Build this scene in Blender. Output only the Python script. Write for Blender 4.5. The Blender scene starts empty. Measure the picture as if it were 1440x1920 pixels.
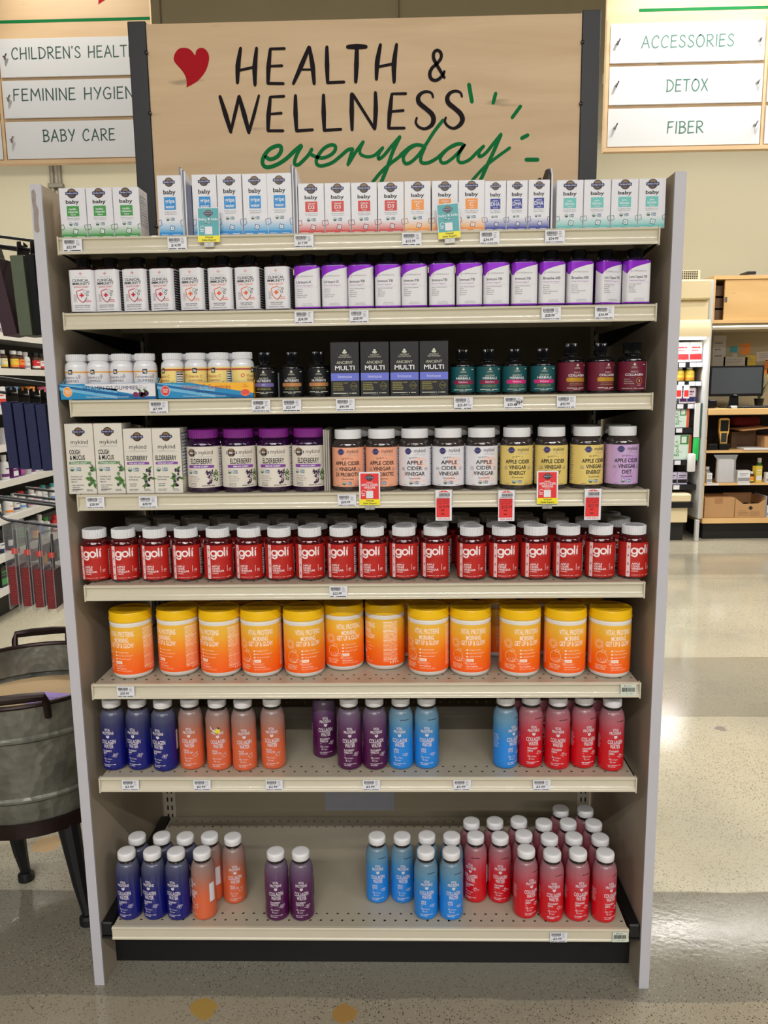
import bpy, bmesh, math, random
from mathutils import Vector, Matrix
random.seed(7)
PI = math.pi
SC = bpy.context.scene
COL = SC.collection

# ---------------------------------------------------------------- camera, world, lamps, exposure
CAM = Vector((0.08849, -1.58866, 1.36897))
R_ = Vector((0.99964774, 0.02314985, -0.01297988))
U_ = Vector((0.00910346, 0.16031203, 0.98702441))
F_ = Vector((-0.02493029, 0.98679489, -0.16004482))
cd = bpy.data.cameras.new('camera'); cam = bpy.data.objects.new('camera', cd); COL.objects.link(cam)
cam.matrix_world = Matrix(((R_.x, U_.x, -F_.x, CAM.x), (R_.y, U_.y, -F_.y, CAM.y), (R_.z, U_.z, -F_.z, CAM.z), (0, 0, 0, 1)))
cd.sensor_fit = 'VERTICAL'; cd.sensor_height = 36.0; cd.lens = 1450.816 / 1920 * 36.0
cd.clip_start = 0.05; cd.clip_end = 100
SC.camera = cam
SC.view_settings.view_transform = 'Standard'; SC.view_settings.look = 'None'
SC.view_settings.gamma = 1.0; SC.view_settings.use_curve_mapping = False
SC.view_settings.exposure = 0.38
w = bpy.data.worlds.new('store_ambient'); SC.world = w; w.use_nodes = True  # even ambient fill added for the unseen rest of the store
bg = w.node_tree.nodes['Background']; bg.inputs[0].default_value = (1.0, 0.98, 0.94, 1); bg.inputs[1].default_value = 0.05
# ceiling strips: (x, y, length, watts)
STRIPS = [(4.0, 5.0, 4.6, 36, 3.70), (-4.2, 4.8, 4.6, 40, 3.70), (3.6, 1.9, 3.6, 120, 4.2), (-1.5, 3.0, 3.0, 115, 4.2),  # last strip here is an unseen addition that brightens the left aisle
          (0.2, -4.6, 4.6, 175, 4.2), (0.2, -7.2, 4.6, 260, 4.2), (-5.0, -4.0, 3.6, 60, 4.2), (5.0, -3.4, 3.6, 90, 4.2)]
SPOTS = [((1.50, 1.75, 3.75), (1.45, 2.4, 2.75), 60), ((-1.75, 1.75, 3.85), (-1.35, 2.4, 2.75), 36), ((3.2, 4.2, 3.5), (3.0, 5.3, 1.6), 45)]

# ---------------------------------------------------------------- helpers
def lin(c):
    c = c / 255.0
    return c / 12.92 if c <= 0.04045 else ((c + 0.055) / 1.055) ** 2.4
def rgb(*c): return tuple(lin(v) for v in c) + (1,)
MATS = {}
def M(name, col, rough=0.5, metal=0.0, vary=0.06, scale=40.0, coat=0.0, spec=0.5, bump=0.0, bscale=200.0, emit=0.0, alpha=1.0, trans=0.0):
    if name in MATS: return MATS[name]
    m = bpy.data.materials.new(name); m.use_nodes = True; MATS[name] = m
    nt = m.node_tree; b = nt.nodes['Principled BSDF']
    c = rgb(*col)
    b.inputs['Roughness'].default_value = rough; b.inputs['Metallic'].default_value = metal
    b.inputs['Coat Weight'].default_value = coat; b.inputs['Specular IOR Level'].default_value = spec
    b.inputs['Alpha'].default_value = alpha; b.inputs['Transmission Weight'].default_value = trans
    tc = nt.nodes.new('ShaderNodeTexCoord')
    if vary > 0:
        n = nt.nodes.new('ShaderNodeTexNoise'); n.inputs['Scale'].default_value = scale; n.inputs['Detail'].default_value = 3
        r = nt.nodes.new('ShaderNodeMapRange'); r.inputs['To Min'].default_value = 1 - vary; r.inputs['To Max'].default_value = 1 + vary
        mx = nt.nodes.new('ShaderNodeVectorMath'); mx.operation = 'SCALE'; mx.inputs[0].default_value = c[:3]
        nt.links.new(tc.outputs['Object'], n.inputs['Vector']); nt.links.new(n.outputs['Fac'], r.inputs['Value'])
        nt.links.new(r.outputs['Result'], mx.inputs['Scale']); nt.links.new(mx.outputs['Vector'], b.inputs['Base Color'])
    else:
        b.inputs['Base Color'].default_value = c
    if bump > 0:
        n2 = nt.nodes.new('ShaderNodeTexNoise'); n2.inputs['Scale'].default_value = bscale; n2.inputs['Detail'].default_value = 2
        bp = nt.nodes.new('ShaderNodeBump'); bp.inputs['Strength'].default_value = bump; bp.inputs['Distance'].default_value = 0.002
        nt.links.new(tc.outputs['Object'], n2.inputs['Vector']); nt.links.new(n2.outputs['Fac'], bp.inputs['Height']); nt.links.new(bp.outputs['Normal'], b.inputs['Normal'])
    if emit > 0:
        b.inputs['Emission Color'].default_value = c; b.inputs['Emission Strength'].default_value = emit
    return m
def grad_mat(name, stops, z0, z1, rough=0.35, coat=0.0):
    """printed colour that changes with height on the pack: stops = [(pos, rgb)]"""
    if name in MATS: return MATS[name]
    m = bpy.data.materials.new(name); m.use_nodes = True; MATS[name] = m
    nt = m.node_tree; b = nt.nodes['Principled BSDF']; b.inputs['Roughness'].default_value = rough; b.inputs['Coat Weight'].default_value = coat
    tc = nt.nodes.new('ShaderNodeTexCoord'); sp = nt.nodes.new('ShaderNodeSeparateXYZ')
    mr = nt.nodes.new('ShaderNodeMapRange'); mr.inputs['From Min'].default_value = z0; mr.inputs['From Max'].default_value = z1
    cr = nt.nodes.new('ShaderNodeValToRGB'); e = cr.color_ramp.elements
    while len(e) < len(stops): e.new(0.5)
    for k, (p, c) in enumerate(stops): e[k].position = p; e[k].color = rgb(*c)
    nt.links.new(tc.outputs['Object'], sp.inputs[0]); nt.links.new(sp.outputs['Z'], mr.inputs['Value'])
    nt.links.new(mr.outputs['Result'], cr.inputs['Fac']); nt.links.new(cr.outputs['Color'], b.inputs['Base Color'])
    return m

class MB:
    """collects shapes, then links them as ONE mesh object"""
    def __init__(s): s.v = []; s.f = []; s.m = []; s.mats = []
    def mi(s, m):
        if m not in s.mats: s.mats.append(m)
        return s.mats.index(m)
    def add(s, vs, fs, m):
        o = len(s.v); s.v.extend(vs); k = s.mi(m)
        for f in fs: s.f.append([i + o for i in f]); s.m.append(k)
    def box(s, x0, x1, y0, y1, z0, z1, m, bev=0.0, mat=None, seg=1):
        if bev > 0:
            bm = bmesh.new(); bmesh.ops.create_cube(bm, size=1.0)
            for v in bm.verts: v.co = Vector((x0 + (v.co.x + .5) * (x1 - x0), y0 + (v.co.y + .5) * (y1 - y0), z0 + (v.co.z + .5) * (z1 - z0)))
            bmesh.ops.bevel(bm, geom=list(bm.edges), offset=bev, segments=seg, affect='EDGES', profile=0.5)
            bm.verts.index_update()
            vs = [tuple(v.co) for v in bm.verts]; fs = [[v.index for v in f.verts] for f in bm.faces]; bm.free()
        else:
            vs = [(x, y, z) for x in (x0, x1) for y in (y0, y1) for z in (z0, z1)]
            fs = [[0, 1, 3, 2], [4, 6, 7, 5], [0, 4, 5, 1], [2, 3, 7, 6], [0, 2, 6, 4], [1, 5, 7, 3]]
        if mat is not None: vs = [tuple(mat @ Vector(v)) for v in vs]
        s.add(vs, fs, m)
    def lathe(s, prof, m, n=32, e=None, c=(0, 0, 0), rib=0.0, cap0=True, cap1=True, sx=1.0, sy=1.0):
        """prof = [(radius, z[, exponent])]; rib makes every second column shallower"""
        vs = []
        for p in prof:
            ex = p[2] if len(p) > 2 else 2.0
            for k in range(n):
                a = 2 * PI * k / n; ca, sa = math.cos(a), math.sin(a)
                if ex != 2.0:
                    x = math.copysign(abs(ca) ** (2 / ex), ca); y = math.copysign(abs(sa) ** (2 / ex), sa)
                else: x, y = ca, sa
                r = p[0] * (1 - rib if (rib and k % 2) else 1)
                vs.append((c[0] + r * x * sx, c[1] + r * y * sy, c[2] + p[1]))
        fs = []
        for j in range(len(prof) - 1):
            for k in range(n):
                k2 = (k + 1) % n; fs.append([j * n + k, j * n + k2, (j + 1) * n + k2, (j + 1) * n + k])
        if cap0: fs.append(list(range(n))[::-1])
        if cap1: fs.append([(len(prof) - 1) * n + k for k in range(n)])
        s.add(vs, fs, m)
    def tube(s, pts, r, m, n=8, closed=False):
        pts = [Vector(p) for p in pts]; N = len(pts); rs = r if isinstance(r, (list, tuple)) else [r] * N
        vs = []; up = None
        for i, p in enumerate(pts):
            t = (pts[min(i + 1, N - 1)] - pts[max(i - 1, 0)]).normalized()
            if up is None: up = Vector((0, 0, 1)) if abs(t.z) < .9 else Vector((1, 0, 0))
            a = t.cross(up)
            if a.length < 1e-6: a = t.orthogonal()
            a.normalize(); b = a.cross(t).normalized(); up = b
            for k in range(n):
                w_ = 2 * PI * k / n; q = p + (a * math.cos(w_) + b * math.sin(w_)) * rs[i]; vs.append(tuple(q))
        fs = [[j * n + k, j * n + (k + 1) % n, (j + 1) * n + (k + 1) % n, (j + 1) * n + k] for j in range(N - 1) for k in range(n)]
        fs.append(list(range(n))[::-1]); fs.append([(N - 1) * n + k for k in range(n)])
        s.add(vs, fs, m)
    def prism(s, pts2, d0, d1, m, axis='y'):
        """outline pts2 extruded: axis y -> (u,v) = (x,z); axis x -> (y,z)"""
        n = len(pts2)
        if axis == 'y': vs = [(u, d0, v) for u, v in pts2] + [(u, d1, v) for u, v in pts2]
        elif axis == 'x': vs = [(d0, u, v) for u, v in pts2] + [(d1, u, v) for u, v in pts2]
        else: vs = [(u, v, d0) for u, v in pts2] + [(u, v, d1) for u, v in pts2]
        fs = [[k, (k + 1) % n, n + (k + 1) % n, n + k] for k in range(n)] + [list(range(n))[::-1], [n + k for k in range(n)]]
        s.add(vs, fs, m)
    def build(s, name, parent=None, smooth=35, recalc=True):
        me = bpy.data.meshes.new(name); me.from_pydata(s.v, [], s.f)
        for m in s.mats: me.materials.append(m)
        me.polygons.foreach_set('material_index', s.m)
        if recalc:
            bm = bmesh.new(); bm.from_mesh(me); bmesh.ops.recalc_face_normals(bm, faces=bm.faces); bm.to_mesh(me); bm.free()
        if smooth:
            me.polygons.foreach_set('use_smooth', [True] * len(me.polygons)); me.set_sharp_from_angle(angle=math.radians(smooth))
        me.update()
        o = bpy.data.objects.new(name, me); COL.objects.link(o)
        if parent is not None: o.parent = parent
        return o

def tag(o, label=None, cat=None, group=None, kind=None):
    if label: o['label'] = label
    if cat: o['category'] = cat
    if group: o['group'] = group
    if kind: o['kind'] = kind
    return o
def thing(name, loc=(0, 0, 0), rz=0.0, label=None, cat=None, group=None):
    o = bpy.data.objects.new(name, None); COL.objects.link(o); o.empty_display_size = 0.02
    o.location = loc; o.rotation_euler = (0, 0, rz)
    return tag(o, label, cat, group)
def dup(o, parent=None):
    c = o.copy(); COL.objects.link(c)
    if parent is not None: c.parent = parent
    for ch in o.children: dup(ch, c)
    return c
USED = set()
def put(proto, loc, rz, label, cat, group=None, tilt=None):
    """first use moves the thing itself, later uses are copies with their own parts"""
    if proto.name in USED: o = dup(proto)
    else: o = proto; USED.add(proto.name)
    o.location = (loc[0], loc[1], loc[2] + .0006); o.rotation_euler = (tilt[0] if tilt else 0, tilt[1] if tilt else 0, rz)
    return tag(o, label, cat, group)
ORD = ['first', 'second', 'third', 'fourth', 'fifth', 'sixth', 'seventh', 'eighth', 'ninth', 'tenth', 'eleventh', 'twelfth', 'thirteenth',
       'fourteenth', 'fifteenth', 'sixteenth', 'seventeenth', 'eighteenth', 'nineteenth', 'twentieth']
def nth(k, n):
    if n == 1: return 'only one'
    if k == 0: return 'leftmost'
    if k == n - 1: return 'rightmost'
    return ORD[k] + ' from left'

# ---------------------------------------------------------------- flat lettering
GL = {}; ADV = {}
def _mesh_of(txt, bold):
    cu = bpy.data.curves.new('letters', 'FONT'); cu.body = txt; cu.fill_mode = 'FRONT'; cu.resolution_u = 3; cu.offset = 0.018 if bold else 0.0
    o = bpy.data.objects.new('letters', cu); COL.objects.link(o)
    dg = bpy.context.evaluated_depsgraph_get(); dg.update()
    me = bpy.data.meshes.new_from_object(o.evaluated_get(dg))
    vs = [(v.co.x, v.co.y) for v in me.vertices]; fs = [list(p.vertices) for p in me.polygons]
    bpy.data.objects.remove(o); bpy.data.curves.remove(cu); bpy.data.meshes.remove(me)
    return vs, fs
def _w(vs): return max(v[0] for v in vs) - min(v[0] for v in vs)
HH = None; CAPH = None
def glyph(c, bold):
    global HH, CAPH
    k = (c, bold)
    if k not in GL:
        if HH is None:
            a = _mesh_of('HH', False)[0]; HH = _w(a); CAPH = max(v[1] for v in a)
        GL[k] = ([], []) if c == ' ' else _mesh_of(c, bold)
        if c not in ADV: ADV[c] = _w(_mesh_of('H' + c + 'H', False)[0]) - HH
    return GL[k]

def smooth_path(pts, ws, n=5):
    if len(pts) < 3: 
        return pts, ws
    P = []; Wd = []
    for i in range(len(pts) - 1):
        p0 = pts[max(i - 1, 0)]; p1 = pts[i]; p2 = pts[i + 1]; p3 = pts[min(i + 2, len(pts) - 1)]
        for k in range(n):
            t = k / n
            P.append(tuple(0.5 * ((2 * p1[a]) + (-p0[a] + p2[a]) * t + (2 * p0[a] - 5 * p1[a] + 4 * p2[a] - p3[a]) * t * t + (-p0[a] + 3 * p1[a] - 3 * p2[a] + p3[a]) * t ** 3) for a in (0, 1)))
            Wd.append(ws[i] * (1 - t) + ws[i + 1] * t)
    P.append(pts[-1]); Wd.append(ws[-1])
    return P, Wd
def ribbon(pts, ws, smooth=True, cap=5):
    """a brush stroke with round ends -> verts, faces"""
    if not isinstance(ws, (list, tuple)): ws = [ws]
    if len(ws) == 1: ws = list(ws) * len(pts)
    if smooth: pts, ws = smooth_path(pts, ws)
    L = []; Rr = []; N = len(pts); dirs = []
    for i in range(N):
        a = pts[max(i - 1, 0)]; b = pts[min(i + 1, N - 1)]
        d = Vector((b[0] - a[0], b[1] - a[1])); d = d.normalized() if d.length > 1e-9 else Vector((1, 0)); dirs.append(d)
        n = Vector((-d.y, d.x)) * ws[i] / 2
        L.append((pts[i][0] + n.x, pts[i][1] + n.y)); Rr.append((pts[i][0] - n.x, pts[i][1] - n.y))
    vs = L + Rr; fs = [[i, i + 1, N + i + 1, N + i] for i in range(N - 1)]
    for end in (0, N - 1):
        if cap <= 0: break
        d = dirs[end] * (1 if end else -1); n = Vector((-d.y, d.x)); c = pts[end]; r = ws[end] / 2; o = len(vs); ids = []
        for k in range(cap + 1):
            a = PI / 2 - PI * k / cap
            vs.append((c[0] + (d.x * math.cos(a) + n.x * math.sin(a)) * r, c[1] + (d.y * math.cos(a) + n.y * math.sin(a)) * r)); ids.append(o + k)
        fs.append(ids)
    return vs, fs

class Print:
    """flat artwork in metres, laid on a face through a map (u, v, lift) -> point"""
    def __init__(s, mp, step=None, base=0.0002, lift=0.00012): s.mp = mp; s.step = step; s.mb = MB(); s.base = base; s.lift = lift
    def raw(s, vs, fs, m, l): s.mb.add([s.mp(u, v, s.base + l * s.lift) for u, v in vs], fs, m)
    def rect(s, u0, u1, v0, v1, m, l=0):
        n = 1 if not s.step else max(1, int(math.ceil((u1 - u0) / s.step)))
        us = [u0 + (u1 - u0) * k / n for k in range(n + 1)]
        s.raw([(u, v0) for u in us] + [(u, v1) for u in us], [[k, k + 1, n + 2 + k, n + 1 + k] for k in range(n)], m, l)
    def wedge(s, us, lo, hi, m, l=0):
        """strip between two height functions"""
        n = len(us) - 1
        s.raw([(u, lo(u)) for u in us] + [(u, hi(u)) for u in us], [[k, k + 1, n + 2 + k, n + 1 + k] for k in range(n)], m, l)
    def poly(s, pts, m, l=0): s.raw(pts, [list(range(len(pts)))], m, l)
    def ellipse(s, u, v, ru, rv, m, l=0, n=16, a0=0.0, a1=2 * PI):
        full = abs(a1 - a0 - 2 * PI) < 1e-6
        pts = [(u + ru * math.cos(a0 + (a1 - a0) * k / (n if full else n - 1)), v + rv * math.sin(a0 + (a1 - a0) * k / (n if full else n - 1))) for k in range(n)]
        s.poly(pts, m, l)
    def ring(s, u, v, r, wd, m, l=0, n=18):
        pts = [(u + r * math.cos(2 * PI * k / n), v + r * math.sin(2 * PI * k / n)) for k in range(n + 1)]
        s.stroke(pts, wd, m, l, False)
    def stroke(s, pts, wd, m, l=0, smooth=True, cap=3):
        vs, fs = ribbon(pts, wd, smooth, cap); s.raw(vs, fs, m, l)
    def text(s, t, u, v, h, m, l=1, w=None, al='c', bold=False, cond=1.0, track=0.0, slant=0.0):
        x = 0.0; vs = []; fs = []
        for c in t:
            gv, gf = glyph(c, bold); o = len(vs)
            vs.extend([(x + a, b) for a, b in gv]); fs.extend([[i + o for i in f] for f in gf]); x += ADV[c] + track
        if not vs: return
        k = h / CAPH; x0 = min(a for a, b in vs); x1 = max(a for a, b in vs); W_ = (x1 - x0) * k * cond
        cx = cond * (w / W_ if w else 1.0); W2 = (x1 - x0) * k * cx
        st = u - W2 / 2 if al == 'c' else (u if al == 'l' else u - W2)
        s.raw([(st + ((a - x0) + slant * b) * k * cx, v + b * k) for a, b in vs], fs, m, l)
    def bars(s, u0, u1, v, h, m, l=1, words=3, seed=0):
        """print too small to read: word-long dashes"""
        rr = random.Random(seed); tot = u1 - u0; cuts = sorted(rr.uniform(.2, .8) for _ in range(words - 1)); e = [0] + cuts + [1]
        for a, b in zip(e[:-1], e[1:]):
            if b - a > .05: s.rect(u0 + tot * a, u0 + tot * (b - .03), v, v + h, m, l)
    def build(s, name, parent): return s.mb.build(name, parent, smooth=0, recalc=False)
def front(y): return lambda u, v, o: (u, y - o, v)
def side_r(x): return lambda u, v, o: (x + o, u, v)
def cyl(R): return lambda u, v, o: ((R + o) * math.sin(u / R), -(R + o) * math.cos(u / R), v)
def squarish(a, e, n=160):
    pts = []
    for k in range(n + 1):
        t = -PI / 2 + 2 * PI * k / n - PI
        ca, sa = math.cos(t), math.sin(t); pts.append((a * math.copysign(abs(ca) ** (2 / e), ca), a * math.copysign(abs(sa) ** (2 / e), sa)))
    acc = [0.0]
    for p, q in zip(pts[:-1], pts[1:]): acc.append(acc[-1] + math.dist(p, q))
    half = acc[-1] / 2
    def mp(u, v, o):
        t = u + half; j = 0; lo = 0; hi = n
        while hi - lo > 1:
            md = (lo + hi) // 2
            if acc[md] <= t: lo = md
            else: hi = md
        f = (t - acc[lo]) / max(acc[lo + 1] - acc[lo], 1e-9); p = pts[lo]; q = pts[lo + 1]
        dx, dy = q[0] - p[0], q[1] - p[1]; L = math.hypot(dx, dy) or 1
        return (p[0] + dx * f + dy / L * o, p[1] + dy * f - dx / L * o, v)
    return mp

# ---------------------------------------------------------------- shared materials
WHITE = M('white_print', (226, 226, 230), .55, vary=0)
BLACK = M('black_print', (22, 20, 24), .5, vary=0)
GREY = M('grey_print', (120, 120, 125), .6, vary=0)
LGREY = M('pale_grey_print', (175, 176, 182), .6, vary=0)
NAVY = M('navy_print', (30, 36, 92), .45, vary=0)
GOLD = M('gold_print', (170, 125, 50), .45, vary=0)
GREEN = M('seal_green_print', (40, 100, 70), .5, vary=0)
TEAL = M('seal_teal_print', (60, 110, 140), .5, vary=0)
CARD = M('white_carton', (222, 221, 226), .32, vary=.02)
STEEL = M('beige_painted_steel', (188, 178, 156), .35, vary=.03, coat=.15)
RAIL = M('beige_price_rail', (208, 200, 178), .16, vary=.012, scale=8, coat=.5)
LAM = M('beige_laminate', (172, 158, 138), .55, vary=.03)
EDGE = M('grey_edge_band', (190, 188, 194), .45, vary=.03)
BLKSTEEL = M('black_steel', (11, 11, 14), .45, vary=.15, bump=.05, bscale=300)
BLKPLASTIC = M('black_plastic', (14, 14, 16), .3, vary=.1)
HEART=[(-0.441, 2.1092), (-0.4397, 2.1225), (-0.4423, 2.1354), (-0.45, 2.1484), (-0.4617, 2.1614), (-0.4681, 2.1704), (-0.4687, 2.1793), (-0.4643, 2.1894), (-0.4555, 2.1981), (-0.4443, 2.2004), (-0.432, 2.1988), (-0.4227, 2.1923), (-0.4154, 2.1827), (-0.4131, 2.1908), (-0.4072, 2.1975), (-0.3975, 2.1993), (-0.3894, 2.1959), (-0.3829, 2.1876), (-0.3807, 2.1761), (-0.3833, 2.1635), (-0.3889, 2.1496), (-0.3979, 2.137), (-0.411, 2.1245), (-0.4268, 2.1153)]
BLOCK_LETTERS=[([(-0.3018, 2.1959), (-0.3098, 2.1568), (-0.3129, 2.1173)], [0.0072, 0.0127, 0.0077]), ([(-0.2622, 2.1951), (-0.2683, 2.1521), (-0.2694, 2.1112)], [0.0072, 0.0127, 0.0077]), ([(-0.3089, 2.1453), (-0.2727, 2.1517)], [0.0061, 0.0061]), ([(-0.2285, 2.1918), (-0.2341, 2.1513), (-0.2369, 2.1144)], [0.0072, 0.0116, 0.0077]), ([(-0.2285, 2.1928), (-0.1933, 2.1928)], [0.0061, 0.0066]), ([(-0.2313, 2.1533), (-0.201, 2.1539)], [0.0055, 0.0066]), ([(-0.2369, 2.1141), (-0.1988, 2.1128)], [0.0066, 0.0066]), ([(-0.1329, 2.1942), (-0.1528, 2.1534), (-0.1739, 2.1123)], [0.0083, 0.0116, 0.0072]), ([(-0.1318, 2.1942), (-0.1253, 2.1528), (-0.1223, 2.1112)], [0.0077, 0.0121, 0.0077]), ([(-0.1586, 2.1441), (-0.1292, 2.1435)], [0.005, 0.005]), ([(-0.0888, 2.194), (-0.0893, 2.1528), (-0.0889, 2.1125)], [0.0077, 0.0116, 0.0077]), ([(-0.0889, 2.1125), (-0.0482, 2.1132)], [0.0072, 0.0066]), ([(-0.0377, 2.1931), (-0.0145, 2.1933), (0.0073, 2.1924)], [0.0088, 0.0127, 0.0088]), ([(-0.0151, 2.1891), (-0.0169, 2.1512), (-0.0193, 2.1131)], [0.0094, 0.0121, 0.0083]), ([(0.0429, 2.1961), (0.0347, 2.1577), (0.0319, 2.1181)], [0.0077, 0.0121, 0.0077]), ([(0.0824, 2.196), (0.0759, 2.153), (0.0755, 2.1105)], [0.0072, 0.0127, 0.0077]), ([(0.0367, 2.1462), (0.0737, 2.1522)], [0.0061, 0.0066]), ([(0.1993, 2.1181), (0.1884, 2.1353), (0.1789, 2.1507), (0.1729, 2.1635), (0.174, 2.1753), (0.1817, 2.1807), (0.1904, 2.1749), (0.1912, 2.1631), (0.1816, 2.1507), (0.1693, 2.1408), (0.1635, 2.1282), (0.1665, 2.1167), (0.1766, 2.1119), (0.1876, 2.1163), (0.1958, 2.125), (0.1993, 2.1318)], [0.0066, 0.0077, 0.0083, 0.0083, 0.0077, 0.0072, 0.0077, 0.0077, 0.0072, 0.0077, 0.0088, 0.0083, 0.0072, 0.0077, 0.0072, 0.0066]), ([(-0.3579, 2.0861), (-0.3454, 2.0432), (-0.3346, 2.0034)], [0.0077, 0.0121, 0.0083]), ([(-0.3346, 2.0034), (-0.3231, 2.0427), (-0.3101, 2.0851)], [0.0066, 0.0083, 0.0083]), ([(-0.3101, 2.0851), (-0.2989, 2.0422), (-0.2891, 2.0011)], [0.0083, 0.0121, 0.0083]), ([(-0.2891, 2.0011), (-0.2743, 2.0443), (-0.2606, 2.0866)], [0.0072, 0.0083, 0.0055]), ([(-0.2325, 2.0814), (-0.2382, 2.041), (-0.2409, 2.0046)], [0.0072, 0.0116, 0.0077]), ([(-0.2325, 2.0827), (-0.1984, 2.0835)], [0.0055, 0.0066]), ([(-0.2353, 2.043), (-0.2061, 2.0445)], [0.005, 0.0066]), ([(-0.241, 2.0041), (-0.2033, 2.0033)], [0.0066, 0.0066]), ([(-0.1696, 2.0842), (-0.1706, 2.0422), (-0.1693, 2.0027)], [0.0077, 0.0116, 0.0077]), ([(-0.1693, 2.0024), (-0.1292, 2.0042)], [0.0072, 0.0066]), ([(-0.0999, 2.084), (-0.1004, 2.0428), (-0.1, 2.0026)], [0.0077, 0.0116, 0.0077]), ([(-0.1, 2.0023), (-0.0583, 2.0038)], [0.0072, 0.0066]), ([(-0.0295, 2.0846), (-0.0305, 2.0439), (-0.0305, 2.0025)], [0.0094, 0.0116, 0.0077]), ([(-0.0267, 2.0838), (0.025, 2.004)], [0.0072, 0.0072]), ([(0.029, 2.0872), (0.0292, 2.0479), (0.0258, 2.0039)], [0.0077, 0.0116, 0.0088]), ([(0.0694, 2.0818), (0.0642, 2.042), (0.061, 2.0045)], [0.0072, 0.0116, 0.0077]), ([(0.0694, 2.0836), (0.1041, 2.0833)], [0.0055, 0.0066]), ([(0.0642, 2.0425), (0.0977, 2.0444)], [0.0055, 0.0066]), ([(0.061, 2.004), (0.0998, 2.0035)], [0.0066, 0.0066]), ([(0.1713, 2.0737), (0.1678, 2.083), (0.1568, 2.0868), (0.1436, 2.084), (0.1348, 2.074), (0.1374, 2.0611), (0.1539, 2.0474), (0.1682, 2.0347), (0.1725, 2.0217), (0.167, 2.0084), (0.1509, 2.0009), (0.1357, 2.0056), (0.1283, 2.0161), (0.1309, 2.0264)], [0.0055, 0.0055, 0.0061, 0.0077, 0.0105, 0.0116, 0.011, 0.0116, 0.0121, 0.0099, 0.0066, 0.0061, 0.0061, 0.0055]), ([(0.2426, 2.0738), (0.239, 2.0825), (0.2281, 2.0866), (0.2144, 2.0831), (0.2067, 2.0725), (0.2095, 2.0596), (0.2254, 2.0464), (0.2392, 2.034), (0.2442, 2.0202), (0.2371, 2.0075), (0.2227, 2.0005), (0.2089, 2.0054), (0.2007, 2.016), (0.2029, 2.0257)], [0.0055, 0.0055, 0.0061, 0.0077, 0.0105, 0.0116, 0.011, 0.0116, 0.0121, 0.0099, 0.0066, 0.0061, 0.0061, 0.0055])]
SCRIPT=[([(-0.2486, 1.9424), (-0.2376, 1.9369), (-0.2205, 1.9426), (-0.2103, 1.9556), (-0.2107, 1.9669), (-0.221, 1.9681), (-0.2395, 1.9601), (-0.2535, 1.9446), (-0.258, 1.9302), (-0.2536, 1.9208), (-0.2425, 1.918), (-0.2212, 1.9242), (-0.1983, 1.9369), (-0.1753, 1.9562), (-0.1595, 1.9677)], [0.0099]), ([(-0.1582, 1.9658), (-0.1669, 1.9534), (-0.176, 1.9338), (-0.1757, 1.9233), (-0.1665, 1.9231), (-0.1536, 1.9334), (-0.1406, 1.9463), (-0.1327, 1.9585)], [0.0088]), ([(-0.1327, 1.9585), (-0.1363, 1.9489), (-0.1253, 1.9416), (-0.1058, 1.9375), (-0.0861, 1.944), (-0.0747, 1.9542), (-0.0739, 1.9652), (-0.0856, 1.9676), (-0.1025, 1.9595), (-0.1169, 1.9432), (-0.1223, 1.9289), (-0.1175, 1.9203), (-0.1035, 1.9193), (-0.0809, 1.9267), (-0.061, 1.9408), (-0.0426, 1.9549), (-0.0306, 1.9573)], [0.0088]), ([(-0.03, 1.9565), (-0.0359, 1.9404), (-0.0425, 1.9207)], [0.0083]), ([(-0.0405, 1.9233), (-0.0218, 1.9506), (-0.0033, 1.9733)], [0.0083]), ([(-0.0033, 1.9733), (-0.0119, 1.9556), (-0.0094, 1.9438), (0.0059, 1.9382), (0.0227, 1.9405), (0.0353, 1.95), (0.0452, 1.9584)], [0.0077]), ([(0.0452, 1.9584), (0.0352, 1.9442), (0.0351, 1.9324), (0.0477, 1.94), (0.0675, 1.9619), (0.088, 1.9829)], [0.0083]), ([(0.088, 1.9829), (0.0715, 1.9514), (0.0557, 1.9109), (0.0399, 1.8755)], [0.0094]), ([(0.0189, 1.8773), (0.036, 1.8968), (0.0558, 1.9149), (0.0783, 1.9308), (0.0979, 1.9443)], [0.0083]), ([(0.0895, 1.9408), (0.1105, 1.9569), (0.1258, 1.9634), (0.141, 1.9626), (0.1485, 1.9588)], [0.0083]), ([(0.13, 1.9644), (0.1119, 1.9548), (0.0972, 1.9367), (0.1004, 1.9214), (0.113, 1.922), (0.1312, 1.9361), (0.148, 1.9567), (0.173, 1.9927), (0.196, 2.0202)], [0.0083]), ([(0.1507, 1.9579), (0.1409, 1.9359), (0.1422, 1.9222), (0.1589, 1.9211), (0.1812, 1.9319), (0.2006, 1.9478), (0.22, 1.96), (0.2352, 1.9641), (0.2435, 1.9632)], [0.0083]), ([(0.2283, 1.9624), (0.2062, 1.9516), (0.1901, 1.9336), (0.1923, 1.9212), (0.2048, 1.921), (0.2242, 1.9343), (0.2408, 1.9509), (0.2504, 1.9638), (0.2367, 1.9419), (0.2334, 1.9262), (0.2423, 1.9195), (0.2617, 1.9262), (0.281, 1.9436), (0.2969, 1.9572)], [0.0083]), ([(0.2969, 1.9572), (0.2865, 1.9448), (0.2871, 1.933), (0.3018, 1.9406), (0.3209, 1.9624), (0.3395, 1.9836)], [0.0083]), ([(0.3395, 1.9836), (0.3225, 1.9454), (0.3062, 1.9117), (0.2884, 1.8738)], [0.0094]), ([(0.2689, 1.8768), (0.2979, 1.9066), (0.3254, 1.9276), (0.3619, 1.952)], [0.0077])]
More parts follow.
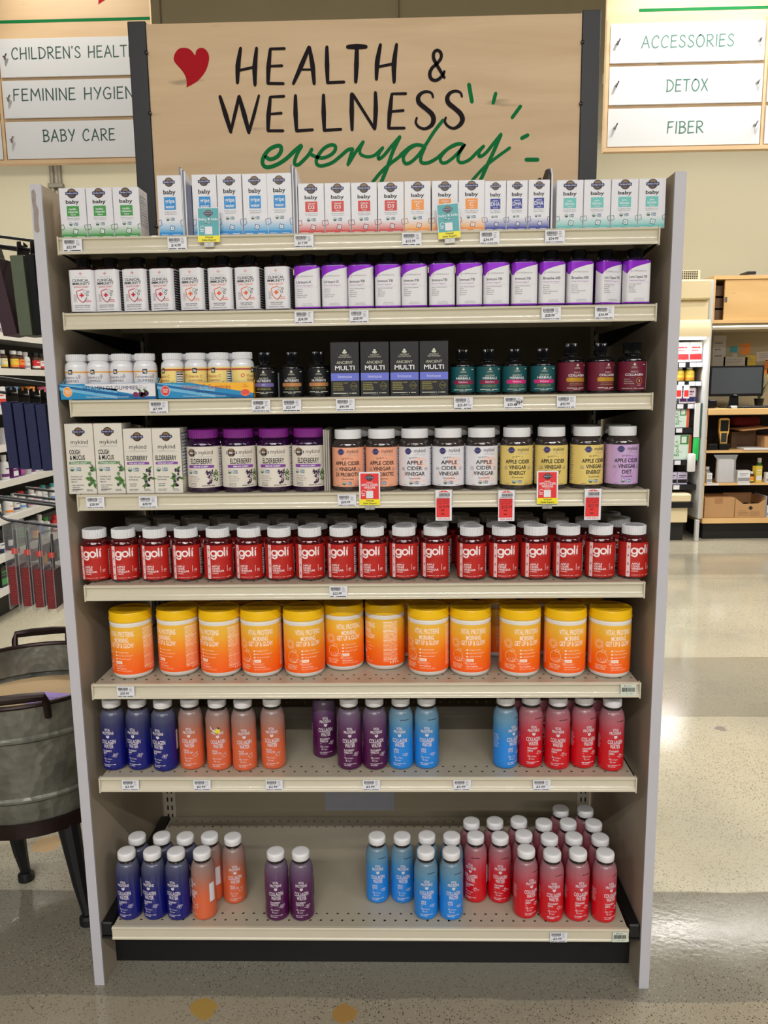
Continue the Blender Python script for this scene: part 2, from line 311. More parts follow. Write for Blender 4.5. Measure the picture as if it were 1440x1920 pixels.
RAYS=[([(0.26, 2.101), (0.2674, 2.0615)], [0.0099]), ([(0.3258, 2.0792), (0.32, 2.0578)], [0.0088]), ([(0.3872, 2.0482), (0.3673, 2.0229)], [0.0088]), ([(0.4061, 1.981), (0.3916, 1.9743)], [0.0094]), ([(0.4035, 1.9235), (0.4317, 1.9229)], [0.0099])]

# ---------------------------------------------------------------- the room
def floor_material():
    m = bpy.data.materials.new('polished_concrete'); m.use_nodes = True; nt = m.node_tree; N = nt.nodes; L = nt.links
    b = N['Principled BSDF']; tc = N.new('ShaderNodeTexCoord'); P = tc.outputs['Object']
    sp = N.new('ShaderNodeSeparateXYZ'); L.new(P, sp.inputs[0])
    def noise(sc, det=4, rough=.55, src=P):
        n = N.new('ShaderNodeTexNoise'); n.inputs['Scale'].default_value = sc; n.inputs['Detail'].default_value = det; n.inputs['Roughness'].default_value = rough; L.new(src, n.inputs['Vector']); return n.outputs['Fac']
    def ramp(src, a, b_, c0=0.0, c1=1.0):
        r = N.new('ShaderNodeMapRange'); r.inputs['From Min'].default_value = a; r.inputs['From Max'].default_value = b_; r.inputs['To Min'].default_value = c0; r.inputs['To Max'].default_value = c1; r.interpolation_type = 'SMOOTHSTEP'; L.new(src, r.inputs['Value']); return r.outputs['Result']
    def math_(op, a, b_=None, c=None):
        n = N.new('ShaderNodeMath'); n.operation = op
        for k, v in enumerate((a, b_, c)):
            if v is None: continue
            if isinstance(v, (int, float)): n.inputs[k].default_value = v
            else: L.new(v, n.inputs[k])
        return n.outputs[0]
    def mix(f, a, c):
        n = N.new('ShaderNodeMix'); n.data_type = 'RGBA'
        if isinstance(f, float): n.inputs[0].default_value = f
        else: L.new(f, n.inputs[0])
        for k, v in ((6, a), (7, c)):
            if isinstance(v, tuple): n.inputs[k].default_value = v
            else: L.new(v, n.inputs[k])
        return n.outputs[2]
    # ragged edge of the poured bands and of the shade painted in front
    wob = math_('MULTIPLY_ADD', noise(2.2, 3), 0.05, -0.025)
    y = math_('ADD', sp.outputs['Y'], wob)
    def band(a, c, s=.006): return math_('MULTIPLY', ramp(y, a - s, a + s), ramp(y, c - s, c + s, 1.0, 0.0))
    col = mix(ramp(noise(1.1, 5), .35, .68), rgb(196, 188, 165), rgb(178, 171, 152))
    col = mix(math_('MULTIPLY', ramp(noise(.55, 3), .5, .72), .55), col, rgb(160, 155, 138))
    darker = math_('MAXIMUM', math_('MULTIPLY', band(-.036, .341), .9), math_('MAXIMUM', math_('MULTIPLY', band(1.478, 2.179), .5), math_('MULTIPLY', band(3.9, 4.6), .35)))  # darker concrete; the front band is deepened with painted shade
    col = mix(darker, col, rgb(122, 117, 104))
    col = mix(math_('MULTIPLY', band(-1.3, -.036), .6), col, rgb(132, 118, 98))  # shade on the floor before the unit, put into the colour
    # aggregate
    def specks(sc, thr, colr, amt, dens):
        nonlocal col
        v = N.new('ShaderNodeTexVoronoi'); v.inputs['Scale'].default_value = sc; v.inputs['Randomness'].default_value = 1.0
        wv = N.new('ShaderNodeVectorMath'); wv.operation = 'ADD'; nn = N.new('ShaderNodeTexNoise'); nn.inputs['Scale'].default_value = sc * .8; L.new(P, nn.inputs['Vector'])
        s2 = N.new('ShaderNodeVectorMath'); s2.operation = 'SCALE'; s2.inputs['Scale'].default_value = .9 / sc; L.new(nn.outputs['Color'], s2.inputs[0]); L.new(P, wv.inputs[0]); L.new(s2.outputs[0], wv.inputs[1]); L.new(wv.outputs[0], v.inputs['Vector'])
        cs = N.new('ShaderNodeSeparateColor'); L.new(v.outputs['Color'], cs.inputs[0])
        f = math_('MULTIPLY', ramp(v.outputs['Distance'], thr * .7, thr, 1.0, 0.0), math_('LESS_THAN', cs.outputs[0], dens))
        f = math_('MULTIPLY', f, ramp(noise(1.6, 2), .3, .6, .35, 1.0))
        col = mix(math_('MULTIPLY', f, amt), col, colr)
    specks(165, .34, rgb(66, 58, 48), .85, .34)
    specks(105, .30, rgb(96, 84, 66), .7, .22)
    specks(250, .36, rgb(52, 46, 40), .8, .25)
    specks(140, .26, rgb(220, 210, 186), .4, .22)
    # tan spots
    for sx, sy, r, c in ((-.37, -.069, .034, (176, 140, 62)), (-.053, -.078, .03, (170, 128, 60)), (-1.01, .561, .05, (205, 168, 118)), (1.75, 1.28, .05, (140, 135, 132)), (1.35, 1.36, .025, (140, 132, 132))):
        d = N.new('ShaderNodeVectorMath'); d.operation = 'DISTANCE'; L.new(P, d.inputs[0]); d.inputs[1].default_value = (sx, sy, 0)
        dd = math_('ADD', d.outputs['Value'], math_('MULTIPLY_ADD', noise(30, 2), .03, -.015))
        col = mix(math_('MULTIPLY', ramp(dd, r * .75, r, 1.0, 0.0), .85), col, rgb(*c))
    # sawn joints
    for yy in (1.478, 2.179, 3.784):
        col = mix(math_('MULTIPLY', ramp(math_('ABSOLUTE', math_('SUBTRACT', sp.outputs['Y'], yy)), .002, .005, 1.0, 0.0), .5), col, rgb(120, 105, 85))
    L.new(col, b.inputs['Base Color'])
    rr = ramp(noise(3, 3), .3, .7, .07, .17); L.new(rr, b.inputs['Roughness'])
    b.inputs['Coat Weight'].default_value = .0; b.inputs['Specular IOR Level'].default_value = .55
    bp = N.new('ShaderNodeBump'); bp.inputs['Strength'].default_value = .06; bp.inputs['Distance'].default_value = .003; L.new(noise(60, 3), bp.inputs['Height']); L.new(bp.outputs[0], b.inputs['Normal'])
    return m
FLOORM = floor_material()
WALLM = M('beige_wall_paint', (188, 181, 156), .8, vary=.04, scale=.8)
CEILM = M('ceiling_paint', (150, 146, 136), .9, vary=.03, scale=2)
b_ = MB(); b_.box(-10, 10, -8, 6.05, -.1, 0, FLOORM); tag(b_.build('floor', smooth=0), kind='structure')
b_ = MB(); b_.box(-10, 10, 5.95, 6.1, 0, 5.4, WALLM)
tag(b_.build('wall_back', smooth=0), kind='structure')
b_ = MB()
for x in (-2.05, .09):
    b_.box(x - .006, x + .006, 5.935, 5.95, 2.4, 5.4, M('wall_joint_cover', (140, 134, 116), .7))
tag(b_.build('trim_1', smooth=0), kind='structure')
b_ = MB(); b_.box(-10, 10, -8, 6.1, 5.4, 5.5, CEILM); tag(b_.build('ceiling', smooth=0), kind='structure')

# conduits running down the back wall
t = thing('wall_conduit', (-3.11, 5.93, 0), 0, 'pair of grey conduit pipes running down the beige back wall behind the left aisle sign', 'pipe')
for dx in (-.035, .035):
    mb = MB(); mb.tube([(dx, 0, 1.9), (dx, 0, 5.38)], .022, M('grey_conduit', (120, 114, 98), .5)); mb.build('pipe', t)
mb = MB()
for z in (2.6, 3.25, 4.2): mb.box(-.07, .07, -.03, .02, z - .02, z + .02, M('grey_conduit', (120, 114, 98), .5), .004)
mb.build('pipe_clamp', t)

# ceiling strip lamps
LAMPM = M('lamp_diffuser', (255, 250, 240), .5, vary=0, emit=2.6)
for i, (x, y, ln, pw, STRIP_Z) in enumerate(STRIPS):
    where = ['over the desk at the back right', 'over the back of the left aisle', 'over the right aisle', 'unseen over the left aisle, added to brighten its shelves', 'nearest in front of the display', 'farthest in front of the display', 'over the front left floor', 'over the front right floor'][i]
    t = thing('strip_lamp', (x, y, STRIP_Z), 0, 'white fluorescent strip lamp hanging ' + where, 'ceiling lamp', 'hanging strip lamps')
    mb = MB(); mb.box(-ln / 2, ln / 2, -.07, .07, .02, .09, M('lamp_housing', (220, 220, 218), .4), .006); mb.build('housing', t)
    mb = MB(); mb.box(-ln / 2 + .02, ln / 2 - .02, -.055, .055, -.012, .018, LAMPM, .005); mb.build('diffuser', t)
    for dx in (-ln / 3, ln / 3):
        mb = MB(); mb.tube([(dx, 0, .09), (dx, 0, 5.4 - STRIP_Z)], .006, BLKSTEEL, 6); mb.build('hanger', t)
    ld = bpy.data.lights.new('strip_light', 'AREA'); ld.shape = 'RECTANGLE'; ld.size = ln; ld.size_y = .12; ld.energy = pw; ld.color = (1.0, .985, .965) if y < 0 else (1.0, .965, .90)
    lo = bpy.data.objects.new('strip_light', ld); COL.objects.link(lo); lo.parent = t; lo.location = (0, 0, -.02)
# sign spotlights
for i, (p, q, pw) in enumerate(SPOTS):
    t = thing('track_spotlight', p, 0, ['black track spotlight aimed at the right aisle sign', 'black track spotlight aimed at the left aisle sign', 'black track spotlight aimed at the desk'][i], 'spotlight', 'track spotlights')
    d = (Vector(q) - Vector(p)).normalized(); rot = d.to_track_quat('-Z', 'Y').to_matrix().to_4x4()
    mb = MB(); mb.lathe([(.03, .12), (.045, .10), (.045, -.02), (.04, -.03), (.036, 0)], BLKPLASTIC, 20); o = mb.build('lamp_head', t); o.matrix_local = rot
    mb = MB(); mb.tube([(0, 0, .1), (0, 0, .3), (0, 0, 5.4 - p[2])], .01, BLKSTEEL, 6); mb.build('stem', t)
    ld = bpy.data.lights.new('spot_light', 'SPOT'); ld.energy = pw; ld.spot_size = math.radians(75); ld.spot_blend = .8; ld.shadow_soft_size = .035; ld.color = (1.0, .93, .82)
    lo = bpy.data.objects.new('spot_light', ld); COL.objects.link(lo); lo.parent = t; lo.matrix_local = rot @ Matrix.Translation((0, 0, -.035))

# ---------------------------------------------------------------- the display unit
ZS = [1.669, 1.523, 1.349, 1.153, .958, .737, .519]; ZB = .150
SWID = .590; YB = .468
def perforated():
    m = bpy.data.materials.new('perforated_beige_steel'); m.use_nodes = True; nt = m.node_tree; N = nt.nodes; L = nt.links
    b = N['Principled BSDF']; b.inputs['Roughness'].default_value = .38; b.inputs['Coat Weight'].default_value = .1
    tc = N.new('ShaderNodeTexCoord'); sp = N.new('ShaderNodeSeparateXYZ'); L.new(tc.outputs['Object'], sp.inputs[0])
    ns = N.new('ShaderNodeTexNoise'); ns.inputs['Scale'].default_value = 9; L.new(tc.outputs['Object'], ns.inputs['Vector'])
    r = N.new('ShaderNodeMapRange'); r.inputs['To Min'].default_value = .93; r.inputs['To Max'].default_value = 1.05; L.new(ns.outputs['Fac'], r.inputs['Value'])
    mx = N.new('ShaderNodeVectorMath'); mx.operation = 'SCALE'; mx.inputs[0].default_value = rgb(176, 166, 146)[:3]; L.new(r.outputs[0], mx.inputs['Scale']); L.new(mx.outputs[0], b.inputs['Base Color'])
    def mt(op, a, c=None):
        n = N.new('ShaderNodeMath'); n.operation = op
        for k, v in enumerate((a, c)):
            if v is None: continue
            if isinstance(v, (int, float)): n.inputs[k].default_value = v
            else: L.new(v, n.inputs[k])
        return n.outputs[0]
    pitch = .0247; tot = None
    # four rows of holes: two near the front edge, two near the back; alternate rows shift half a pitch
    for yy, sh in ((.027, 0.0), (.050, .5), (.412, 0.0), (.440, .5)):
        fx = mt('MULTIPLY', mt('SUBTRACT', mt('FRACT', mt('ADD', mt('DIVIDE', sp.outputs['X'], pitch), 100.0 + sh)), .5), pitch)
        fy = mt('SUBTRACT', sp.outputs['Y'], yy)
        d = mt('SQRT', mt('ADD', mt('MULTIPLY', fx, fx), mt('MULTIPLY', fy, fy)))
        h = mt('LESS_THAN', d, .0031)
        tot = h if tot is None else mt('MAXIMUM', tot, h)
    tr = N.new('ShaderNodeBsdfTransparent'); ms = N.new('ShaderNodeMixShader'); L.new(tot, ms.inputs[0]); L.new(b.outputs[0], ms.inputs[1]); L.new(tr.outputs[0], ms.inputs[2]); L.new(ms.outputs[0], N['Material Output'].inputs['Surface'])
    return m
PERF = perforated()
U = thing('shelving_unit', (0, 0, 0), 0, 'beige end of aisle shelving unit with seven shelves stocked with supplements', 'shelf')
for s in (-1, 1):
    mb = MB(); x0, x1 = sorted((s * .6185, s * .640))
    mb.box(x0, x1, .004, .60, 0, 1.770, LAM); o = mb.build('side_panel', U, smooth=0)
    e = MB(); e.box(x0 - .0004, x1 + .0004, -.0006, .005, 0, 1.7704, EDGE); eo = e.build('edge_band', o, smooth=0); eo['label'] = 'grey edge band'
    if s < 0:
        pts = [(-.0125, 1.757), (-.006, 1.761), (-.002, 1.752), (-.004, 1.735), (.0015, 1.722), (-.001, 1.70), (.0, 1.682), (-.006, 1.679), (-.0125, 1.683), (-.011, 1.72), (-.013, 1.74)]
        p = MB(); p.prism([(-.6275 + u * .8, v) for u, v in pts], -.0012, -.0005, M('torn_glue_residue', (150, 138, 132), .8, vary=.25, scale=90)); po = p.build('tape_residue', o, smooth=0); po['label'] = 'brownish strip of torn tape residue'
BACKM = M('beige_back_panel', (150, 140, 116), .6, vary=.04, scale=6)
mb = MB(); mb.box(-.585, .585, YB, YB + .012, .10, 1.655, BACKM); mb.build('back_panel', U, smooth=0)
for s in (-1, 1):
    mb = MB(); mb.box(s * .592 - .017, s * .592 + .017, YB - .004, YB + .03, 0, 1.66, STEEL)
    for k in range(60):
        z = .12 + k * .0254
        for dx in (-.006, .006): mb.box(s * .592 + dx - .002, s * .592 + dx + .002, YB - .0048, YB - .0038, z, z + .013, BLKSTEEL)
    mb.build('slotted_upright', U, smooth=0)
def price_rail(z, h=.0325):
    mb = MB(); prof = [(.004, z), (-.001, z + .0005), (-.0035, z - .0015), (-.0035, z - .004), (-.0005, z - .0055), (.0012, z - .010), (.0014, z - .018), (.0006, z - .0225), (-.0012, z - .0245), (-.0034, z - .0262),
            (-.0045, z - .0285), (-.004, z - h), (.002, z - h), (.004, z - h + .002)]
    mb.prism(prof, -SWID, SWID, RAIL, 'x')
    return mb
for z in ZS:
    mb = MB(); mb.box(-SWID + .002, SWID - .002, .001, YB - .006, z - .0012, z, PERF)
    sh = mb.build('shelf', U, smooth=0)
    mb = MB(); mb.box(-SWID + .002, SWID - .002, .0015, .004, z - .030, z - .0015, STEEL); mb.box(-SWID + .002, -SWID + .004, .004, YB - .006, z - .03, z - .0015, STEEL); mb.box(SWID - .004, SWID - .002, .004, YB - .006, z - .03, z - .0015, STEEL)
    mb.box(-SWID + .004, SWID - .004, .14, .144, z - .02, z - .0015, STEEL); mb.box(-SWID + .004, SWID - .004, .30, .304, z - .02, z - .0015, STEEL); mb.build('shelf_frame', sh, smooth=0)
    ro = price_rail(z).build('price_rail', sh, smooth=50)
    for s in (-1, 1):
        mb = MB(); mb.box(s * (SWID + .0012) - .0016, s * (SWID + .0012) + .0016, -.0062, .006, z - .0345, z + .0015, RAIL, .0008); mb.build('rail_end_cap', sh)
        mb = MB(); mb.prism([(.02, z - .012), (.02, z - .028), (YB - .01, z - .075), (YB - .01, z - .004)], s * (SWID + .006) - .0015, s * (SWID + .006) + .0015, BLKSTEEL, 'x'); mb.build('shelf_bracket', sh, smooth=0)
# base
mb = MB(); mb.box(-SWID + .002, SWID - .002, .001, YB - .006, ZB - .0015, ZB, PERF); bs = mb.build('base_deck', U, smooth=0)
mb = MB(); BASER = M('worn_beige_rail', (206, 197, 174), .32, vary=.05, scale=18, coat=.2)
mb.prism([(.006, ZB), (-.001, ZB + .0006), (-.0035, ZB - .0015), (-.003, ZB - .005), (-.001, ZB - .007), (-.001, ZB - .024), (-.003, ZB - .0265), (-.003, ZB - .0295), (.006, ZB - .0295)], -SWID, SWID, BASER, 'x'); mb.build('base_rail', bs, smooth=0)
for s in (-1, 1):
    mb = MB(); mb.box(*sorted((s * .5915, s * .6175)), .006, YB - .01, .122, ZB + .006, BLKSTEEL, .003); mb.build('base_bracket', U)
mb = MB(); mb.box(-.6175, .6175, .078, .09, 0, .121, M('black_kick_plate', (7, 7, 8), .5, vary=.3, scale=14)); mb.build('kick_plate', U, smooth=0)
mb = MB(); mb.box(-.6175, .6175, .006, .10, .117, .1215, BLKSTEEL); mb.build('base_lip', U, smooth=0)
# wing panel that carries the hooks, fixed to the outside of the left side panel
WP = MB(); WP.box(-.650, -.6405, .13, .50, .80, 1.72, BLKSTEEL, .002); wp = WP.build('hook_panel', U); wp['label'] = 'black hook panel on the outside of the left side panel'
mb = MB(); mb.box(-.143, .055, YB - .0012, YB - .0002, .167, .33, M('grey_paper', (150, 150, 156), .8)); mb.build('paper_sheet', smooth=0)
tag(bpy.data.objects['paper_sheet'], 'plain grey paper sheet stuck on the back panel above the bottom shelf', 'paper')

# ---------------------------------------------------------------- big plywood sign
def plywood(name, c0, c1, sc):
    m = bpy.data.materials.new(name); m.use_nodes = True; nt = m.node_tree; N = nt.nodes; L = nt.links; b = N['Principled BSDF']; b.inputs['Roughness'].default_value = .5
    tc = N.new('ShaderNodeTexCoord'); mp = N.new('ShaderNodeMapping'); mp.inputs['Scale'].default_value = (1.2 * sc, 1, 9 * sc); L.new(tc.outputs['Object'], mp.inputs[0])
    n = N.new('ShaderNodeTexNoise'); n.inputs['Scale'].default_value = 2.0; n.inputs['Detail'].default_value = 6; n.inputs['Distortion'].default_value = .6; L.new(mp.outputs[0], n.inputs['Vector'])
    cr = N.new('ShaderNodeValToRGB'); cr.color_ramp.elements[0].position = .3; cr.color_ramp.elements[0].color = rgb(*c0); cr.color_ramp.elements[1].position = .7; cr.color_ramp.elements[1].color = rgb(*c1); L.new(n.outputs['Fac'], cr.inputs[0])
    n2 = N.new('ShaderNodeTexNoise'); n2.inputs['Scale'].default_value = 5; n2.inputs['Detail'].default_value = 2
    mp2 = N.new('ShaderNodeMapping'); mp2.inputs['Scale'].default_value = (1, 1, 5); L.new(tc.outputs['Object'], mp2.inputs[0]); L.new(mp2.outputs[0], n2.inputs['Vector'])
    r = N.new('ShaderNodeMapRange'); r.inputs['From Min'].default_value = .70; r.inputs['From Max'].default_value = .78; L.new(n2.outputs['Fac'], r.inputs[0])
    mx = N.new('ShaderNodeMix'); mx.data_type = 'RGBA'; L.new(r.outputs[0], mx.inputs[0]); L.new(cr.outputs[0], mx.inputs[6]); mx.inputs[7].default_value = rgb(*[int(v * .78) for v in c0]); L.new(mx.outputs[2], b.inputs['Base Color'])
    return m
PLY = plywood('birch_plywood', (205, 172, 130), (220, 190, 150), 1.0)
T = thing('header_sign', (0, 0, 0), 0, 'tall plywood header sign reading HEALTH & WELLNESS everyday between black posts', 'sign')
mb = MB(); mb.box(-.5345, .5345, YB, YB + .018, 1.672, 2.256, PLY); mb.build('sign_board', T, smooth=0)
for s in (-1, 1):
    mb = MB(); mb.box(s * .556 - .0225, s * .556 + .0225, YB - .004, YB + .04, 1.668, 2.262, BLKSTEEL, .0015); po = mb.build('sign_post', T)
    for z in (2.05, 2.19, 1.78):
        mb = MB(); mb.lathe([(.0048, 0), (.0048, .0015), (.003, .0025)], BLKPLASTIC, 14); o = mb.build('bolt', po); o.matrix_local = Matrix.Translation((s * .535, YB - .004, z)) @ Matrix.Rotation(PI / 2, 4, 'X')
INK = M('black_vinyl', (24, 14, 20), .7, vary=.02, spec=.2); GRN = M('green_vinyl', (0, 116, 58), .7, vary=.02, spec=.2); RED = M('red_vinyl', (176, 16, 30), .7, vary=.03, spec=.2)
pr = Print(front(YB), base=.0004, lift=.00008)
for k, (p, wd) in enumerate(SCRIPT): pr.stroke(p, wd, GRN, k % 12)
pr.build('green_lettering', T)
for p, wd in RAYS:
    q = Print(front(YB), base=.0004); q.stroke(p, wd, GRN, 0); q.build('green_dash', T)
pr = Print(front(YB), base=.0016, lift=.00008)
for k, (p, wd) in enumerate(BLOCK_LETTERS): pr.stroke(p, wd, INK, k % 4)
pr.build('black_lettering', T)
pr = Print(front(YB), base=.0004); hp, _ = smooth_path(HEART + [HEART[0]], [1] * (len(HEART) + 1), 3); pr.poly(hp[:-1], RED); pr.build('red_heart', T)

# ---------------------------------------------------------------- hanging aisle signs
LET = {  # brush capitals in a box of height 1: width, strokes
 'A': (.62, [[(0, 0), (.33, 1)], [(.33, 1), (.62, 0)], [(.13, .36), (.52, .36)]]), 'B': (.52, [[(.06, 0), (.06, 1)], [(.0, .97), (.3, .99), (.46, .8), (.34, .58), (.08, .53)], [(.1, .53), (.4, .5), (.52, .27), (.36, .04), (0, .01)]]),
 'C': (.56, [[(.52, .8), (.46, .96), (.3, .99), (.1, .8), (0, .45), (.08, .13), (.26, .0), (.5, .1)]]), 'D': (.6, [[(.06, 0), (.06, 1)], [(0, .98), (.3, .95), (.56, .68), (.56, .35), (.36, .08), (0, .01)]]),
 'E': (.46, [[(.04, 1), (0, 0)], [(.04, .99), (.46, 1)], [(.02, .54), (.4, .55)], [(0, .01), (.46, .03)]]), 'F': (.46, [[(.06, 1), (0, 0)], [(.05, .98), (.46, 1)], [(.03, .52), (.38, .55)]]),
 'G': (.6, [[(.52, .84), (.42, .98), (.24, .97), (.06, .75), (0, .42), (.1, .1), (.3, .0), (.52, .12), (.54, .42)], [(.32, .43), (.58, .44)]]), 'H': (.56, [[(.04, 1), (0, 0)], [(.54, 1), (.5, -.04)], [(.02, .45), (.52, .52)]]),
 'I': (.06, [[(.05, 1), (.02, 0)]]), 'L': (.44, [[(.03, 1), (.0, 0)], [(0, .01), (.44, .03)]]), 'M': (.76, [[(.04, 0), (.1, 1)], [(.1, 1), (.38, .38)], [(.38, .38), (.66, 1)], [(.66, 1), (.76, 0)]]),
 'N': (.58, [[(.03, 0), (.03, 1)], [(.03, 1), (.54, 0)], [(.54, 0), (.56, 1)]]), 'O': (.62, [[(.32, 1), (.1, .82), (0, .48), (.1, .13), (.3, 0), (.52, .16), (.62, .52), (.52, .86), (.32, 1), (.2, .95)]]),
 'R': (.54, [[(.04, 0), (.04, 1)], [(0, .97), (.32, .99), (.48, .78), (.36, .55), (.06, .48)], [(.16, .5), (.54, 0)]]), 'S': (.48, [[(.44, .82), (.36, .97), (.18, .97), (.06, .78), (.18, .58), (.38, .42), (.46, .2), (.3, .02), (.1, .04), (0, .18)]]),
 'T': (.56, [[(0, .98), (.56, 1)], [(.29, .98), (.27, 0)]]), 'X': (.54, [[(.02, 1), (.54, 0)], [(.5, 1), (0, 0)]]), 'Y': (.54, [[(.02, 1), (.28, .48)], [(.54, 1), (.2, 0)]]), "'": (.06, [[(.05, 1.02), (.03, .86)]]), ' ': (.34, [])}
def brush_text(pr, s, u0, u1, v, h, m, thick=.115, gap=.2):
    x = 0; st = []
    for c in s:
        wd, ss = LET[c]
        for p in ss: st.append([(x + a, b) for a, b in p])
        x += wd + gap
    k = (u1 - u0) / (x - gap)
    for i, p in enumerate(st): pr.stroke([(u0 + a * k, v + b * h) for a, b in p], [h * thick * 1.1, h * thick * .9] if len(p) == 2 else h * thick, m, i % 4)
YSN = 2.4
PLY2 = plywood('aisle_sign_plywood', (214, 180, 138), (228, 198, 158), .7)
SIGNW = M('white_sign_panel', (224, 226, 230), .45, vary=.01)
LETG = M('dark_green_paint', (48, 84, 74), .5, vary=.05); LETLIT = M('lit_green_paint', (72, 122, 110), .5, vary=.05)  # second green is the first lightened, painting in the right sign's overexposure
ZP = [(3.040, 2.868), (2.853, 2.683), (2.666, 2.495)]
def aisle_sign(x0, x1, px0, px1, rows, ink, label, extra):
    t = thing('aisle_sign', (0, 0, 0), 0, label, 'sign', 'hanging aisle signs')
    mb = MB(); mb.box(x0, x1, YSN + .012, YSN + .034, 2.472, 3.42, PLY2); bd = mb.build('sign_board', t, smooth=0)
    mb = MB()
    for a, b2, z0, z1 in ((x0, x1, 2.472, 2.490), (x0, x0 + .014, 2.49, 3.06), (x1 - .014, x1, 2.49, 3.06)): mb.box(a, b2, YSN - .004, YSN + .0118, z0, z1, PLY2)
    if extra: mb.box(extra - .006, extra + .006, YSN + .002, YSN + .0118, 2.49, 3.06, PLY2)
    mb.build('sign_frame', bd, smooth=0)
    for (z1, z0), (txt, u0, u1, v, h) in zip(ZP, rows):
        mb = MB(); mb.box(px0, px1, YSN, YSN + .008, z0, z1, SIGNW, .001); p = mb.build('name_panel', t); p['label'] = 'white panel reading ' + txt
        q = Print(front(YSN)); brush_text(q, txt, u0, u1, v, h, ink); q.build('lettering', p)
        for sx in (px0 + .03, px1 - .03):
            mb = MB(); mb.tube([(sx, YSN + .004, (z0 + z1) / 2), (sx, YSN - .022, (z0 + z1) / 2)], .004, M('nickel', (170, 168, 170), .25, 1.0), 8); mb.tube([(sx, YSN - .012, (z0 + z1) / 2 - .012), (sx + .004, YSN - .016, (z0 + z1) / 2), (sx + .012, YSN - .014, (z0 + z1) / 2 + .016)], .0035, M('nickel', (170, 168, 170), .25, 1.0), 6)
            mb.build('hook_screw', p)
    return t
tl = aisle_sign(-2.62, -1.100, -1.838, -1.118, [("CHILDREN'S HEALTH", -1.776, -1.176, 2.949, .050), ('FEMININE HYGIENE', -1.784, -1.158, 2.762, .052), ('BABY CARE', -1.655, -1.303, 2.574, .052)], LETG, "hanging plywood aisle sign with white panel reading CHILDREN'S HEALTH", -1.850)
for (z1, z0) in ZP:
    mb = MB(); mb.box(-2.60, -1.862, YSN, YSN + .008, z0, z1, SIGNW, .001); mb.build('name_panel', tl)
pr = Print(front(YSN + .012), base=.0004); pr.rect(-2.62, -1.100, 3.113, 3.127, GRN); pr.build('green_stripe', tl)
pr = Print(front(YSN + .012), base=.0006); pr.poly([(-1.345 + a * 2.1, 3.186 + b * 2.1) for a, b in [(0, 0), (.002, .012), (-.004, .026), (-.018, .04), (-.026, .055), (-.018, .068), (-.004, .07), (.01, .058), (.018, .07), (.03, .07), (.04, .058), (.04, .042), (.032, .025), (.018, .01)]], RED); pr.build('red_heart', tl)
tr_ = aisle_sign(1.069, 2.60, 1.087, 1.811, [('ACCESSORIES', 1.234, 1.664, 2.932, .052), ('DETOX', 1.359, 1.552, 2.738, .052), ('FIBER', 1.372, 1.541, 2.551, .052)], LETLIT, 'hanging plywood aisle sign with white panel reading ACCESSORIES', 1.822)
for (z1, z0) in ZP:
    mb = MB(); mb.box(1.834, 2.58, YSN, YSN + .008, z0, z1, SIGNW, .001); mb.build('name_panel', tr_)
pr = Print(front(YSN + .012), base=.0004); pr.rect(1.219, 2.45, 3.094, 3.108, GRN); pr.build('green_stripe', tr_)
for t_, xs in ((tl, (-2.3, -1.35)), (tr_, (1.35, 2.3))):
    for x in xs:
        mb = MB(); mb.tube([(x, YSN + .023, 3.40), (x, YSN + .023, 5.4)], .004, BLKSTEEL, 6); mb.build('hanging_wire', t_)

# ---------------------------------------------------------------- products: shared artwork
def logo(pr, u, v, w_, l=2, dim=False):
    """dark globe crossed by a navy banner"""
    r = w_ * .365
    pr.ellipse(u, v, r, r * .98, M('globe_brown', (50, 40, 34), .4, vary=.3, scale=500), l, 18)
    pr.ellipse(u, v + r * .45, r * .62, r * .34, M('globe_ochre', (130, 100, 60), .4, vary=.4, scale=500), l + 1, 12)
    pr.ellipse(u - r * .1, v - r * .5, r * .5, r * .28, M('globe_umber', (92, 72, 56), .4, vary=.4, scale=500), l + 1, 10)
    hb = w_ * .115
    pr.poly([(u - w_ / 2 + hb * .3, v - hb), (u + w_ / 2 - hb * .3, v - hb), (u + w_ / 2, v), (u + w_ / 2 - hb * .3, v + hb), (u - w_ / 2 + hb * .3, v + hb), (u - w_ / 2, v)], NAVY, l + 2)
    pr.text('Garden of Life', u, v - w_ * .05, w_ * .115, WHITE, l + 3, w=w_ * .84)
def seals(pr, u, v, s, l=2):
    pr.ellipse(u - s * .75, v, s * .52, s * .52, GREEN, l, 14); pr.ellipse(u - s * .75, v, s * .44, s * .44, WHITE, l + 1, 14)
    pr.ellipse(u - s * .75, v, s * .42, s * .42, GREEN, l + 2, 9, PI, 2 * PI); pr.text('USDA', u - s * .75, v + s * .06, s * .2, GREEN, l + 2, w=s * .6)
    pr.rect(u + s * .12, u + s * 1.35, v - s * .4, v + s * .4, TEAL, l); pr.rect(u + s * .2, u + s * .62, v - s * .3, v + s * .3, WHITE, l + 1)
    pr.stroke([(u + s * .25, v), (u + s * .38, v - s * .18), (u + s * .58, v + s * .2)], s * .12, GREEN, l + 2, False); pr.bars(u + s * .68, u + s * 1.28, v + s * .06, s * .12, WHITE, l + 1, 1); pr.bars(u + s * .68, u + s * 1.28, v - s * .2, s * .12, WHITE, l + 1, 1)
def block(pr, u, v, s, ang, ch, m, l=2):
    c, sn = math.cos(ang), math.sin(ang)
    sq = lambda k: [(u + (a * c - b * sn) * k, v + (a * sn + b * c) * k) for a, b in ((-1, -1), (1, -1), (1, 1), (-1, 1))]
    pr.poly(sq(s / 2), m, l); pr.poly(sq(s * .36), WHITE, l + 1); pr.text(ch, u, v - s * .22, s * .42, m, l + 2)
